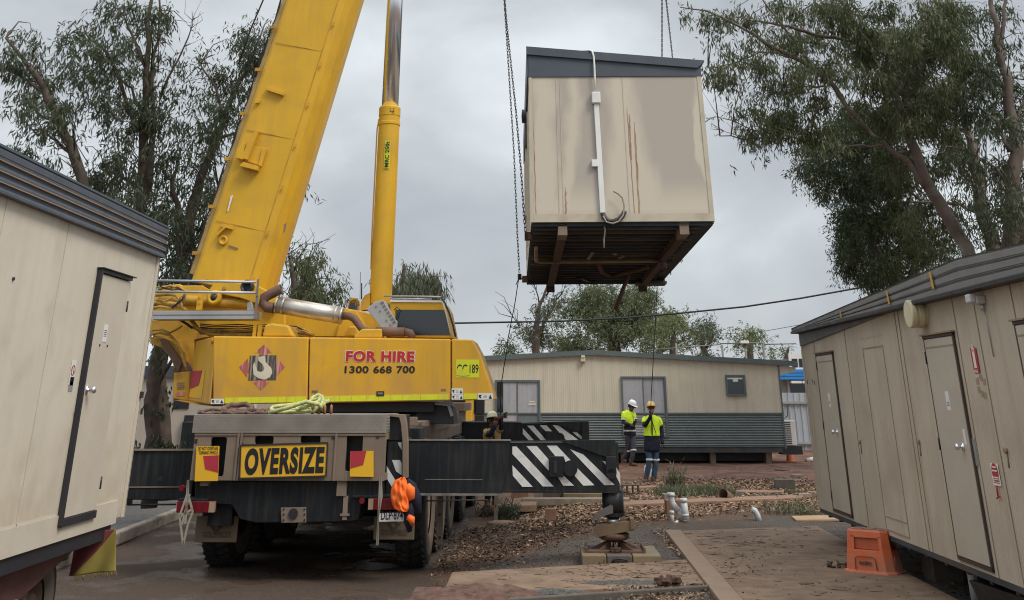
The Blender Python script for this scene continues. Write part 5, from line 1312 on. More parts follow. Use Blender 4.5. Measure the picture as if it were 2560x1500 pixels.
for s_ in (.35, 1.2, 2.1, 3.0, 3.9, 4.8): p = B0+ax*s_-tv*.78-yv*.55; mb.rbox(p, (.10, .06, .06))
mb.islands('cable_clip', M['yellow_dirty'], boom)
mb = MB(); mb.tube([C(596, 160, YB), C(628, 70, YB), C(658, 0, YB), C(700, -100, YB)], .016, 6); mb.tube([C(700, 86, YB+.8), C(735, -20, YB+.8)], .008, 5); mb.build('hoist_rope', M['wire'], cr_)
# ---- lift cylinder
mb = MB(); YL = YB+.1
a = C(951, 760, YL); b = C(975, 268, YL); dd = (b-a).normalized(); Lc = (b-a).length; r = .205
mb.lathe(a, dd, [(0, 0), (r, 0), (r, Lc-.38), (r+.012, Lc-.37), (r+.012, Lc-.32), (r, Lc-.31), (r, Lc-.20), (r+.008, Lc-.19), (r+.008, Lc-.03), (r-.01, Lc-.0), (r-.04, Lc), (0, Lc)], 64, smooth=False)
lcyl = mb.build('lift_cylinder', M['yellow'], cr_)
mb = MB(); mb.cyl(b-dd*.05, b+dd*5.5, .165, 36); mb.build('cylinder_rod', M['chrome'], lcyl)
mb = MB(); mb.tube([a+Vector((-.20, -.05, .6)), a+Vector((-.22, -.05, 1.2)), b+Vector((-.225, -.05, -.45)), b+Vector((-.20, -.05, -.25))], .014, 6); mb.build('oil_pipe', M['yellow'], lcyl)
mb = MB(); c = b-dd*.10; mb.rbox((c.x+.08, c.y-.205, c.z), (.11, .02, .07)); mb.build('port_plate', M['yellow'], lcyl)
mb = MB()
for dx in (.05, .11):
    for dz in (-.02, .02): mb.cyl((c.x+dx, c.y-.216, c.z+dz), (c.x+dx, c.y-.222, c.z+dz), .008, 6)
mb.build('port_bolt', M['dark'], lcyl)
c = C(972, 392, YL); 
q = MB(); hh = abs(C(972, 355, YL).z-C(972, 424, YL).z)
lean = dd
rows = []
for k in range(7):
    t = -.26+.52*k/6; rows.append([Vector((0, 0, 0))+c+Vector((math.sin(t)*(r+.016), -math.cos(t)*(r+.016), 0))+lean*(hh*(j/4-.5)) for j in range(5)])
q.sheet(rows, True); ns = q.build('capacity_sticker', M['fluoy'], lcyl)
tx = text_mesh('sticker_lettering', 'MRC 250t', M['blackletter'], ns, c+Vector((.045, -r-.030, 0))-lean*(hh*.46), lean, (-1, 0, 0), hh*.92, .085, .03)
# ================================================================= things lying on or hanging from the crane
FO = FC
def lay(q, name, m_, label, cat, group=None, frame=FC):
    o = q.build(name, m_); place(o, frame); tag(o, label, cat, group); return o
q = MB()
def loop(c, rx_, ry_, rz_, a0, a1, r, n=22, tilt=0, wob=.01, seed=0):
    rg = random.Random(seed); pts = []
    for i in range(n+1):
        t = a0+(a1-a0)*i/n
        pts.append(Vector(c)+Vector((math.cos(t)*rx_, math.sin(t)*ry_, math.sin(t+tilt)*rz_+rg.uniform(-wob, wob))))
    q.tube(pts, r, 8)
zt_ = zt
c = C(760, 1016, .4)
zc = zt_+.10
for k in range(3): loop((c.x-.10+.10*k, .30+.12*k, zc-.03+.03*k), .34-.06*k, .16, .05, 0, 6.3, .024, seed=k, tilt=.6*k)
loop((c.x+.18, .35, zc+.05), .09, .12, .09, 0, 6.3, .024, seed=9)
loop((c.x+.10, .2, zc+.03), .16, .1, .07, 0, 6.3, .022, seed=12, tilt=1)
q.tube([(c.x-.42, .1, zc-.08), (c.x-.15, .05, zc-.02), (c.x+.1, .05, zc+.06), (c.x+.26, .1, zc+.03), (c.x+.3, .3, zc-.05)], .026, 8)
lay(q, 'rope_sling', M['rope_g'], 'coiled green and cream round sling lying on the crane tray', 'sling')
q = MB()
c = C(600, 1025, .4)
for k in range(7): loop((c.x-.35+.16*k, .30+.1*(k % 2), zt_+.03), .20, .15, .02, 0, 6.3, .02, seed=k+20)
loop((c.x-.02, .35, zt_+.07), .20, .12, .05, 0, 6.3, .035, seed=40)
lay(q, 'dusty_sling', M['rope_b'], 'brown dusty slings piled along the left half of the crane tray', 'sling')
q = MB(); c = C(800, 1015, .25)
for k in range(4):
    q.lathe((c.x-.10+.085*k, .25+.03*(k % 2), zt_+.055), (1, .2, 0), [(.05, -.02), (.075, 0), (.05, .02), (.035, 0)], 12, closed=True)
lay(q, 'shackle_heap', mat('rusty_orange_shackle', (.30, .13, .05), .7, var=.2), 'rusty orange shackles heaped beside the green sling on the tray', 'shackles')
# hi-vis jacket
q = MB(); q.m = 0
def jpt(px, py, yl): return C(px, py, yl)
prof_ = [(1193, 1003, 1012), (1200, 988, 1016), (1212, 981, 1019), (1228, 977, 1021), (1245, 977, 1022), (1260, 980, 1022), (1272, 985, 1022), (1279, 998, 1018)]
K = 30; rows = []; rb = []
for i_ in range(29):
    s_ = i_/28*(len(prof_)-1); i0 = min(int(s_), len(prof_)-2); fr = s_-i0
    py, x0_, x1_ = [prof_[i0][k]*(1-fr)+prof_[i0+1][k]*fr for k in range(3)]
    row = []; rk = []
    for k in range(K+1):
        u = k/K; px = x0_+(x1_-x0_)*u; v_ = i_/28
        fold = .10*(abs(math.sin(u*5.5+v_*1.8+.4))-.6)+.05*(abs(math.sin(u*11-v_*5+1))-.6)+.03*math.sin(v_*13+u*4)*(v_ > .55)+.02*math.sin(v_*24-u*7)
        row.append(C(px, py, -.04-.08*math.sqrt(max(0, math.sin(math.pi*u)))*min(1, .25+v_*2)-fold*.55*math.sin(math.pi*u)))
        rk.append(C(px, py, .02))
    rows.append(row); rb.append(rk)
q.sheet(rows, True); q.sheet(rb, True)
pts = [C(1018, 1215, -.02), C(1026, 1225, -.04), C(1028, 1242, -.02), C(1020, 1250, 0)]
q.tube(pts, [.05, .07, .06, .03], 8); q.tube([C(1020, 1292, -.02), C(1029, 1298, -.03), C(1031, 1312, 0)], [.04, .05, .03], 8)
q.m = 1
q.tube([C(1018, 1200, .0), C(1030, 1215, .02), C(1040, 1245, .03), C(1046, 1285, .03)], [.03, .06, .075, .045], 12)
q.tube([C(1022, 1250, .03), C(1026, 1275, .04), C(1020, 1305, .03), C(1025, 1330, .03)], [.06, .08, .06, .03], 12)
q.tube([C(1012, 1275, .04), C(1020, 1285, .04), C(1036, 1290, .04)], [.04, .07, .04], 12)
lay(q, 'hivis_jacket', [M['orange_cloth'], M['navy']], 'orange and navy work jacket hung on the rear corner of the crane', 'jacket')
# ratchet straps hanging at both rear corners
q = MB()
for pts in ([(470, 1200), (468, 1235), (449, 1290), (452, 1315), (458, 1362)], [(470, 1200), (470, 1235), (482, 1280), (470, 1310), (458, 1362)], [(468, 1240), (463, 1310)], [(449, 1291), (482, 1272)], [(455, 1312), (474, 1235)]):
    a_ = [C(px, py, -.02) for px, py in pts]
    for p_, p2_ in zip(a_[:-1], a_[1:]): q.bar(p_, p2_, .028, .004, up=(0, 1, 0))
lay(q, 'hanging_strap', M['strap'], 'knotted pale strap dangling at the left rear corner of the crane', 'strap')
q = MB()
for dx in (-3, 0, 4):
    a_ = [C(951+dx*.3, 1192, -.03), C(951+dx, 1240, -.03), C(946, 1290, -.03), C(943+dx*.4, 1363, -.03)]
    for p_, p2_ in zip(a_[:-1], a_[1:]): q.bar(p_, p2_, .02, .004, up=(0, 1, 0))
lay(q, 'hanging_strap', M['strap'], 'pale strap dangling beside the number plate at the right rear corner', 'strap')
# ================================================================= trees
NR_ = np.random.default_rng(5); DK = 8.6; from mathutils import noise as mnoise
def leaves(name, anchors, per, ln, wd, spr, mtl, parent, droop=1.0, jitter=.10):
    A = np.repeat(np.asarray(anchors, 'f'), per, 0); n = len(A)
    ids = np.repeat(np.arange(len(anchors)), per)
    ax = NR_.normal(size=(len(anchors), 3)); ax[:, 2] -= droop*1.2; ax /= np.linalg.norm(ax, axis=1)[:, None]
    t = NR_.random(n)[:, None]*spr
    base = A + ax[ids]*t + NR_.normal(size=(n, 3))*jitter*spr
    d = NR_.normal(size=(n, 3))*.55 + ax[ids]*.35; d[:, 2] -= droop*.9; d /= np.linalg.norm(d, axis=1)[:, None]
    r = np.cross(d, NR_.normal(size=(n, 3))); r /= np.linalg.norm(r, axis=1)[:, None]+1e-9
    L_ = (ln*(.6+.8*NR_.random(n)))[:, None]; w = (wd*(.7+.6*NR_.random(n)))[:, None]
    V = np.empty((n, 4, 3), 'f')
    V[:, 0] = base; V[:, 1] = base+d*L_*.45+r*w*.5; V[:, 2] = base+d*L_; V[:, 3] = base+d*L_*.45-r*w*.5
    me = bpy.data.meshes.new(name); me.vertices.add(n*4); me.vertices.foreach_set('co', V.ravel())
    me.loops.add(n*4); me.loops.foreach_set('vertex_index', np.arange(n*4, dtype='i'))
    me.polygons.add(n); me.polygons.foreach_set('loop_start', np.arange(0, n*4, 4, dtype='i')); me.polygons.foreach_set('loop_total', np.full(n, 4, 'i'))
    me.materials.append(mtl); me.update(calc_edges=True)
    o = bpy.data.objects.new(name, me); COL.objects.link(o); o.parent = parent; return o
class Tree:
    def __init__(s, label, cell, Y, rows, limbs, leaf, bark, group=None, dens=1.0, x0=0, depth=1.4, ln=.18, wd=.034, base=None, per=9, twigs=(), clumps=(), droop=1.0, name='gum_tree', clumpless=False):
        rg = random.Random(hash(label) % 9973 if False else sum(map(ord, label)))
        bx, by, bY = base
        b = P(bx, by, bY); F = Frame((b.x, b.y, 0)); s.F = F
        root = thing(name, label, 'tree', F, group)
        q = MB(); nodes = []
        for lm in limbs:
            pts = []; rs = []
            for it in lm:
                px, py, r = it[:3]; dy = it[3] if len(it) > 3 else 0
                p = F.L(P(px, py, Y+dy)); pts.append(p); rs.append(r)
            # refine with a little wander
            fp, fr = [pts[0]], [rs[0]]
            for i in range(len(pts)-1):
                for k in (1, 2, 3):
                    t = k/3; w = Vector((rg.gauss(0, 1), rg.gauss(0, 1), rg.gauss(0, 1)))*(0 if k == 3 else .03*(pts[i+1]-pts[i]).length)
                    fp.append(pts[i].lerp(pts[i+1], t)+w); fr.append(rs[i]*(1-t)+rs[i+1]*t)
            q.tube(fp, fr, 9); nodes += fp
        q.build('trunk', bark, root)
        cells = []
        for (row, st) in rows:
            for c, ch in enumerate(st):
                if ch in '.0 ': continue
                cells.append((x0+c*cell+cell/2, row*cell+cell/2, cell*.5, int(ch)))
        for (px, py, r, dd) in clumps: cells.append((px, py, r, dd))
        anc = []; tw = MB()
        for (px, py, r, dn) in cells:
            rm = r/FPX*Y*1.0
            k_ = max(1, round((r/25)**2*2.2)) if r > 25 else 2
            for _ in range(k_):
                cx = px+rg.uniform(-.8, .8)*r; cy = py+rg.uniform(-.8, .8)*r; dy = rg.gauss(0, depth)
                c = F.L(P(cx, cy, Y+dy))
                nn = min(nodes, key=lambda p: (p-c).length+max(0, p.z-c.z)*.6)
                if (nn-c).length > .25 and rg.random() < .75:
                    m1 = nn.lerp(c, .35)+Vector((0, 0, .12*(c-nn).length)); m2 = nn.lerp(c, .75)+Vector((rg.gauss(0, .05), rg.gauss(0, .05), .10*(c-nn).length))
                    L0 = (c-nn).length
                    tw.tube([nn, m1, m2, c], [min(.028, .007+.006*L0), min(.02, .007+.003*L0), .007, .003], 5)
                na = max(1, int(round(DK*dens*(dn/9)**1.35*9/k_*((r/25)**2))))
                sg = min(rm*.62, .36*(Y/25))
                for _ in range(na):
                    if _ == 0: pass
                    anc.append((c.x+rg.gauss(0, sg), c.y+rg.gauss(0, sg*1.3), c.z+rg.gauss(0, sg*.8)))
        for tws in twigs:
            pts = [F.L(P(px, py, Y)) for px, py in tws[0]]; r0 = tws[1]
            tw.tube(pts, [r0*(1-.8*i/(len(pts)-1)) for i in range(len(pts))], 5)
            for k in range(tws[2] if len(tws) > 2 else 0):
                i = rg.randrange(max(1, len(pts)//2), len(pts)); p = pts[i-1].lerp(pts[i], rg.random()); d0 = (pts[i]-pts[i-1]).normalized(); ll = rg.uniform(.25, .8)*Y/25
                e1 = p+(d0*.6+Vector((rg.gauss(0, .5), rg.gauss(0, .4), rg.gauss(.1, .5))))*ll*.5; e2 = e1+(d0*.6+Vector((rg.gauss(0, .5), rg.gauss(0, .4), rg.gauss(.2, .5))))*ll*.5
                tw.tube([p, e1, e2], [.010*Y/25, .006*Y/25, .003*Y/25], 4)
        kk = 1.15*25/Y; th = .07
        anc = [a for a in anc if mnoise.noise(Vector(a)*kk+Vector((7.3, 1.1, 4.4)))+.35*mnoise.noise(Vector(a)*kk*2.6) > th+rg.gauss(-.07, .05)] if not clumpless else anc
        tw.build('branches', bark, root)
        leaves('crown', anc, per, ln, wd, (.40 if Y < 35 else .45), leaf, root, droop=droop)
        s.root = root
GL = 'gum trees behind the left cabin and the crane'
Tree('leaning gum tree over the left cabin roof, its crown bowed to the left edge', 50, 23.5,
 [(1, '53'), (2, '86'), (3, '985'), (4, '676'), (5, '3687'), (6, '.685'), (7, '.43')],
 [[(240, 1250, .17), (226, 700, .14), (212, 480, .12), (186, 390, .12), (155, 310, .10), (110, 220, .08), (60, 150, .05), (15, 95, .03)], [(155, 310, .06), (100, 290, .04), (60, 240, .02)], [(186, 390, .05), (140, 350, .03), (110, 330, .02)], [(130, 260, .05), (40, 180, .03), (0, 170, .02)]],
 M['leaf1'], M['bark'], GL, base=(240, 1250, 23.5), dens=.98, twigs=[([(212, 440), (190, 425), (150, 395)], .03), ([(95, 340), (60, 300), (20, 262)], .02, 5), ([(215, 400), (185, 350), (182, 345)], .012), ([(110, 200), (90, 150), (75, 100)], .015, 3)])
Tree('tall gum tree with twin upright stems behind the left cabin, tallest on this side', 50, 24.5,
 [(0, '.....5894'), (1, '...6538811'), (2, '...356585'), (3, '...687552'), (4, '....467741'), (5, '.....88862'), (6, '.....4671'), (7, '....26631'), (8, '....6773'), (9, '....6756'), (10, '.....5786'), (11, '......676')],
 [[(310, 1260, .17), (330, 800, .14), (350, 560, .12), (358, 420, .12), (362, 280, .10), (368, 150, .07), (375, 20, .05), (380, -60, .03)], [(352, 560, .10), (375, 420, .09), (385, 300, .06), (380, 180, .05), (398, 60, .03), (395, -40, .02)],
  [(360, 350, .07), (330, 290, .05), (300, 200, .045), (265, 130, .035), (215, 85, .02)], [(370, 200, .05), (340, 110, .04), (310, 40, .02)], [(355, 470, .05), (300, 440, .035), (250, 420, .02)], [(362, 300, .04), (330, 220, .03), (290, 190, .02)]],
 M['leaf1'], M['bark'], GL, base=(310, 1260, 24.5), dens=1.0, twigs=[([(400, 240), (420, 195), (445, 150), (470, 95), (482, 60), (480, 28)], .035, 8), ([(395, 180), (396, 120), (402, 60)], .02, 4), ([(355, 540), (330, 500), (310, 420), (285, 370)], .03, 6), ([(350, 400), (310, 345), (300, 340)], .012, 2), ([(470, 65), (488, 60), (484, 30)], .008)])
Tree('spreading gum tree rising between the left cabin and the yellow boom', 50, 25.5,
 [(1, '............66'), (2, '.........35488'), (3, '.........457964'), (4, '.........4588'), (5, '..........385'), (6, '........37663'), (7, '........79863'), (8, '........6876'), (9, '........7775'), (10, '.......68987'), (11, '........8987'), (12, '........8985'), (13, '........898'), (14, '........786'), (15, '........67'), (16, '.......57'), ],
 [[(405, 1260, .20), (395, 950, .17), (430, 800, .15), (455, 640, .13), (480, 520, .13), (520, 400, .10), (560, 300, .08), (600, 200, .05), (640, 120, .03)], [(455, 640, .11), (450, 540, .08), (430, 450, .05), (450, 380, .03)], [(520, 660, .12), (540, 520, .10), (575, 430, .07), (610, 330, .05), (650, 200, .03)],
  [(430, 800, .12), (505, 690, .12), (530, 600, .10)], [(560, 300, .05), (540, 220, .03), (500, 160, .02)], [(520, 360, .06), (565, 340, .04), (600, 330, .03)], [(600, 200, .04), (670, 120, .03), (700, 110, .02)]],
 M['leaf1'], M['bark'], GL, base=(405, 1260, 25.5), dens=1.05, clumps=[(762, 480, 12, 5), (757, 470, 8, 5), (690, 110, 22, 6)], twigs=[([(560, 360), (530, 330), (500, 310)], .02, 3), ([(480, 180), (462, 200), (455, 230)], .012, 3), ([(690, 400), (730, 460), (758, 478)], .015)])
Tree('low leafy branch tree beside the left cabin corner, close behind the crane', 50, 21.5, [],
 [[(372, 1270, .15), (385, 1090, .14), (378, 1000, .14), (388, 930, .13), (400, 870, .12), (395, 800, .10), (400, 740, .08)], [(385, 1000, .06), (410, 930, .05), (430, 900, .03)]],
 M['leaf1'], M['bark'], GL, base=(372, 1270, 21.5), dens=.55, depth=.4, ln=.13, wd=.05, per=6,
 clumps=[(400, 1000, 22, 5), (385, 1045, 22, 5), (395, 1085, 28, 6), (375, 1100, 25, 7), (410, 965, 14, 4), (370, 1070, 22, 6), (420, 1105, 14, 5), (410, 880, 14, 5), (390, 850, 18, 6), (440, 840, 12, 3)])
Tree('round crowned tree with bare top twigs just right of the yellow boom', 50, 31,
 [(12, '..............43'), (13, '.............488'), (14, '.............6897')],
 [[(735, 1255, .26), (738, 900, .2), (742, 780, .15), (735, 700, .09), (725, 650, .05)], [(742, 780, .08), (775, 700, .05), (790, 660, .03)], [(738, 740, .07), (765, 670, .04), (785, 630, .02)]],
 M['leaf2'], M['bark'], GL, base=(735, 1255, 31), dens=1.5, clumps=[(735, 745, 30, 7), (790, 745, 22, 7), (775, 665, 25, 7)], twigs=[([(735, 680), (745, 645), (770, 610), (795, 608)], .03, 6), ([(725, 660), (715, 615), (712, 600)], .02, 5), ([(765, 660), (780, 625), (797, 603)], .02, 4), ([(720, 640), (725, 620), (740, 605)], .015, 3)])
Tree('drooping grey green tree behind the crane operator cab', 50, 34, [],
 [[(1030, 1240, .25), (1030, 850, .18), (1025, 760, .14), (1010, 700, .08), (1010, 660, .04)], [(1025, 760, .09), (1060, 720, .05), (1080, 690, .03)]],
 M['leafgrey'], M['bark'], None, base=(1030, 1240, 34), dens=1.6, droop=1.7, ln=.26, wd=.03, clumps=[(1005, 655, 26, 8), (1000, 690, 32, 9), (1030, 715, 34, 9), (1065, 710, 26, 9), (1080, 692, 18, 8), (1092, 712, 14, 6), (990, 725, 30, 9), (1040, 742, 30, 9), (1080, 740, 24, 8), (1020, 672, 14, 6)])
# right hand group
GR = 'gum trees behind the right cabin'
Tree('big leaning gum tree with long bare limbs reaching left over the right cabin', 50, 27,
 [(0, '2567756788988876'), (1, '.4433688788998'), (2, '..2355579999999'), (3, '.547853789998'), (4, '...58863.25799'), (5, '...587514699'), (6, '...53555'), (7, '...311')],
 [[(2480, 1230, 0.223), (2440, 760, 0.197), (2418, 620, 0.171), (2362, 530, 0.164), (2312, 450, 0.151), (2272, 345, 0.131), (2242, 250, 0.112), (2190, 165, 0.098), (2150, 100, 0.079), (2115, 20, 0.066), (2090, -50, 0.046)],
  [(2318, 470, 0.098), (2270, 405, 0.079), (2225, 375, 0.066), (2205, 350, 0.052)],
  [(2140, 292, 0.072), (2085, 215, 0.072), (2010, 155, 0.059), (1935, 120, .075), (1865, 75, 0.039), (1790, 38, 0.026), (1700, 18, 0.013)],
  [(2205, 350, 0.033), (2140, 292, 0.066)],
  [(2085, 215, 0.039), (2020, 150, 0.039), (1975, 90, 0.033), (1930, 30, 0.026), (1890, -20, 0.020)],
  [(2150, 105, 0.039), (2060, 92, .055), (1990, 72, .045), (1930, 58, .035), (1845, 42, 0.013)],
  [(2280, 378, 0.039), (2235, 383, 0.033), (2205, 362, 0.033), (2120, 366, 0.026), (2040, 360, .035), (1985, 343, 0.020), (1890, 345, .022), (1800, 340, .012)],
  [(2242, 250, 0.059), (2260, 200, 0.046), (2300, 120, 0.033), (2320, 30, 0.026)], [(2190, 165, 0.033), (2230, 90, 0.026), (2240, 10, 0.020)], [(2060, 215, 0.026), (1990, 215, 0.020), (1960, 220, 0.013)], [(2010, 150, 0.033), (1900, 130, 0.020), (1830, 160, 0.013), (1770, 170, .012)]],
 M['leaf2'], M['bark_l'], GR, x0=1700, base=(2480, 1230, 27), dens=2.0, droop=1.2, depth=1.3, twigs=[([(1985, 343), (1880, 325), (1830, 300), (1790, 292), (1768, 300)], .02, 12), ([(1860, 342), (1815, 330), (1795, 322)], .012, 5), ([(1900, 365), (1902, 380), (1915, 382)], .008), ([(2080, 265), (2000, 285), (1960, 262)], .03, 4), ([(1840, 160), (1800, 130), (1790, 118)], .01, 3), ([(2060, 480), (2100, 500)], .01)])
Tree('pale barked gum tree in the middle of the right hand group', 50, 30,
 [(0, '............76.'), (1, '...........677'), (2, '..........7888'), (3, '..........8988'), (4, '..........6889'), (5, '..........7878'), (6, '..........89998'), (7, '..........88999'), (8, '..........777776'), (9, '...........766'), (10, '...........6666'), (11, '...........5665'), (12, '............6')],
 [[(2500, 1230, 0.288), (2490, 700, 0.240), (2482, 610, 0.216), (2455, 530, 0.192), (2440, 430, 0.160), (2432, 380, 0.136), (2410, 280, 0.104), (2400, 180, 0.080), (2385, 60, 0.056), (2380, -60, 0.032)], [(2370, 300, 0.080), (2345, 250, 0.072), (2320, 220, 0.056), (2290, 160, 0.040)], [(2450, 535, 0.056), (2400, 510, 0.048), (2350, 505, 0.040), (2240, 505, 0.024)], [(2432, 400, 0.048), (2470, 300, 0.040), (2500, 220, 0.024)]],
 M['leaf2'], M['bark_l'], GR, x0=1700, base=(2500, 1230, 30), dens=1.9, droop=1.1, depth=1.3)
Tree('upright gum tree with reddish forked trunk at the right edge', 50, 25.5,
 [(0, '..............655'), (1, '..............6542'), (2, '...............67'), (3, '..............7867'), (4, '..............6788'), (5, '..............6577'), (6, '...............665'), (7, '..............6633'), (8, '...............565'), (9, '..............4665'), (10, '...............555'), (11, '..............4333')],
 [[(2535, 1230, 0.288), (2532, 700, 0.240), (2530, 590, 0.216), (2532, 470, 0.184), (2540, 350, 0.160), (2520, 230, 0.120), (2500, 130, 0.096), (2485, 40, 0.072), (2475, -60, 0.048)], [(2558, 620, .2), (2545, 500, 0.128), (2538, 450, 0.112)], [(2500, 130, 0.064), (2510, 50, 0.048), (2520, -40, 0.032)], [(2525, 380, 0.056), (2490, 300, 0.040), (2450, 270, 0.024)], [(2530, 470, 0.040), (2490, 420, 0.032), (2465, 400, 0.016)], [(2538, 350, 0.048), (2560, 250, 0.032), (2570, 200, 0.024)]],
 M['leaf1'], M['bark_l'], GR, x0=1700, base=(2535, 1230, 25.5), dens=1.35, droop=1.1, depth=1.0)
Tree('dense dark round crowned tree lowest of the right hand group', 50, 34,
 [(5, '........567'), (6, '.......7888'), (7, '......57888'), (8, '......89998'), (9, '.......6999'), (10, '........8898'), (11, '........4987'), (12, '........898656'), (13, '........6884')],
 [[(2270, 1230, 0.272), (2262, 800, 0.224), (2238, 700, .2), (2205, 650, 0.120), (2180, 600, 0.088), (2150, 560, 0.056)], [(2262, 760, 0.128), (2290, 600, 0.096), (2240, 540, 0.072), (2210, 480, 0.056), (2150, 420, 0.040)], [(2290, 600, 0.064), (2300, 500, 0.048), (2200, 400, 0.032)], [(2250, 700, 0.048), (2230, 650, 0.040), (2270, 680, 0.024)]],
 M['leaf3'], M['bark'], GR, x0=1700, base=(2270, 1230, 34), clumpless=True, dens=3.0, droop=.7, depth=1.6, ln=.14, wd=.032, clumps=[(2190, 690, 22, 8), (2135, 600, 26, 9), (2120, 640, 18, 7)], twigs=[([(2240, 690), (2290, 680), (2330, 660)], .03, 3), ([(2240, 650), (2215, 600), (2200, 560)], .04, 4)])
# far row behind the long cabin
GFa = 'trees beyond the far cabin'
def ftree(label, Y, cl, limbs, leaf=M['leaf4'], twigs=(), dens=2.0, base=None, ln=.20, wd=.05, droop=.4, depth=1.6):
    Tree(label, 50, Y, [], limbs, leaf, M['bark'], GFa, clumps=cl, base=base or (limbs[0][0][0], limbs[0][0][1], Y), twigs=twigs, dens=dens*1.3, ln=ln, wd=wd, depth=depth, droop=droop, name='tree')
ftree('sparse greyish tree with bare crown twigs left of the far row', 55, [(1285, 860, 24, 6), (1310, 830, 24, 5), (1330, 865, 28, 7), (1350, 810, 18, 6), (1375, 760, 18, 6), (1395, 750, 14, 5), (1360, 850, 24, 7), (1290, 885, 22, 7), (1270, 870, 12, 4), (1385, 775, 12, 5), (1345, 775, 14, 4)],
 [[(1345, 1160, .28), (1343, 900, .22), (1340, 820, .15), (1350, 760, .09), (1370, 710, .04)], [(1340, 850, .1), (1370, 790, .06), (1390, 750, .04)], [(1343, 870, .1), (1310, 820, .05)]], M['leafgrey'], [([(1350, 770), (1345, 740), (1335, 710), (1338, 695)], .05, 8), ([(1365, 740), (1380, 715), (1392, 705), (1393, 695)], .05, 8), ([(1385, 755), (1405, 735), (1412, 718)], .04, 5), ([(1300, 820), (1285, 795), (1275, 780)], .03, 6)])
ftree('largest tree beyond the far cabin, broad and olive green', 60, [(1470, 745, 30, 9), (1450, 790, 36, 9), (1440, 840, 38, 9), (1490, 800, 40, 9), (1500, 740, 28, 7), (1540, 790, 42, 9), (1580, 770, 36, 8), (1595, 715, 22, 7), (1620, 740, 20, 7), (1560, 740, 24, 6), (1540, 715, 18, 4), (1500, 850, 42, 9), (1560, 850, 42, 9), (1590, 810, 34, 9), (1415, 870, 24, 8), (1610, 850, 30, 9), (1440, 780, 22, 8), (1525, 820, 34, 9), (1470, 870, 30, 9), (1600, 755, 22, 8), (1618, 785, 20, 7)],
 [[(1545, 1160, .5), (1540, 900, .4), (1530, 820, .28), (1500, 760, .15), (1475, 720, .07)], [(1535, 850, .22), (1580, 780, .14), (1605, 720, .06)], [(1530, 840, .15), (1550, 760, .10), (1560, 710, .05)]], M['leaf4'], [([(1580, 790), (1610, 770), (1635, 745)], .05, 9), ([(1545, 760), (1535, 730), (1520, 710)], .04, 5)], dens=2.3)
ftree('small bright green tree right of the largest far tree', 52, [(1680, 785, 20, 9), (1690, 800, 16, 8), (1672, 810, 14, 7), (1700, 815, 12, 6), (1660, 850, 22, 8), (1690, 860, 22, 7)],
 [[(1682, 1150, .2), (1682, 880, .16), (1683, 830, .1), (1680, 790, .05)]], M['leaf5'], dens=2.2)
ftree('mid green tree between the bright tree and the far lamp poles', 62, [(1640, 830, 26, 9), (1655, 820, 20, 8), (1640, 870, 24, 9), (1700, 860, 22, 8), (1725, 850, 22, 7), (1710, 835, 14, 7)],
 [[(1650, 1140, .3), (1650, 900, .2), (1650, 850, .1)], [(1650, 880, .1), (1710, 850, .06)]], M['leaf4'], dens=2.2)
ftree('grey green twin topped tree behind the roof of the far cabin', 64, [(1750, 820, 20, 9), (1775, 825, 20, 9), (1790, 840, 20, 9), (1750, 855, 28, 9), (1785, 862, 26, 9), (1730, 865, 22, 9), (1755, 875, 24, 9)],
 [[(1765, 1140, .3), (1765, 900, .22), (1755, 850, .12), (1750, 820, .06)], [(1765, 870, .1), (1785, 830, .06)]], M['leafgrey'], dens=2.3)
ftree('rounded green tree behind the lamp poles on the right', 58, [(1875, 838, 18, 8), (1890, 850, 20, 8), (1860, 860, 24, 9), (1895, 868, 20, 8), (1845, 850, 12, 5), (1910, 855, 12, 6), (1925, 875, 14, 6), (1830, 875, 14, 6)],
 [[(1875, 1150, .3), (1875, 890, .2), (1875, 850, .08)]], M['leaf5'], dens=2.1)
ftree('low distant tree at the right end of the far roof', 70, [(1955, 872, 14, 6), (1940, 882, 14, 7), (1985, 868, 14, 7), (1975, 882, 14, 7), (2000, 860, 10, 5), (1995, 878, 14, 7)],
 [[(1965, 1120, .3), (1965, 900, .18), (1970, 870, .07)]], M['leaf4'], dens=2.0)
# ================================================================= ground
GX = .06
def pip(X, Y, poly):
    ins = np.zeros(X.shape, bool); n = len(poly)
    for i in range(n):
        x1, y1 = poly[i]; x2, y2 = poly[(i+1) % n]
        c = ((y1 > Y) != (y2 > Y)) & (X < (x2-x1)*(Y-y1)/(y2-y1+1e-12)+x1); ins ^= c
    return ins
def wpoly(pts, z=GX): return [(PZ(px, py, z).x, PZ(px, py, z).y) for px, py in pts]
xs = np.concatenate([[-900, -300, -120, -60, -35, -22, -16], np.arange(-13, 11, .11), [12, 14, 18, 26, 40, 70, 140, 320, 900]])
ysg = np.concatenate([[-200, -60, -20, -5, 3, 7], np.arange(9, 34, .11), np.arange(34, 50, .3), [52, 56, 64, 80, 110, 170, 320, 1000]])
Xg, Yg = np.meshgrid(xs, ysg)
def sst(a, b, v): t = np.clip((v-a)/(b-a), 0, 1); return t*t*(3-2*t)
def vnoise(X, Y, s, seed):
    r = np.random.default_rng(seed); T = r.random((64, 64)); x = X*s; y = Y*s; xi = np.floor(x).astype(int); yi = np.floor(y).astype(int); fx = x-xi; fy = y-yi
    fx = fx*fx*(3-2*fx); fy = fy*fy*(3-2*fy); g = lambda a, b: T[a % 64, b % 64]
    return (g(xi, yi)*(1-fx)+g(xi+1, yi)*fx)*(1-fy)+(g(xi, yi+1)*(1-fx)+g(xi+1, yi+1)*fx)*fy
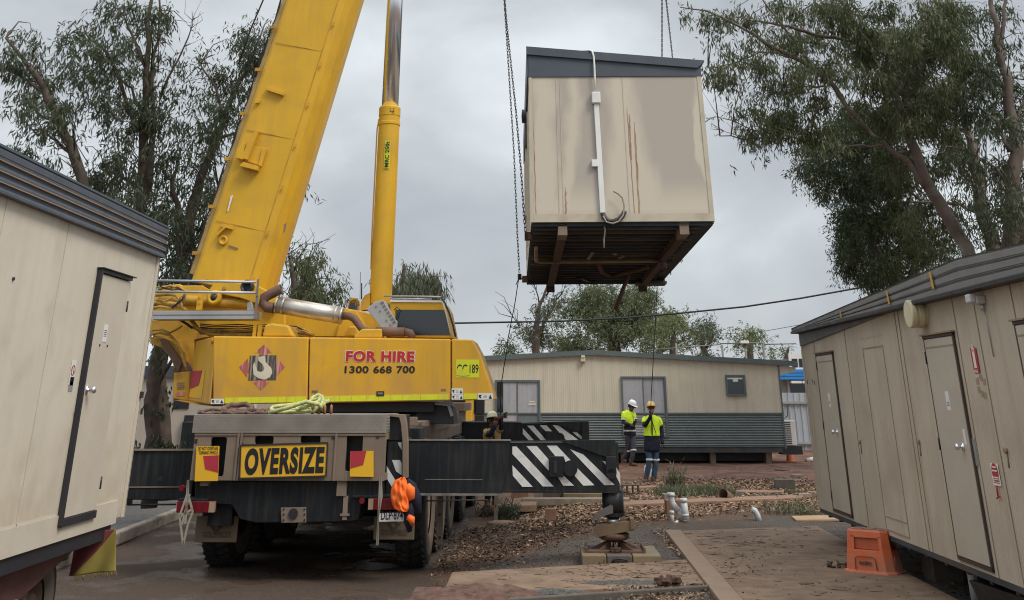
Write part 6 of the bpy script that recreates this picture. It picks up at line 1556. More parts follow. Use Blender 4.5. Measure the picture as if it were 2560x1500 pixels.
def ground_z(X, Y):
    X = np.asarray(X, float); Y = np.asarray(Y, float)
    lane = (1-sst(-1.1+(Y-16)*.03, 1.4+(Y-16)*.03, X))*(1-sst(26, 30, Y))
    z = GX-.20*lane
    z = z+(vnoise(X, Y, .6, 1)-.5)*.035+(vnoise(X, Y, 3.1, 2)-.5)*.018
    return z
Zg = ground_z(Xg, Yg)
wv = (vnoise(Xg, Yg, .9, 3)-.5)*.5; wv2 = (vnoise(Xg, Yg, .9, 4)-.5)*.5
G1 = wpoly([(900, 1560), (1010, 1480), (1090, 1420), (1230, 1385), (1350, 1352), (1480, 1330), (1640, 1304), (2060, 1290), (2260, 1350), (2560, 1440), (2560, 1560)])
grav = pip(Xg+wv, Yg+wv2, G1)
RD = wpoly([(-2000, 1212), (1300, 1212), (1700, 1196), (1990, 1205), (2080, 1225), (5000, 1225), (5000, 1060), (-2000, 1060)])
red = (Yg > 29.8+wv*3)
R2 = wpoly([(1060, 1510), (1120, 1475), (1200, 1448), (1290, 1462), (1300, 1490), (1260, 1510)])
red2 = pip(Xg+wv*.4, Yg+wv2*.4, R2)
lane_m = (1-sst(-1.4+(Yg-16)*.03, -.5+(Yg-16)*.03, Xg+wv))*(1-sst(25, 29, Yg))
nv = Xg.size
V = np.stack([Xg, Yg, Zg], -1).reshape(-1, 3).astype('f')
ny, nx_ = Xg.shape
idx = np.arange(nv).reshape(ny, nx_); quads = np.stack([idx[:-1, :-1], idx[:-1, 1:], idx[1:, 1:], idx[1:, :-1]], -1).reshape(-1, 4)
me = bpy.data.meshes.new('ground'); me.from_pydata(V.tolist(), [], quads.tolist())
me.polygons.foreach_set('use_smooth', np.ones(len(quads), bool))
at = me.color_attributes.new('soil', 'FLOAT_COLOR', 'POINT')
col = np.zeros((nv, 4), 'f'); col[:, 0] = grav.ravel(); col[:, 1] = (red | red2).ravel(); col[:, 2] = lane_m.ravel(); col[:, 3] = 1
at.data.foreach_set('color', col.ravel())
gm = bpy.data.materials.new('earth_and_gravel'); gm.use_nodes = True; t = gm.node_tree; N = t.nodes; Lk = t.links; b = N['Principled BSDF']
tcn = N.new('ShaderNodeTexCoord'); av = N.new('ShaderNodeVertexColor'); av.layer_name = 'soil'; sc_ = N.new('ShaderNodeSeparateColor'); Lk.new(av.outputs[0], sc_.inputs[0])
def gn(s, det=6, dist=0, rough=.6):
    n = N.new('ShaderNodeTexNoise'); n.inputs['Scale'].default_value = s; n.inputs['Detail'].default_value = det; n.inputs['Distortion'].default_value = dist; n.inputs['Roughness'].default_value = rough; Lk.new(tcn.outputs['Object'], n.inputs['Vector']); return n.outputs['Fac']
def gr(s, a, b_, c=0, d=1):
    n = N.new('ShaderNodeMapRange'); n.inputs[1].default_value = a; n.inputs[2].default_value = b_; n.inputs[3].default_value = c; n.inputs[4].default_value = d; Lk.new(s, n.inputs[0]); return n.outputs[0]
def gma(op, a, c):
    n = N.new('ShaderNodeMath'); n.operation = op
    for i, v_ in enumerate((a, c)):
        if isinstance(v_, (int, float)): n.inputs[i].default_value = v_
        else: Lk.new(v_, n.inputs[i])
    return n.outputs[0]
def gx(f, a, c):
    n = N.new('ShaderNodeMix'); n.data_type = 'RGBA'; Lk.new(f, n.inputs[0])
    for k, v_ in ((6, a), (7, c)):
        if isinstance(v_, tuple): n.inputs[k].default_value = (*v_, 1)
        else: Lk.new(v_, n.inputs[k])
    return n.outputs[2]
n_f = gn(28, 8); n_m = gn(4, 8); n_l = gn(.7, 5, .4); vor = N.new('ShaderNodeTexVoronoi'); vor.inputs['Scale'].default_value = 42; Lk.new(tcn.outputs['Object'], vor.inputs['Vector'])
vsp = N.new('ShaderNodeSeparateColor'); Lk.new(vor.outputs['Color'], vsp.inputs[0])
base_ = gx(gr(n_f, .35, .7), (.065, .040, .028), (.19, .118, .080)); base_ = gx(gr(n_m, .45, .65), base_, (.10, .055, .037))
redc = gx(gr(n_f, .3, .7), (.14, .060, .036), (.25, .122, .078)); redc = gx(gr(n_m, .45, .6), redc, (.20, .125, .092)); redc = gx(gr(n_l, .46, .6, 0, .85), redc, (.10, .042, .03)); redc = gx(gr(gn(1.6, 8, .8), .52, .60, 0, .7), redc, (.075, .045, .035))
grc = gx(vsp.outputs[0], (.040, .044, .044), (.16, .155, .145)); grc = gx(gr(n_m, .42, .62, 0, .9), grc, (.12, .078, .053)); grc = gx(gr(n_l, .45, .58, 0, .6), grc, (.095, .066, .046))
lanec = gx(gr(n_f, .3, .7), (.044, .030, .022), (.095, .066, .048)); lanec = gx(gr(n_l, .5, .62, 0, .5), lanec, (.125, .09, .068)); lanec = gx(gr(n_m, .55, .7, 0, .6), lanec, (.055, .045, .04))
def msk(ch, k=1.5): return gr(gma('ADD', sc_.outputs[ch], gma('MULTIPLY', gma('SUBTRACT', n_m, .5), k)), .36, .64)
c_ = gx(msk(2, .7), base_, lanec); c_ = gx(msk(0), c_, grc); c_ = gx(msk(1), c_, redc)
Lk.new(c_, b.inputs['Base Color'])
# damp, slightly glossy patches on the driveway
rgh = gr(gma('MULTIPLY', msk(2, .5), gr(n_l, .50, .58)), 0, 1, .95, .22); Lk.new(rgh, b.inputs['Roughness']); b.inputs['Specular IOR Level'].default_value = .3
bn = N.new('ShaderNodeBump'); bn.inputs['Strength'].default_value = .8; bn.inputs['Distance'].default_value = .03
Lk.new(gma('ADD', n_f, gma('MULTIPLY', vor.outputs['Distance'], gma('MULTIPLY', sc_.outputs[0], 1.2))), bn.inputs['Height']); Lk.new(bn.outputs[0], b.inputs['Normal'])
me.materials.append(gm); go = bpy.data.objects.new('ground', me); COL.objects.link(go); tag(go, kind='structure')
def gz(x, y): return float(ground_z(np.array([x]), np.array([y]))[0])
def GP(px, py, z=None):
    if z is not None: return PZ(px, py, z)
    p = PZ(px, py, GX)
    for _ in range(3): p = PZ(px, py, gz(p.x, p.y))
    return p
# ---- concrete slabs
def slab(name, pts, z1, th, m_, edge=None):
    q = MB(); q.prism([Vector((p[0], p[1], z1)) for p in pts], (0, 0, -th)); o = q.build(name, m_, None, bevel=.012); tag(o, kind='structure'); return o
ZS = .12
def ext(a, b_, k): return a+(b_-a)*k
sa = PZ(1662, 1326, ZS); sb = PZ(1797, 1500, ZS); sc2 = PZ(2042, 1314, ZS); sd = PZ(2400, 1500, ZS)
sb = ext(sa, sb, 1.6); sd = ext(sc2, sd, 1.7)
ed = (sb-sa).normalized(); ev = Vector((-ed.y, ed.x, 0));
ev = -ev if ev.x < 0 else ev
w_ = .26
slab('concrete_path', [(sa+ev*w_+Vector((0, 0, 0))), (sb+ev*w_), sd, sc2+Vector((0, 0, 0))][::1], ZS, .14, M['slab'])
slab('path_edging', [sa, sb, sb+ev*(w_-.006), sa+ev*(w_-.006)+Vector((0, .0, 0))], ZS+.012, .15, M['slab_edge'])
ta, tb_, tcx, td = PZ(1130, 1430, ZS-.02), PZ(1738, 1397, ZS-.02), PZ(1772, 1456, ZS-.02), PZ(1102, 1492, ZS-.02)
slab('concrete_strip', [ta, tb_, tcx, td], ZS-.02, .12, M['slab'])
ua, ub = PZ(1270, 1492, ZS+.02), PZ(1772, 1459, ZS+.02); dn = Vector((-.0, -1, 0))
slab('concrete_kerb', [ua+Vector((0, -.012, 0)), ub+Vector((0, -.012, 0)), ub+dn*.10, ua+dn*.10], ZS+.015, .16, M['block_dark'])
# cross joint over the edging strip
# ---- pavement kerb at left
ka, kb = PZ(300, 1330, .05), PZ(436, 1278, .05)
kb = ext(ka, kb, 1.8); kdir = (kb-ka).normalized(); kn = Vector((-kdir.y, kdir.x, 0))
ka = ka-kdir*3
q = MB(); q.prism([ka, kb, kb+kn*.16, ka+kn*.16], (0, 0, -.2)); kbo = q.build('kerb', mat('rough_pale_kerb', (.33, .27, .22), .9, var=.2, scale=4, dirt=(.13, .10, .08), dirt_amt=.9, dirt_scale=3, bump=.6, bscale=20), None, bevel=.03); tag(kbo, kind='structure')
q = MB(); q.prism([ka+kn*.165, kb+kn*.165, kb+kn*3, ka+kn*3], (0, 0, -.2)); o = q.build('pavement', mat('grey_gravel_verge', (.13, .12, .11), .95, var=.3, scale=14, bump=.7, bscale=50), None); tag(o, kind='structure'); o.location.z = -.02
q = MB(); c = GP(445, 1290, .0)
# ---- loose leaf litter: flat curled leaves nobody could count
def litter(name, n, region, ln, wd, mtl, label, zoff=.012, curl=.5, seed=1):
    r = np.random.default_rng(seed); poly = [(p[0], p[1]) for p in region]
    xs_ = [p[0] for p in poly]; ys_ = [p[1] for p in poly]
    X = r.uniform(min(xs_), max(xs_), n*3); Y = r.uniform(min(ys_), max(ys_), n*3)
    k = pip(X+r.normal(0, .22, n*3), Y+r.normal(0, .30, n*3), poly) & (vnoise(X, Y, 1.3, seed+9) > r.random(n*3)*.75); X = X[k][:n]; Y = Y[k][:n]; m_ = len(X)
    Z = ground_z(X, Y)+zoff+r.random(m_)*.02
    a = r.random(m_)*6.283; d = np.stack([np.cos(a), np.sin(a), r.normal(0, curl*.6, m_)], -1); d /= np.linalg.norm(d, axis=1)[:, None]
    s_ = np.stack([-np.sin(a), np.cos(a), r.normal(0, curl, m_)], -1); s_ /= np.linalg.norm(s_, axis=1)[:, None]
    L_ = (ln*(.2+1.4*r.random(m_)**2))[:, None]; w = (wd*(.6+.8*r.random(m_)))[:, None]; B = np.stack([X, Y, Z], -1)
    V = np.empty((m_, 4, 3), 'f'); V[:, 0] = B-d*L_*.5; V[:, 1] = B+s_*w*.5; V[:, 2] = B+d*L_*.5; V[:, 3] = B-s_*w*.5; V[:, 1, 2] += .008; V[:, 3, 2] += .008
    me = bpy.data.meshes.new(name); me.vertices.add(m_*4); me.vertices.foreach_set('co', V.ravel()); me.loops.add(m_*4); me.loops.foreach_set('vertex_index', np.arange(m_*4, dtype='i'))
    me.polygons.add(m_); me.polygons.foreach_set('loop_start', np.arange(0, m_*4, 4, dtype='i')); me.polygons.foreach_set('loop_total', np.full(m_, 4, 'i')); me.materials.append(mtl); me.update(calc_edges=True)
    o = bpy.data.objects.new(name, me); COL.objects.link(o); tag(o, label, 'leaf litter', kind='stuff'); return o
litter('leaf_litter', 11000, wpoly([(1290, 1290), (1360, 1258), (1480, 1245), (1620, 1228), (2040, 1226), (2060, 1262), (2040, 1288), (1900, 1278), (1760, 1296), (1500, 1308), (1330, 1312)]), .115, .032, M['litter'], 'thick pale drift of dry gum leaves between the pad and the strip footings', seed=2)
litter('leaf_litter', 4500, wpoly([(1540, 1232), (1600, 1196), (1700, 1196), (2010, 1198), (2060, 1215), (2040, 1232), (1800, 1235)]), .12, .035, M['litter'], 'scattered dry leaves near the feet of the standing worker', seed=3)
litter('leaf_litter', 6000, wpoly([(1090, 1400), (1110, 1330), (1200, 1290), (1400, 1300), (1640, 1296), (1620, 1312), (1400, 1345), (1180, 1385)]), .07, .02, M['litter_d'], 'small brown leaf debris on the soil beside the crane wheels', seed=4)
litter('leaf_litter', 1500, wpoly([(1090, 1400), (1110, 1330), (1200, 1290), (1400, 1300), (1640, 1296), (1620, 1312), (1400, 1345), (1180, 1385)]), .08, .022, M['litter'], 'pale dry leaves sprinkled over the brown soil beside the crane', seed=5)
litter('leaf_litter', 700, wpoly([(1655, 1320), (1700, 1350), (1745, 1398), (1690, 1390), (1650, 1335)]), .10, .02, M['litter'], 'narrow dry leaves gathered along the path edging', seed=6)
litter('leaf_litter', 900, wpoly([(1320, 1500), (1500, 1480), (1770, 1468), (1800, 1502), (1800, 1540), (1300, 1540)]), .10, .02, M['litter'], 'dry leaves on the gravel in front of the concrete kerb', seed=7)
litter('leaf_litter', 1100, [(-.6, 13), (6, 13), (6.5, 18.5), (4, 19), (-.6, 18.5)], .07, .018, M['litter'], 'sparse small dry leaves over the grey gravel between slabs and jack', seed=31)
litter('leaf_litter', 1600, [(-1.2, 13), (4, 13), (3.5, 17.5), (-1.2, 18)], .05, .018, M['litter_d'], 'fine dark debris over the grey gravel and narrow strip', seed=32, zoff=.03)
litter('leaf_litter', 700, [(x, y) for x, y in [(4.2, 12), (7.5, 12), (7.5, 18.5), (4.6, 18.5)]], .10, .025, M['litter_d'], 'dark leaf debris under the right cabin', seed=8)
def slabbits(name, n, poly, z, ln, wd, label, seed, flat=True):
    r = random.Random(seed); q = MB(); xs_ = [p[0] for p in poly]; ys_ = [p[1] for p in poly]; k = 0
    while k < n:
        x = r.uniform(min(xs_), max(xs_)); y = r.uniform(min(ys_), max(ys_))
        if not pip(np.array([x]), np.array([y]), poly)[0]: continue
        if vnoise(np.array([x]), np.array([y]), .8, seed)[0]**2 < r.random()*.75: continue
        a = r.random()*6.283; L_ = ln*(.15+1.6*r.random()**3); pts = []
        p = Vector((x, y, z+.004))
        for i in range(4): pts.append(p.copy()); a += r.gauss(0, .55); p = p+Vector((math.cos(a), math.sin(a), 0))*L_/3
        q.tube(pts, [wd*.5, wd*.8, wd*.6, wd*.3], 4); k += 1
    o = q.build(name, M['litter_d']); tag(o, label, 'twigs', kind='stuff'); return o
spoly = [(p.x, p.y) for p in (sa, sb, sd, sc2)]
spoly = [(sa.x+.3, sa.y-.1), (sb.x+.3, sb.y), (sd.x-.1, sd.y), (sc2.x-.1, sc2.y-.1)]
slabbits('fallen_twigs', 420, spoly, ZS, .15, .004, 'dark twigs and bark bits strewn on the right concrete path', 21)
slabbits('fallen_twigs', 180, [(p.x, p.y) for p in (ta, tb_, tcx, td)], ZS-.02, .14, .004, 'dark twigs on the narrow concrete strip', 22)
# spilled red earth and gravel on the strip
def mound(name, cx, cy, rx_, ry_, h, m_, kind='structure', label=None, cat=None, seed=0, z=None):
    q = MB(); rows = []; n = 26; r = np.random.default_rng(seed); z = gz(cx, cy) if z is None else z
    for i in range(n+1):
        row = []
        for j in range(n+1):
            u = i/n*2-1; v_ = j/n*2-1; e_ = u*u+v_*v_
            x = cx+u*rx_; y = cy+v_*ry_; nn = float(vnoise(np.array([x]), np.array([y]), 4.0, seed)[0])
            row.append(Vector((x, y, z-.02+h*max(0, 1-e_*(.7+.7*nn))*(.6+.8*float(vnoise(np.array([x]), np.array([y]), 14, seed+1)[0])))))
        rows.append(row)
    q.sheet(rows, True); o = q.build(name, m_); tag(o, label, cat, kind=kind); return o
M['redearth'] = mat('damp_red_earth', (.105, .052, .038), .95, var=.5, scale=9, dirt=(.17, .12, .09), dirt_amt=.6, dirt_scale=4, bump=1.0, bscale=30)
M['gravelm'] = mat('loose_blue_gravel', (.082, .08, .074), .95, var=.5, scale=30, bump=.9, bscale=60)
p = PZ(1200, 1478, .1); mound('earth_spill', p.x, p.y, .75, .42, .07, M['redearth'], seed=3, z=.10)
p = PZ(1150, 1500, .1); mound('earth_spill', p.x, p.y, .8, .35, .08, M['redearth'], seed=4, z=.08)
p = PZ(1580, 1458, .1); mound('gravel_spill', p.x, p.y, .75, .14, .05, M['gravelm'], seed=5, z=.10)
p = PZ(1380, 1478, .1); mound('gravel_spill', p.x, p.y, .60, .10, .04, M['gravelm'], seed=6, z=.10)
p = PZ(2245, 1362, .06); mound('gravel_heap', p.x, p.y, .9, 1.1, .06, M['gravelm'], seed=7)
p = GP(1840, 1172); mound('earth_spill', p.x, p.y, 3.0, .8, .06, M['redearth'], seed=8)
p = GP(1850, 1198); mound('earth_spill', p.x, p.y, 2.2, .6, .08, M['redearth'], seed=9)
p = GP(1850, 1240); mound('soil_ridge', p.x, p.y, 2.2, .28, .06, mat('dark_mulch', (.05, .038, .03), .95, var=.4, scale=15, bump=.9, bscale=30), seed=10)
p = GP(1620, 1232); mound('soil_ridge', p.x, p.y, 1.2, .2, .05, bpy.data.materials['dark_mulch'], seed=11)
q = MB(); c = PZ(1668, 1458, .12); rg = random.Random(4)
for i in range(26):
    o_ = Vector((rg.gauss(0, .06), rg.gauss(0, .03), abs(rg.gauss(0, .025)))); q.rbox(c+o_, (rg.uniform(.02, .07),)*3, rz=rg.random()*3, rx=rg.random()*3)
o = q.build('earth_clod', mat('brown_clod', (.11, .06, .042), .95, var=.3, scale=20, bump=.8)); tag(o, 'lumpy brown clod of earth on the concrete strip', 'clod')
# strip footings
for (pts, lb) in (([(1555, 1252), (2010, 1236), (2010, 1243), (1555, 1261)], 0), ([(1560, 1216), (1640, 1213), (1650, 1216), (1560, 1220)], 1), ([(1275, 1246), (1345, 1240), (1340, 1262), (1230, 1266)], 2), ([(1700, 1222), (1960, 1226), (1960, 1230), (1700, 1227)], 3)):
    w4 = [PZ(px, py, GX+.06) for px, py in pts]; slab('strip_footing', w4, GX+.06, .12, mat('red_stained_footing', (.25, .15, .10), .9, var=.15, scale=3, dirt=(.16, .08, .055), dirt_amt=.6))
# ================================================================= people
def skin_mesh(name, verts, edges, radii, mtl, parent, root=0, sub=2):
    me = bpy.data.meshes.new(name); me.from_pydata([tuple(v) for v in verts], edges, []); me.materials.append(mtl)
    o = bpy.data.objects.new(name, me); COL.objects.link(o); o.parent = parent
    md = o.modifiers.new('skin', 'SKIN'); md.use_smooth_shade = True
    if not me.skin_vertices: me.skin_vertices.new()
    for i, r in enumerate(radii):
        sv = me.skin_vertices[0].data[i]; sv.radius = (r, r); sv.use_root = (i == root)
    s = o.modifiers.new('smooth', 'SUBSURF'); s.levels = sub; s.render_levels = sub
    return o
def loft(q, rings, n=20, cap=True):
    vs = []
    for (c, rx_, ry_) in rings:
        for j in range(n):
            t = 2*math.pi*j/n; sx = math.copysign(abs(math.cos(t))**.85, math.cos(t)); sy = math.copysign(abs(math.sin(t))**.85, math.sin(t))
            vs.append(Vector((c[0]+sx*rx_, c[1]+sy*ry_, c[2])))
    fs = []; k = len(rings)
    for i in range(k-1):
        for j in range(n): fs.append((i*n+j, i*n+(j+1) % n, (i+1)*n+(j+1) % n, (i+1)*n+j))
    if cap: fs.append(tuple(range(n-1, -1, -1))); fs.append(tuple((k-1)*n+j for j in range(n)))
    q.add(vs, fs, True)
def helmet(head, face, mtl, parent, name='hard_hat'):
    # face: unit vector the person looks along
    q = MB(); f = Vector(face).normalized(); r_ = f.cross(Vector((0, 0, 1))).normalized(); u = r_.cross(f).normalized(); c = Vector(head)+u*.035
    n = 24; rings = []
    for (k, rr, h) in [(0, 1.0, 0), (1, .99, .03), (2, .94, .065), (3, .82, .095), (4, .60, .118), (5, .3, .130), (6, .0, .133)]:
        rings.append([c+u*h+(f*math.cos(2*math.pi*j/n)*.138+r_*math.sin(2*math.pi*j/n)*.112)*rr for j in range(n)])
    vs = [p for r in rings for p in r]; fs = []
    for i in range(6):
        for j in range(n): fs.append((i*n+j, i*n+(j+1) % n, (i+1)*n+(j+1) % n, (i+1)*n+j))
    q.add(vs, fs, True)
    bs = []
    for j in range(n):
        t = 2*math.pi*j/n; e_ = .012+.05*max(0, math.cos(t))**1.5
        p = c+(f*math.cos(t)*.138+r_*math.sin(t)*.112); o_ = p+(f*math.cos(t)+r_*math.sin(t))*e_-u*.012*max(0, math.cos(t))
        bs.append((p+u*.004, o_+u*.002, o_-u*.005, p-u*.006))
    q.add([p for b_ in bs for p in b_], [(j*4+k, j*4+(k+1) % 4, ((j+1) % n)*4+(k+1) % 4, ((j+1) % n)*4+k) for j in range(n) for k in range(4)], True)
    q.bar(c+u*.132-f*.09, c+u*.132+f*.07, .03, .012, up=u)
    return q.build(name, mtl, parent)
def hand_chain(V_, E_, R_, wrist_i, palm, dirv, side, curl=.4):
    d = Vector(dirv).normalized(); s_ = Vector(side).normalized(); nrm = d.cross(s_).normalized()
    V_.append(Vector(palm)); R_.append(.030); E_.append((wrist_i, len(V_)-1)); pi = len(V_)-1
    for k in range(4):
        off = (k-1.5)*.021; ln_ = (.068, .078, .074, .058)[k]
        a = Vector(palm)+d*.045+s_*off; b_ = a+d*ln_*.45-nrm*.008*curl; c = b_+(d*(1-curl)-nrm*curl).normalized()*ln_*.5
        for p, r in ((a, .0115), (b_, .0095), (c, .0075)): V_.append(p); R_.append(r)
        n = len(V_); E_.extend([(pi, n-3), (n-3, n-2), (n-2, n-1)])
    a = Vector(palm)-s_*.04+d*.0; b_ = a-s_*.018+d*.035; V_.append(a); R_.append(.012); V_.append(b_); R_.append(.009); n = len(V_); E_.extend([(pi, n-2), (n-2, n-1)])
def person(label, F, J, face, skin_, hat, jacket_top, jacket_low, trouser, cut, hem, hand_dirs, band=None, belt=None, sleeve_cut=.5, gl=None, hair=True, glasses=True, scale_t=1.0, group=None):
    root = thing('person', label, 'person', F, group)
    V_, E_, R_ = [], [], []
    def add(p, r, par=None):
        V_.append(Vector(p)); R_.append(r)
        if par is not None: E_.append((par, len(V_)-1))
        return len(V_)-1
    hipc = (J['hipL']+J['hipR'])/2; neck = J['neck']; shc = (J['shL']+J['shR'])/2
    pel = add(hipc, .09); sp1 = add(hipc.lerp(shc, .45), .09, pel); ch_ = add(shc+Vector((0, 0, -.10)), .09, sp1); nk = add(neck, .055, ch_)
    hd = J['head']; f = Vector(face).normalized(); up = (hd-neck).normalized()
    jw = add(hd-up*.055+f*.02, .068, nk); hc_ = add(hd+up*.03, .094, jw); tp = add(hd+up*.085, .072, hc_)
    ns = add(hd-up*.005+f*.108, .013, hc_); cn = add(hd-up*.095+f*.065, .028, jw)
    rt = f.cross(Vector((0, 0, 1))).normalized()
    for s_ in (-1, 1): add(hd+rt*s_*.098, .018, hc_)
    for sd in ('L', 'R'):
        s_ = add(J['sh'+sd]+Vector((0, 0, -.02)), .045, ch_); e_ = add(J['el'+sd], .036, s_); wr = add(J['wr'+sd], .029, e_)
        dv, sv, cu = hand_dirs[sd]; hand_chain(V_, E_, R_, wr, J['wr'+sd]+Vector(dv).normalized()*.055, dv, sv, cu)
        h_ = add(J['hip'+sd], .065, pel); k_ = add(J['kn'+sd], .045, h_); a_ = add(J['an'+sd], .034, k_); add(J['toe'+sd]*.6+J['an'+sd]*.4, .022, a_)
    body = skin_mesh('body', V_, E_, R_, skin_, root)
    # face details
    q = MB()
    for s_ in (-1, 1):
        c = hd+up*.012+f*.094+rt*s_*.033; q.lathe(c, f, [(0, .008), (.011, .006), (.014, 0), (0, -.004)], 8)
    c = hd-up*.05+f*.088; q.bar(c-rt*.025, c+rt*.025, .008, .008); q.build('eyes_and_mouth', M['hair'], root)
    if glasses:
        q = MB(); c = hd+up*.014+f*.104; q.bar(c-rt*.065, c+rt*.065, .02, .036, up=up); q.bar(c-rt*.065, hd-rt*.095+f*.0+up*.014, .006, .01, up=up); q.bar(c+rt*.065, hd+rt*.095+up*.014, .006, .01, up=up); q.build('sunglasses', M['dark'], root, bevel=.006)
    if hair:
        q = MB(); c = hd+up*.02-f*.018; n = 18; rr = [(.100, -.06), (.104, -.02), (.104, .03), (.09, .07)]
        vs = [c+up*h+(f*math.cos(2*math.pi*j/n)*.95+rt*math.sin(2*math.pi*j/n))*r for r, h in rr for j in range(n)]; fs = []
        for i in range(3):
            for j in range(n):
                if 4 <= j <= 13: fs.append((i*n+j, i*n+(j+1) % n, (i+1)*n+(j+1) % n, (i+1)*n+j))
        q.add(vs, fs, True); q.build('hair', M['hair'], root, solid=.006)
    helmet(hd+up*.035, f-up*.12*0, hat, root)
    # jacket: upper part, lower part
    swx = abs(J['shR'].x-J['shL'].x)/2*1.06
    def tc(t): return hipc.lerp(shc, t)
    rings_all = [(-.34 if hem else -.10, .21, .150), (-.05, .200, .145), (.25, .185, .135), (.5, .195, .140), (.75, .95*max(.19, swx), .145), (.92, max(.2, swx), .130), (1.02, swx*.95, .115), (1.09, swx*.62, .09), (1.16, .075, .07)]
    def ring(t, rx_, ry_):
        c = tc(t) if t >= 0 else hipc+Vector((0, 0, t*.45)); return (c, rx_*scale_t, ry_*scale_t)
    def interp(t):
        for (a, b_) in zip(rings_all[:-1], rings_all[1:]):
            if a[0] <= t <= b_[0]:
                k = (t-a[0])/(b_[0]-a[0]); return (t, a[1]+(b_[1]-a[1])*k, a[2]+(b_[2]-a[2])*k)
    low = [r for r in rings_all if r[0] < cut+.08]+[interp(cut+.09)]; top = [(cut-.04, interp(cut)[1]*1.07, interp(cut)[2]*1.07), (cut-.03, interp(cut)[1]*1.08, interp(cut)[2]*1.08)]+[r for r in rings_all if r[0] > cut]
    def wrink(obj):
        tx = bpy.data.textures.new('crease', 'CLOUDS'); tx.noise_scale = .12; md = obj.modifiers.new('sub', 'SUBSURF'); md.levels = md.render_levels = 2; md2 = obj.modifiers.new('crease', 'DISPLACE'); md2.texture = tx; md2.strength = .035; md2.mid_level = .5
    q = MB(); loft(q, [ring(*r) for r in low])
    for sd in ('L', 'R'):
        sh, el, wr = J['sh'+sd], J['el'+sd], J['wr'+sd]
        a = sh.lerp(el, .45); q.tube([a, sh.lerp(el, .62), el, el.lerp(wr, .5), wr, wr.lerp(el, -.04)], [.060, .062, .060, .054, .046, .046], 14)
    jl = q.build('jacket_lower', jacket_low, root); wrink(jl)
    q = MB(); loft(q, [ring(*r) for r in top])
    for sd in ('L', 'R'):
        sh, el = J['sh'+sd], J['el'+sd]; q.tube([sh+(shc-sh)*.35+Vector((0, 0, .0)), sh+Vector((0, 0, .005)), sh.lerp(el, .35), sh.lerp(el, .66)], [.070, .078, .076, .074], 14)
    jt = q.build('jacket_upper', jacket_top, root); wrink(jt)
    q = MB(); q.tube([neck+Vector((0, 0, -.05)), neck+Vector((0, 0, .025))], [.088, .078], 14)
    c0 = tc(1.05)+f*.0; c1 = tc(min(cut, .3))
    nrm = Vector((f.x, f.y, 0)).normalized()
    q.bar(tc(1.08)+nrm*.115, tc(.8)+nrm*.158, .03, .02, up=nrm); q.bar(tc(.8)+nrm*.158, tc(cut)+nrm*.162, .03, .02, up=nrm); q.build('collar_and_placket', jacket_low, root)
    # trousers
    q = MB()
    loft(q, [(hipc+Vector((0, 0, -.10)), .16, .12), (hipc+Vector((0, 0, .0)), .175, .13), (hipc+Vector((0, 0, .12)), .17, .125)])
    for sd in ('L', 'R'):
        h_, k_, a_ = J['hip'+sd], J['kn'+sd], J['an'+sd]
        q.tube([h_+Vector((0, 0, .03)), h_.lerp(k_, .45), k_, k_.lerp(a_, .5), a_+(k_-a_)*.02], [.112, .096, .078, .074, .070], 14)
    tr_ = q.build('trousers', trouser, root); wrink(tr_)
    if band is not None:
        q = MB()
        for sd in ('L', 'R'):
            k_, a_ = J['kn'+sd], J['an'+sd]; h_ = J['hip'+sd]
            if band >= 0: p = k_.lerp(a_, band); d = (a_-k_).normalized(); q.tube([p, p+d*.05], [.083, .082], 16)
            else: p = h_.lerp(k_, 1+band); d = (k_-h_).normalized(); q.tube([p, p+d*.05], [.090, .088], 16)
        q.build('reflective_band', M['tape'], root)
    if belt:
        q = MB()
        for t in belt: c, a, b_ = ring(*interp(t)); loft(q, [(c, a+.012, b_+.012), (c+Vector((0, 0, .04)), a+.011, b_+.011)], cap=False)
        for sd in ('L', 'R'): sh, el = J['sh'+sd], J['el'+sd]; p = sh.lerp(el, .62); d = (el-sh).normalized(); q.tube([p, p+d*.035], [.078, .077], 14)
        q.build('reflective_tape', M['tape'], root)
    for sd in ('L', 'R'):
        q = MB(); a_, t_ = J['an'+sd], J['toe'+sd]; d = (t_-a_); d.z = 0; d.normalize()
        q.tube([a_+Vector((0, 0, .10)), a_+Vector((0, 0, .02)), a_+Vector((0, 0, -.03))], [.058, .058, .055], 12)
        q.tube([a_-d*.06+Vector((0, 0, -.045)), a_+d*.02+Vector((0, 0, -.04)), a_+d*.13+Vector((0, 0, -.055)), a_+d*.20+Vector((0, 0, -.065))], [.045, .052, .046, .028], 12)
        q.build('boot', M['boot'], root)
    if gl:
        q = MB()
        for sd in ('L', 'R'):
            dv, sv, cu = hand_dirs[sd]; w = J['wr'+sd]; d = Vector(dv).normalized(); s_ = Vector(sv).normalized()
            q.tube([w-d*.03, w+d*.03, w+d*.10], [.042, .046, .040], 10)
            for k in range(4):
                b0 = w+d*.09+s_*(k-1.5)*.023; q.tube([b0, b0+d*.05+s_*(k-1.5)*.008, b0+d*.085+s_*(k-1.5)*.014-Vector((0, 0, .01))], [.015, .013, .011], 6)
            b0 = w+d*.05-s_*.035; q.tube([b0, b0-s_*.03+d*.03], [.015, .012], 6)
        q.build('glove', gl, root)
    return root
def PF(Y, px, py): p = P(px, py, Y); return Frame((p.x, p.y, p.z))
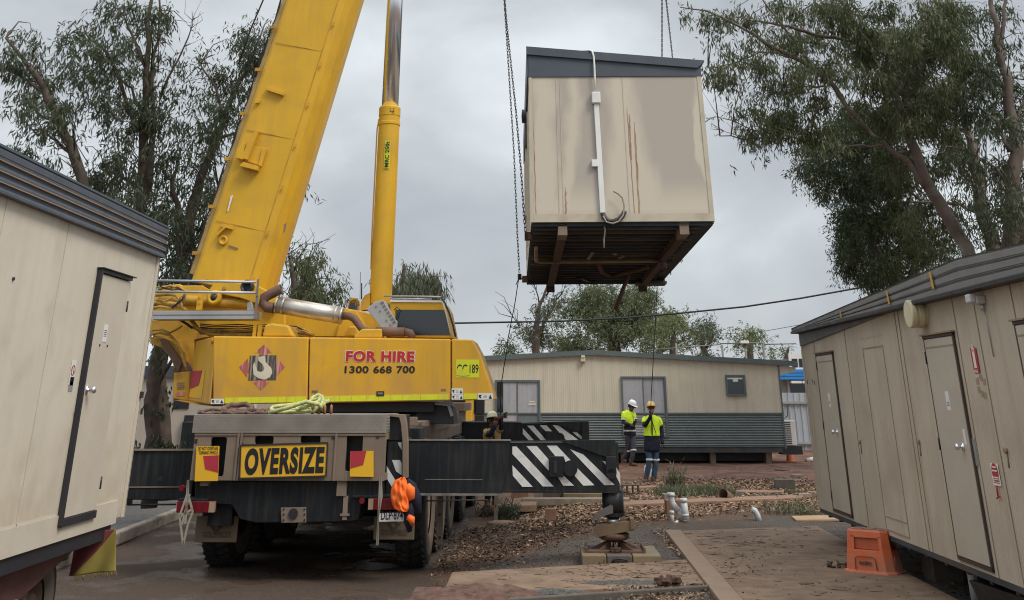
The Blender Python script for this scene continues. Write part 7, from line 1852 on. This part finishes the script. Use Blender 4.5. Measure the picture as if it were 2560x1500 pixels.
# second worker: orange-yellow hat, facing the camera, looking up, hand to his mouth
Yp = 30.0; F2 = PF(Yp, 1628, 1208)
def j2(x, y, dy=0): return F2.at(1500+x/5.682, 970+y/5.682, dy)
J = dict(head=j2(727, 308, -.02), neck=j2(730, 395), shL=j2(628, 440), shR=j2(835, 440), elL=j2(632, 545, -.12), wrL=j2(712, 420, -.30), elR=j2(878, 600, .02), wrR=j2(880, 735, -.05),
         hipL=j2(690, 830), hipR=j2(785, 830), knL=j2(702, 1030, -.04), knR=j2(798, 1030), anL=j2(655, 1290), anR=j2(760, 1320), toeL=j2(640, 1330, -.13), toeR=j2(750, 1358, -.14))
person('worker in orange hard hat and hi-vis jacket, one hand raised to his mouth', F2, J, (-.05, -1, .25), M['skin'], M['hat_y'], M['hivis'], M['navy'], M['jeans'], .42, True,
       dict(L=((.3, .1, 1), (1, 0, 0), .7), R=((0.1, -.2, -1), (0, 1, 0), .5)), band=-.12, gl=M['navy'], scale_t=1.08, hair=False)
# first worker: white hat, looking down at a phone
F1 = PF(36.5, 1588, 1166)
def j1(x, y, dy=0): return F1.at(1500+x/5.682, 970+y/5.682, dy)
J = dict(head=j1(450, 265, -.03), neck=j1(428, 325), shL=j1(335, 355, -.05), shR=j1(475, 355, .05), elL=j1(330, 495, -.12), wrL=j1(425, 520, -.30), elR=j1(500, 480, .0), wrR=j1(480, 530, -.28),
         hipL=j1(395, 650, -.03), hipR=j1(455, 650, .05), knL=j1(400, 890, .10), knR=j1(478, 890, -.08), anL=j1(335, 1010, .20), anR=j1(440, 1060, -.05), toeL=j1(350, 1085, .14), toeR=j1(520, 1090, -.08))
pr1 = person('worker in white hard hat and hi-vis shirt walking while looking at his phone', F1, J, (.75, -.55, -.35), M['skin_dark'], M['hat_w'], M['hivis'], M['navy'], M['greytrouser'], .42, False,
       dict(L=((1, -.1, .1), (0, -.3, 1), .6), R=((-.4, -.4, .1), (0, -.3, 1), .6)), band=-.06, belt=(.12, .44), scale_t=.98)
q = MB(); p = j1(490, 492, -.36); q.rbox(p, (.075, .012, .14), rx=.7, rz=.5); ph = q.build('phone', M['dark'], None, bevel=.006); place(ph, F1); tag(ph, 'black phone held in the hands of the white hatted worker', 'phone')
# third worker: behind the near outrigger beam, arm up holding the tag rope
F3 = PF(24.1, 1220, 1272)
def j3(x, y, dy=0): return F3.at(800+x/3.21, 980+y/3.21, dy)
J = dict(head=j3(1383, 238, -.02), neck=j3(1385, 285), shL=j3(1330, 318), shR=j3(1432, 318), elL=j3(1370, 345, -.28), wrL=j3(1402, 270, -.30), elR=j3(1462, 270, -.12), wrR=j3(1440, 205, -.20),
         hipL=j3(1355, 520), hipR=j3(1415, 520), knL=j3(1350, 700, -.05), knR=j3(1408, 700), anL=j3(1345, 880), anR=j3(1405, 900), toeL=j3(1345, 905, -.14), toeR=j3(1405, 925, -.13))
person('khaki shirted worker behind the near outrigger beam, gloved arm raised to the rope', F3, J, (.25, -1, .25), M['skin_dark'], M['hat_c'], M['khaki'], M['navy'], M['navy'], .05, False,
       dict(L=((.3, -.1, 1), (1, 0, 0), .5), R=((1, -.1, .35), (0, -.2, 1), .2)), gl=M['glove'])
# ================================================================= chains, ropes, lines
def chain(name, pts, label, link=.085, r=.0065, group='lifting chains'):
    q = MB(); pts = [Vector(p) for p in pts]; seg = [(pts[i+1]-pts[i]).length for i in range(len(pts)-1)]; tot = sum(seg)
    o = pts[0].copy(); n = int(tot/(link*.78)); acc = 0; i = 0
    for k in range(n):
        s_ = k*link*.78
        while i < len(seg)-1 and s_ > acc+seg[i]: acc += seg[i]; i += 1
        p = pts[i].lerp(pts[i+1], (s_-acc)/seg[i])-o; d = (pts[i+1]-pts[i]).normalized(); u = d.orthogonal().normalized(); w = d.cross(u)
        a = (k % 2)*math.pi/2+.6; sd = u*math.cos(a)+w*math.sin(a); hl = link/2-.017; hw = .0145
        ring = [p+d*hl*sx+sd*0 for sx in ()]
        path = []
        for t in range(10):
            th = 2*math.pi*t/10; path.append(p+d*((hl if math.cos(th) > 0 else -hl)+.017*math.cos(th))+sd*hw*math.sin(th))
        q.tube(path+[path[0]], r, 5, cap=False)
    ob = q.build(name, M['chain']); ob.location = o; tag(ob, label, 'chain', group); return ob
apL = P(1256, -70, 20.0); apR = P(1655, -80, 20.0)
chain('lifting_chain', [apL+Vector((0, .05, 0)), P(1264, 50, 21.0), P(1285, 382, 22.5), P(1294, 600, 23.0), P(1299, 688, 23.2)], 'chain running down to the far left bottom corner of the hanging cabin')
chain('lifting_chain', [apL+Vector((.0, -.08, 0)), P(1266, 50, 19.5), P(1290, 280, 18.6), P(1303, 430, 18.2), P(1310, 540, 18.15), P(1316, 606, 18.15)], 'chain running down to the near left lug of the hanging cabin')
xr_ = FH.m @ Vector((Wd+.03, Ln-.5, 2.6)); xn_ = FH.m @ Vector((Wd+.05, 1.0, 2.65))
chain('lifting_chain', [apR, P(1655, 60, 21.5), P(1655, 150, 22.3), FH.m @ Vector((Wd+.06, Ln-.4, 0))], 'left one of the two chains going behind the roof of the hanging cabin')
chain('lifting_chain', [apR+Vector((.0, -.05, 0)), P(1671, 50, 22), P(1682, 150, 23), FH.m @ Vector((Wd+.12, Ln-.1, 0))], 'right one of the two chains going behind the roof of the hanging cabin')
FS = Frame(((apL.x+apR.x)/2, 20.0, apL.z+.1)); spb = thing('spreader_bar', 'yellow steel spreader bar with hook block above the hanging cabin, out of view', 'spreader bar', FS)
q = MB(); hwid = (apR.x-apL.x)/2+.15; q.bb(-hwid, -.1, 0, hwid, .1, .22); q.build('beam', M['yellow'], spb, bevel=.01)
q = MB(); q.tube([(-hwid+.1, 0, .2), (0, 0, 2.2)], .02, 6); q.tube([(hwid-.1, 0, .2), (0, 0, 2.2)], .02, 6); q.build('sling_leg', M['wire'], spb)
q = MB(); q.bb(-.25, -.15, 2.3, .25, .15, 3.1); q.tube([(0, 0, 2.3), (.08, 0, 2.15), (0, 0, 2.02), (-.1, 0, 2.1)], .05, 8); q.build('hook_block', M['yellow'], spb, bevel=.03)
q = MB()
for x in (-.15, .15): q.tube([(x, 0, 3.1), (x, 0, 22)], .014, 5)
q.build('hoist_rope', M['wire'], spb)
def line(name, pts, r, label, cat, wob=0, knots=()):
    pts = [Vector(p) for p in pts]; o = pts[0].copy(); fp = []
    for a, b_ in zip(pts[:-1], pts[1:]):
        for k in range(6): t = k/6; fp.append(a.lerp(b_, t)-o+Vector((RR.gauss(0, wob), RR.gauss(0, wob), 0)))
    fp.append(pts[-1]-o); q = MB(); q.tube(fp, r, 6)
    for kp in knots: c = Vector(kp)-o; q.rbox(c, (.07, .05, .12), rz=.4); q.tube([c, c+Vector((.12, 0, -.10))], .012, 5); q.tube([c, c+Vector((-.08, .02, -.16))], .01, 5)
    ob = q.build(name, M['wire']); ob.location = o; return tag(ob, label, cat)
h3 = F3.m @ J['wrR']
line('tag_rope', [P(1299, 688, 23.2), P(1270, 850, 23.6), P(1250, 985, 23.8), h3+Vector((.03, -.02, .02)), F3.m @ j3(1455, 370, -.2)], .011, 'dark tag rope from the hanging cabin down to the khaki shirted worker', 'rope', .004, [P(1299, 692, 23.2)])
h2 = F2.m @ j2(715, 385, -.36)
line('tag_rope', [P(1645, 672, 24.0), P(1640, 780, 26), P(1633, 900, 28), h2, F2.m @ j2(770, 560, -.25), F2.m @ j2(805, 690, -.22), F2.m @ j2(868, 800, -.15)], .010, 'dark tag rope from the hanging cabin down to the worker in orange hat', 'rope', .004, [P(1643, 700, 24.2)])
# ================================================================= overhead cable on poles, far lamp poles
YC2 = 45
line('overhead_cable', [P(905, 806, 41), P(1130, 808, 41), P(1400, 803, 41), P(1560, 795, 41), P(1700, 783, 41), P(1860, 767, 41), P(2000, 746, 41), P(2190, 712, 41), P(2330, 680, 41), P(2460, 640, 41)], .035, 'thick black overhead cable sagging across the sky above the far cabin', 'cable')
line('thin_wire', [P(1780, 836, 60), P(1900, 830, 60), P(2000, 812, 60), P(2100, 790, 60)], .015, 'thin wire over the far trees at the right', 'wire')
for (px, pt_, lb) in ((905, 800, 'timber power pole hidden behind the crane lift cylinder'), (2460, 634, 'timber power pole hidden behind the right cabin')):
    p = P(px, pt_, 41); F = Frame((p.x, 41, 0)); rt = thing('power_pole', lb, 'pole', F); q = MB(); q.cyl((0, 0, 0), (0, 0, p.z+.1), .16, 12, .11); q.build('post', M['timber'], rt); q = MB(); q.bb(-.8, -.06, p.z-.5, .8, .06, p.z-.38); q.build('crossarm', M['timber'], rt)
Y_ = 46
for i, (px, pt_, lb, arm) in enumerate(((1690, 858, 'leftmost thin grey post above the far cabin roof', (1612, 1802)), (1805, 862, 'second thin grey post above the far roof, beside the twin topped tree', None), (1862, 856, 'thin post carrying a small white floodlight above the far roof', (1800, 1912)), (1908, 858, 'rightmost thin grey post above the far cabin roof', (1908, 1990)))):
    p = P(px, pt_, Y_); F = Frame((p.x, Y_, 0)); rt = thing('floodlight_post', lb, 'post', F, 'posts behind the far roof')
    q = MB(); q.cyl((0, 0, 0), (0, 0, p.z), .045, 8); q.build('post', M['galv'], rt)
    if arm:
        a = F.L(P(arm[0], pt_+(18 if i == 0 else 3), Y_)); b_ = F.L(P(arm[1], pt_+(3 if i == 0 else 1), Y_)); q = MB(); q.tube([a, b_], .025, 6); q.build('rail', M['galv'], rt)
    if i == 2: q = MB(); q.bb(-.2, -.15, p.z-.05, .15, .1, p.z+.06); q.build('floodlight', M['white'], rt, bevel=.02)
# ================================================================= blue roofed house and fence at the right, far
FBH = Frame((0, 52, 0)); bh = thing('house', 'cream house with a bright blue eave between the two cabins', 'house', FBH)
def BH(px, py, y=0): return FBH.at(px, py, y)
q = MB(); a = BH(1900, 948); b = BH(2200, 1100); q.bb(a.x, .3, 0, b.x+3, 6, BH(1960, 905).z); q.build('wall', mat('pale_house_wall', (.48, .46, .36), .7, var=.04), bh)
q = MB(); t_ = BH(1960, 924).z; u_ = BH(1960, 949).z; q.bb(a.x-.5, -.5, u_, b.x+3.3, .2, t_)
ve = q.build('blue_eave', M['blue'], bh); q = MB()
for k in (1, 2): z = u_+(t_-u_)*k/3; q.bb(a.x-.5, -.512, z-.012, b.x+3.3, -.501, z+.012)
q.build('eave_rib', mat('deep_blue', (.015, .10, .3), .5), ve)
q = MB(); q.bb(a.x-.5, -.3, t_+.002, b.x+3.3, 6.3, BH(1960, 905).z+.1); q.build('roof', mat('dull_house_roof', (.20, .20, .19), .7), bh)
q = MB(); c = BH(1984, 905); q.bb(c.x-.3, -.4, t_+.0, c.x+.5, -.31, c.z+.35); q.build('window_frame', M['white'], bh)
q = MB(); c = BH(1986, 912); q.bb(c.x-.2, -.42, t_+.1, c.x+.05, -.405, c.z+.25); q.bb(c.x+.12, -.42, t_+.1, c.x+.5, -.405, c.z+.25); q.build('upper_pane', M['dark'], bh)
q = MB(); c = BH(1993, 967); q.bb(c.x-.4, .15, c.z-.45, c.x+1.4, .29, c.z+.4); f_ = q.build('window', M['white'], bh)
q = MB(); q.bb(c.x-.3, .1, c.z-.35, c.x+1.3, .14, c.z+.3); q.build('pane', M['glass'], f_)
q = MB(); c = BH(1974, 955); q.bb(c.x-.05, -.55, c.z-.06, c.x+3, .0, c.z+.04); q.build('awning', M['white'], bh)
FFN = Frame((0, 46, 0)); fn = thing('fence', 'pale grey ribbed steel fence beyond the right end of the far cabin', 'fence', FFN)
def FN(px, py): return FFN.at(px, py, 0)
x0 = FN(1945, 1040).x; zt_ = FN(1990, 982).z; zb_ = FN(1990, 1104).z; zm_ = FN(1990, 1003).z
q = MB(); rows_ = []; xs_ = []
x = x0-16
while x < x0+16: xs_ += [(x, 0), (x+.13, 0), (x+.155, -.03), (x+.215, -.03)]; x += .24
q.sheet([[Vector((x, y, z)) for (x, y) in xs_] for z in (zb_-.3, zt_)], False); q.build('sheet', M['fence'], fn)
q = MB()
for z in (zm_, zb_): q.bb(x0-16, -.10, z-.09, x0+16, -.035, z-.01)
q.build('rail', mat('fence_rail', (.30, .30, .29), .6), fn)
q = MB(); p = FN(1975, 1030); q.tube([FN(1966, 1010)+Vector((0, -.12, 0)), FN(1967, 1040)+Vector((0, -.12, 0)), FN(1962, 1044)+Vector((0, -.12, 0))], .02, 5); q.build('loose_cord', M['wire'], fn)
# ================================================================= blocks, pipes, cone, step
def blk(px, py, w, h, d, mtl, label, rz=0, name='concrete_block', cat='block', holes=None, group='loose blocks on the ground', Z=None):
    p = GP(px, py, Z); Z = p.z-.015 if Z is None else Z; F = Frame((p.x, p.y+d/2, Z), rz); q = MB(); nm = []
    if holes:   # hollow seen from the front
        t = .03; n = holes; cw = (w-t)/n
        q.bb(-w/2, -d/2, 0, w/2, d/2, t); q.bb(-w/2, -d/2, h-t, w/2, d/2, h)
        for i in range(n+1): x = -w/2+i*cw; q.bb(x, -d/2, t, x+t, d/2, h-t)
    else: q.bb(-w/2, -d/2, 0, w/2, d/2, h)
    o = q.build(name, mtl, None, bevel=.006); place(o, F); tag(o, label, cat, group); return F
def bw(px0, px1, py): a = PZ(px0, py, GX); b = PZ(px1, py, GX); return (b-a).length
blk(1382, 1256, bw(1350, 1415, 1256), .26, .3, M['block_dark'], 'long dark block behind the near outrigger beam, largest of the loose blocks')
blk(1346, 1266, bw(1335, 1358, 1266), .28, .2, M['block'], 'pale grey upright block just left of the long dark block')
blk(1377, 1303, bw(1364, 1390, 1303), .18, .2, M['block'], 'lower pale block of the two stacked left of the jack leg', rz=.05)
F_ = blk(1377, 1302, bw(1364, 1390, 1303)*.98, .17, .19, M['brick'], 'brown block resting on top of a pale one left of the jack leg', rz=-.04, Z=gz(GP(1377, 1303).x, GP(1377, 1303).y)+.166)

blk(1577, 1240, bw(1556, 1601, 1240), .24, .2, M['block_dark'], 'dark hollow block lying with open cells right of the jack leg', holes=3)
blk(1440, 1262, 2.2, .12, .4, M['block'], 'low pale slab of concrete behind the near outrigger', name='concrete_slab', cat='slab')
blk(1673, 1255, bw(1659, 1686, 1255), .16, .25, M['block'], 'small pinkish block in front of the grass tuft', rz=.1)
blk(1688, 1292, bw(1672, 1712, 1292), .28, .3, M['brick'], 'red brown block standing behind the grey pipes')
blk(1967, 1224, bw(1943, 1991, 1224), .22, .35, M['block_dark'], 'large dark block near the far corner of the right cabin', rz=-.12)
blk(2012, 1246, bw(2000, 2036, 1246), .10, .3, M['block'], 'flat pale block beside the far corner of the right cabin', rz=.2)
blk(1995, 1196, bw(1985, 2010, 1196), .10, .25, M['block'], 'small flat block behind the large dark block', rz=.3)
blk(1300, 1250, bw(1292, 1338, 1250), .2, .25, M['brick'], 'brown block half hidden under the near outrigger beam')
blk(1690, 1145, .40, .22, .4, M['brick'], 'brick stack under the edge of the far cabin behind the worker', rz=0)
# pad under the jack
pads = [(-.46, -.14, .13, M['timber'], 'left third of the pale timber pad under the near jack'), (-.13, .20, .13, M['block_dark'], 'dark middle block with a handle in the timber pad under the near jack'), (.21, .58, .13, M['timber'], 'right third of the pale timber pad under the near jack')]
jw_ = FC.m @ Vector((jc.x, OJ, 0))
FPd = Frame((jw_.x, jw_.y, GX-.01), rz=-.03)
for (xa_, xb_, h_, mt_, lb) in pads:
    q = MB(); q.bb(xa_, -.50, 0, xb_, .50, h_-.008); o = q.build('support_pad', mt_, None, bevel=.012); place(o, FPd); tag(o, lb, 'pad', 'pads under the near jack')
    if mt_ is M['block_dark']:
        q = MB(); q.tube([(-.07, -.503, .03), (-.05, -.52, .075), (.035, -.525, .09), (.12, -.52, .075), (.14, -.503, .03)], .012, 6); h2_ = q.build('handle', M['dark'], o)
jf = FC.m @ Vector((c.x if False else 0, 0, 0))
for (lx, ly, lb) in ((None, None, 'flat pad under the far front jack'), (-6.05, yl_+.21, 'flat pad under the left jack hidden by the left cabin')):
    if lx is None: pw = FC.m @ Vector((C(1462, 1150, yf+.25).x, yf+.25, 0))
    else: pw = FC.m @ Vector((lx, ly, 0))
    z_ = gz(pw.x, pw.y); q = MB(); tp_ = (.30 if lx is None else .12)-.08; q.bb(-.5, -.5, 0, .5, .5, max(.05, tp_-z_)-.004); o = q.build('support_pad', M['timber'], None, bevel=.01); place(o, Frame((pw.x, pw.y, z_))); tag(o, lb, 'pad')
# pipes
def pipe_thing(label, F, builder, name='pvc_pipe', cat='pipe', mtl=None):
    q = MB(); builder(q); o = q.build(name, mtl or M['pvc']); place(o, F); tag(o, label, cat, 'pipes sticking out of the ground'); return o
def gf(px, py): p = GP(px, py); return Frame((p.x, p.y, p.z-.02))
F_ = gf(1716, 1304)
def b1(q):
    k = .0088
    q.cyl((.0, 0, 0), (-.03, 0, .36), .060, 20); q.cyl((-.029, 0, .32), (-.033, 0, .38), .069, 20); q.cyl((-.01, 0, .1), (-.013, 0, .14), .065, 20)
pipe_thing('tallest pale grey pipe, straight and capped, right of the bent pipe', F_, b1)
def b2(q): q.tube([(-.10, .12, .16), (-.16, .12, .22), (-.22, .12, .30), (-.23, .12, .38), (-.23, .12, .44)], .056, 16); q.cyl((-.23, .12, .40), (-.23, .12, .46), .067, 18); q.tube([(-.10, .12, .17), (-.03, .10, .08), (0, .1, 0)], .064, 14)
pipe_thing('pale grey bent pipe with flared socket behind the straight one', F_, b2)
pipe_thing('short thin white pipe stub left of the grey pipes', gf(1681, 1306), lambda q: (q.cyl((0, 0, 0), (0, 0, .19), .032, 14), q.cyl((0, 0, .15), (0, 0, .20), .042, 14), q.cyl((.03, 0, .0), (.10, 0, .03), .03, 10)))
pipe_thing('white pipe elbow poking up alone in the leaf litter near the path', gf(1892, 1301), lambda q: q.tube([(.04, 0, 0), (.02, 0, .10), (-.02, 0, .17), (-.08, 0, .19)], .052, 14))
pipe_thing('white pipe standing in front of the far cabin base', gf(1862, 1150), lambda q: (q.cyl((0, 0, 0), (0, 0, .40), .10, 16), q.cyl((0, 0, .32), (0, 0, .42), .13, 16), q.cyl((0, 0, .1), (0, 0, .16), .12, 16)))
pipe_thing('white pipe lying on the red dirt near the far corner of the right cabin', gf(2024, 1155), lambda q: q.tube([(-.12, 0, .06), (.25, .1, .12)], .07, 12), 'fallen_pipe')
F_ = gf(1822, 1252); q = MB(); q.lathe((-.06, -.05, .10), (-.55, -.75, .3), [(.0, -.16), (.115, -.16), (.12, 0), (.12, .16), (.11, .16), (.108, -.13), (0, -.13)], 20); o = q.build('rusty_can', M['exh']); place(o, F_); tag(o, 'rusty open tin can lying on its side by the strip footing', 'can')
# traffic cone
FCn = gf(1976, 1153); cn = thing('traffic_cone', 'orange traffic cone with green band beside the far cabin', 'cone', FCn)
oc_ = mat('dirty_orange_cone', (.50, .14, .06), .7, var=.1, dirt=(.25, .12, .08), dirt_amt=.5)
q = MB(); q.bb(-.20, -.20, 0, .20, .20, .035); q.build('base', oc_, cn, bevel=.01)
q = MB(); q.lathe((0, 0, .03), (0, 0, 1), [(.14, 0), (.035, .62), (0, .63)], 20); q.build('cone', oc_, cn)
q = MB(); q.lathe((0, 0, .03), (0, 0, 1), [(.099, .26), (.076, .40), (.072, .40)], 20); q.build('band', M['green_tape'], cn)
# stake, pad and bushes
F_ = gf(1240, 1304); q = MB(); q.rbox((0, 0, .22), (.075, .03, .44), ry=.02); o = q.build('wooden_stake', M['block']); place(o, F_); tag(o, 'short pale stake standing beside the bush near the crane wheels', 'stake')
q = MB(); p = GP(1254, 1308); F_ = Frame((p.x, p.y, p.z-.01)); q.lathe((0, 0, .0), (0, 0, 1), [(.28, 0), (.27, .03), (.2, .045), (0, .045)], 18); o = q.build('concrete_footing', M['slab']); place(o, F_); tag(o, 'round pinkish concrete footing at the base of the stake', 'footing')
def tuft(name, label, px, py, rx_, h, n, mtl, cat='plant', bush=False, seed=0, spread=.5, ry_=None):
    p = GP(px, py); F = Frame((p.x, p.y, p.z-.02)); r = random.Random(seed); q = MB(); ry_ = ry_ or rx_*.6
    for _ in range(n):
        a = r.random()*6.28; rr = math.sqrt(r.random()); x = math.cos(a)*rr*rx_; y = math.sin(a)*rr*ry_; hh = h*r.uniform(.45, 1)*(1-.35*rr)
        dx = r.gauss(0, spread)*hh; dy = r.gauss(0, spread)*hh; w = .007
        q.add([(x-w, y, 0), (x+w, y, 0), (x+dx*.4+w*.8, y+dy*.4, hh*.6), (x+dx*.4-w*.8, y+dy*.4, hh*.6), (x+dx, y+dy, hh*r.uniform(.75, 1.0))], [(0, 1, 2, 3), (3, 2, 4)], True)
        if bush:
            for k in range(4):
                t = r.uniform(.3, 1); bx, by_, bz = x+dx*t, y+dy*t, hh*t; e_ = Vector((r.gauss(0, .05), r.gauss(0, .05), r.gauss(0, .04)))
                q.add([(bx, by_, bz), (bx+e_.x+.01, by_+e_.y, bz+e_.z), (bx+e_.x*1.6, by_+e_.y*1.6, bz+e_.z*1.6), (bx+e_.x-.01, by_+e_.y, bz+e_.z)], [(0, 1, 2, 3)])
    o = q.build(name, mtl); place(o, F); tag(o, label, cat); return o
tuft('grass_tuft', 'widest green grass tuft on the litter, below the worker at right', 1712, 1238, .75, .36, 800, M['grass'], seed=1)
tuft('grass_tuft', 'right hand green grass tuft next to the rusty can', 1785, 1238, .52, .36, 600, M['grass'], seed=2)
tuft('weed', 'upright wispy weed rising from the left end of the grass', 1690, 1225, .25, .80, 90, M['grass'], bush=True, seed=3, spread=.18)
tuft('weed', 'sparse low weed in the leaf litter beside the right cabin', 1975, 1284, .5, .35, 70, M['grass'], bush=True, seed=4, spread=.3)
tuft('weed', 'tiny grass clump at the foot of the large dark block', 1975, 1234, .35, .16, 260, M['grass'], seed=5)
tuft('bush', 'small grey green bush behind the stake near the crane', 1266, 1300, .20, .5, 130, M['leafgrey'], bush=True, seed=6, spread=.35)
tuft('dry_bush', 'dry twiggy bush beside the feet of the khaki shirted worker', 1225, 1290, .3, .3, 90, M['litter_d'], bush=True, seed=7, spread=.5)
tuft('grass_tuft', 'thin strip of grass at the right end of the leaf drift', 2040, 1284, .5, .12, 300, M['grass'], seed=8)
# plastic bag, branches, plywood
p = GP(1623, 1198); q = MB(); rg = random.Random(2)
n_ = 10; rows_ = [[Vector((math.cos(j/n_*6.283)*r_*(1+rg.uniform(-.3, .3)), math.sin(j/n_*6.283)*r_*.7, h_+rg.uniform(-.02, .02))) for j in range(n_)] for (r_, h_) in ((.05, 0), (.11, .08), (.10, .2), (.06, .3), (.01, .34))]
for r_ in rows_: r_.append(r_[0])
q.sheet(rows_, True); o = q.build('plastic_bag', M['white']); place(o, Frame((p.x, p.y+.25, GX))); tag(o, 'crumpled white plastic bag behind the legs of the orange hatted worker', 'bag')
for (pts, r_, lb) in (([(1690, 1238), (1705, 1238), (1728, 1231)], .03, 'pale broken branch lying left of the grass tuft'), ([(1720, 1198), (1745, 1204), (1752, 1209)], .025, 'short curved branch behind the grass tufts'), ([(1820, 1194), (1832, 1200), (1845, 1199)], .03, 'dark forked stick on the litter behind the rusty can'), ([(1938, 1176), (1958, 1178), (1975, 1178)], .03, 'dark stick lying on the red dirt at the right')):
    ps = [GP(px, py)+Vector((0, 0, .03)) for px, py in pts]; q = MB(); q.tube([p_-ps[0] for p_ in ps], [r_, r_*.8, r_*.4], 6); o = q.build('fallen_branch', M['twig']); o.location = ps[0]; tag(o, lb, 'branch', 'fallen branches')
w4 = [PZ(px, py, GX+.03) for px, py in ((1978, 1291), (2090, 1289), (2112, 1300), (1990, 1301))]
q = MB(); q.prism([p_-w4[0] for p_ in w4], (0, 0, -.025)); o = q.build('plywood_sheet', M['ply']); o.location = w4[0]+Vector((0, 0, .01)); tag(o, 'plywood sheet on the soil at the far end of the right cabin', 'plywood')
# ---- orange step stool
p1 = PZ(2130, 1437, ZS); FSt = Frame((p1.x, p1.y, ZS)); st = thing('step_stool', 'dusty orange plastic step stool beside the right cabin', 'step stool', FSt)
p2 = FSt.atz(2230, 1440, 0); p3 = FSt.atz(2262, 1425, 0)
FSt2 = Frame((p1.x+.37, p1.y+.28, ZS), rz=-.62)
st.matrix_world = FSt2.m
Hs = .45
def ringp(hx, hy, z, ch, lean=0): return [(-hx+ch, -hy, z), (hx-ch, -hy, z), (hx, -hy+ch, z), (hx, hy-ch, z), (hx-ch, hy, z), (-hx+ch, hy, z), (-hx, hy-ch, z), (-hx, -hy+ch, z)]
def shell(q, rgs):
    vs = [p_ for r_ in rgs for p_ in r_]; n_ = 8
    q.add(vs, [(i*n_+j, i*n_+(j+1) % n_, (i+1)*n_+(j+1) % n_, (i+1)*n_+j) for i in range(len(rgs)-1) for j in range(n_)])
q = MB(); shell(q, [ringp(.33, .26, 0, .09), ringp(.325, .255, .02, .09), ringp(.30, .235, .025, .085), ringp(.275, .215, .23, .08), ringp(.272, .212, .245, .08)]); q.build('lower_body', M['orange'], st, bevel=.006)
q = MB(); shell(q, [ringp(.255, .195, .39, .07), ringp(.25, .19, .435, .07), ringp(.24, .18, .45, .065)]); q.add(ringp(.24, .18, .45, .065), [tuple(range(8))]); q.build('upper_rim', M['orange'], st, bevel=.006)
q = MB()
lo = ringp(.272, .212, .245, .08); hi_ = ringp(.255, .195, .39, .07)
for j in range(8):
    a_, b_ = Vector(lo[j]), Vector(lo[(j+1) % 8]); c_2, d_2 = Vector(hi_[j]), Vector(hi_[(j+1) % 8])
    if (b_-a_).length < .15: q.add([a_, b_, d_2, c_2], [(0, 1, 2, 3)])
    else:
        for (u0, u1) in ((0, .10), (.90, 1)): q.add([a_.lerp(b_, u0), a_.lerp(b_, u1), c_2.lerp(d_2, u1), c_2.lerp(d_2, u0)], [(0, 1, 2, 3)])
        q.add([c_2.lerp(a_, .12), d_2.lerp(b_, .12), d_2, c_2], [(0, 1, 2, 3)])
q.build('upper_post', M['orange'], st, solid=.012)
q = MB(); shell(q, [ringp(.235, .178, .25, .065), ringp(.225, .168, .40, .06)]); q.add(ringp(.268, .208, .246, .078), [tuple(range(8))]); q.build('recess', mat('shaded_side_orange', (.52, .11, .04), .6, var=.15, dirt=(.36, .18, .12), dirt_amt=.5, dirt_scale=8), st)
q = MB()
for (x0_, x1_) in ((-.20, -.07), (-.05, .06), (.08, .20)): q.prism([(x0_, -.12, .4505), (x1_, -.12, .4505), (x1_, .13, .4505), (x0_, .13, .4505)], (0, 0, .004))
q.build('tread_pad', mat('grey_tread_pad', (.20, .16, .12), .9, var=.2, scale=12), st)
q = MB()
for sgn in (0, 1):
    q.tube([(-.15, -.247, .04), (-.145, -.243, .16), (-.12, -.24, .175), (.08, -.24, .175), (.10, -.243, .16), (.11, -.247, .04)], .006, 6)
q.tube([(.297, -.10, .05), (.288, -.10, .16), (.285, -.08, .175), (.285, .10, .175), (.29, .12, .05)], .006, 6)
q.islands('moulded_rib', M['orange'], st)
rg = random.Random(12); q = MB()
for k in range(7): q.bb(-.10+k*.022, -.2465, .09+rg.uniform(-.004, .004), -.085+k*.022, -.2425, .125+rg.uniform(-.006, .006))
q.build('worn_marking', M['litter_d'], st)
# debris in front of the stool
q = MB(); rg = random.Random(31); p = PZ(2110, 1418, ZS)
for k in range(22):
    a = rg.random()*3; o_ = Vector((rg.uniform(-.22, .12), rg.gauss(0, .05), .01+rg.random()*.03)); q.tube([o_, o_+Vector((math.cos(a)*.06, math.sin(a)*.05, rg.uniform(-.005, .02)))], .012, 5)
o = q.build('leaf_debris', M['litter_d']); place(o, Frame((p.x, p.y, ZS))); tag(o, 'small heap of dark debris beside the orange step stool', 'debris', kind='stuff')
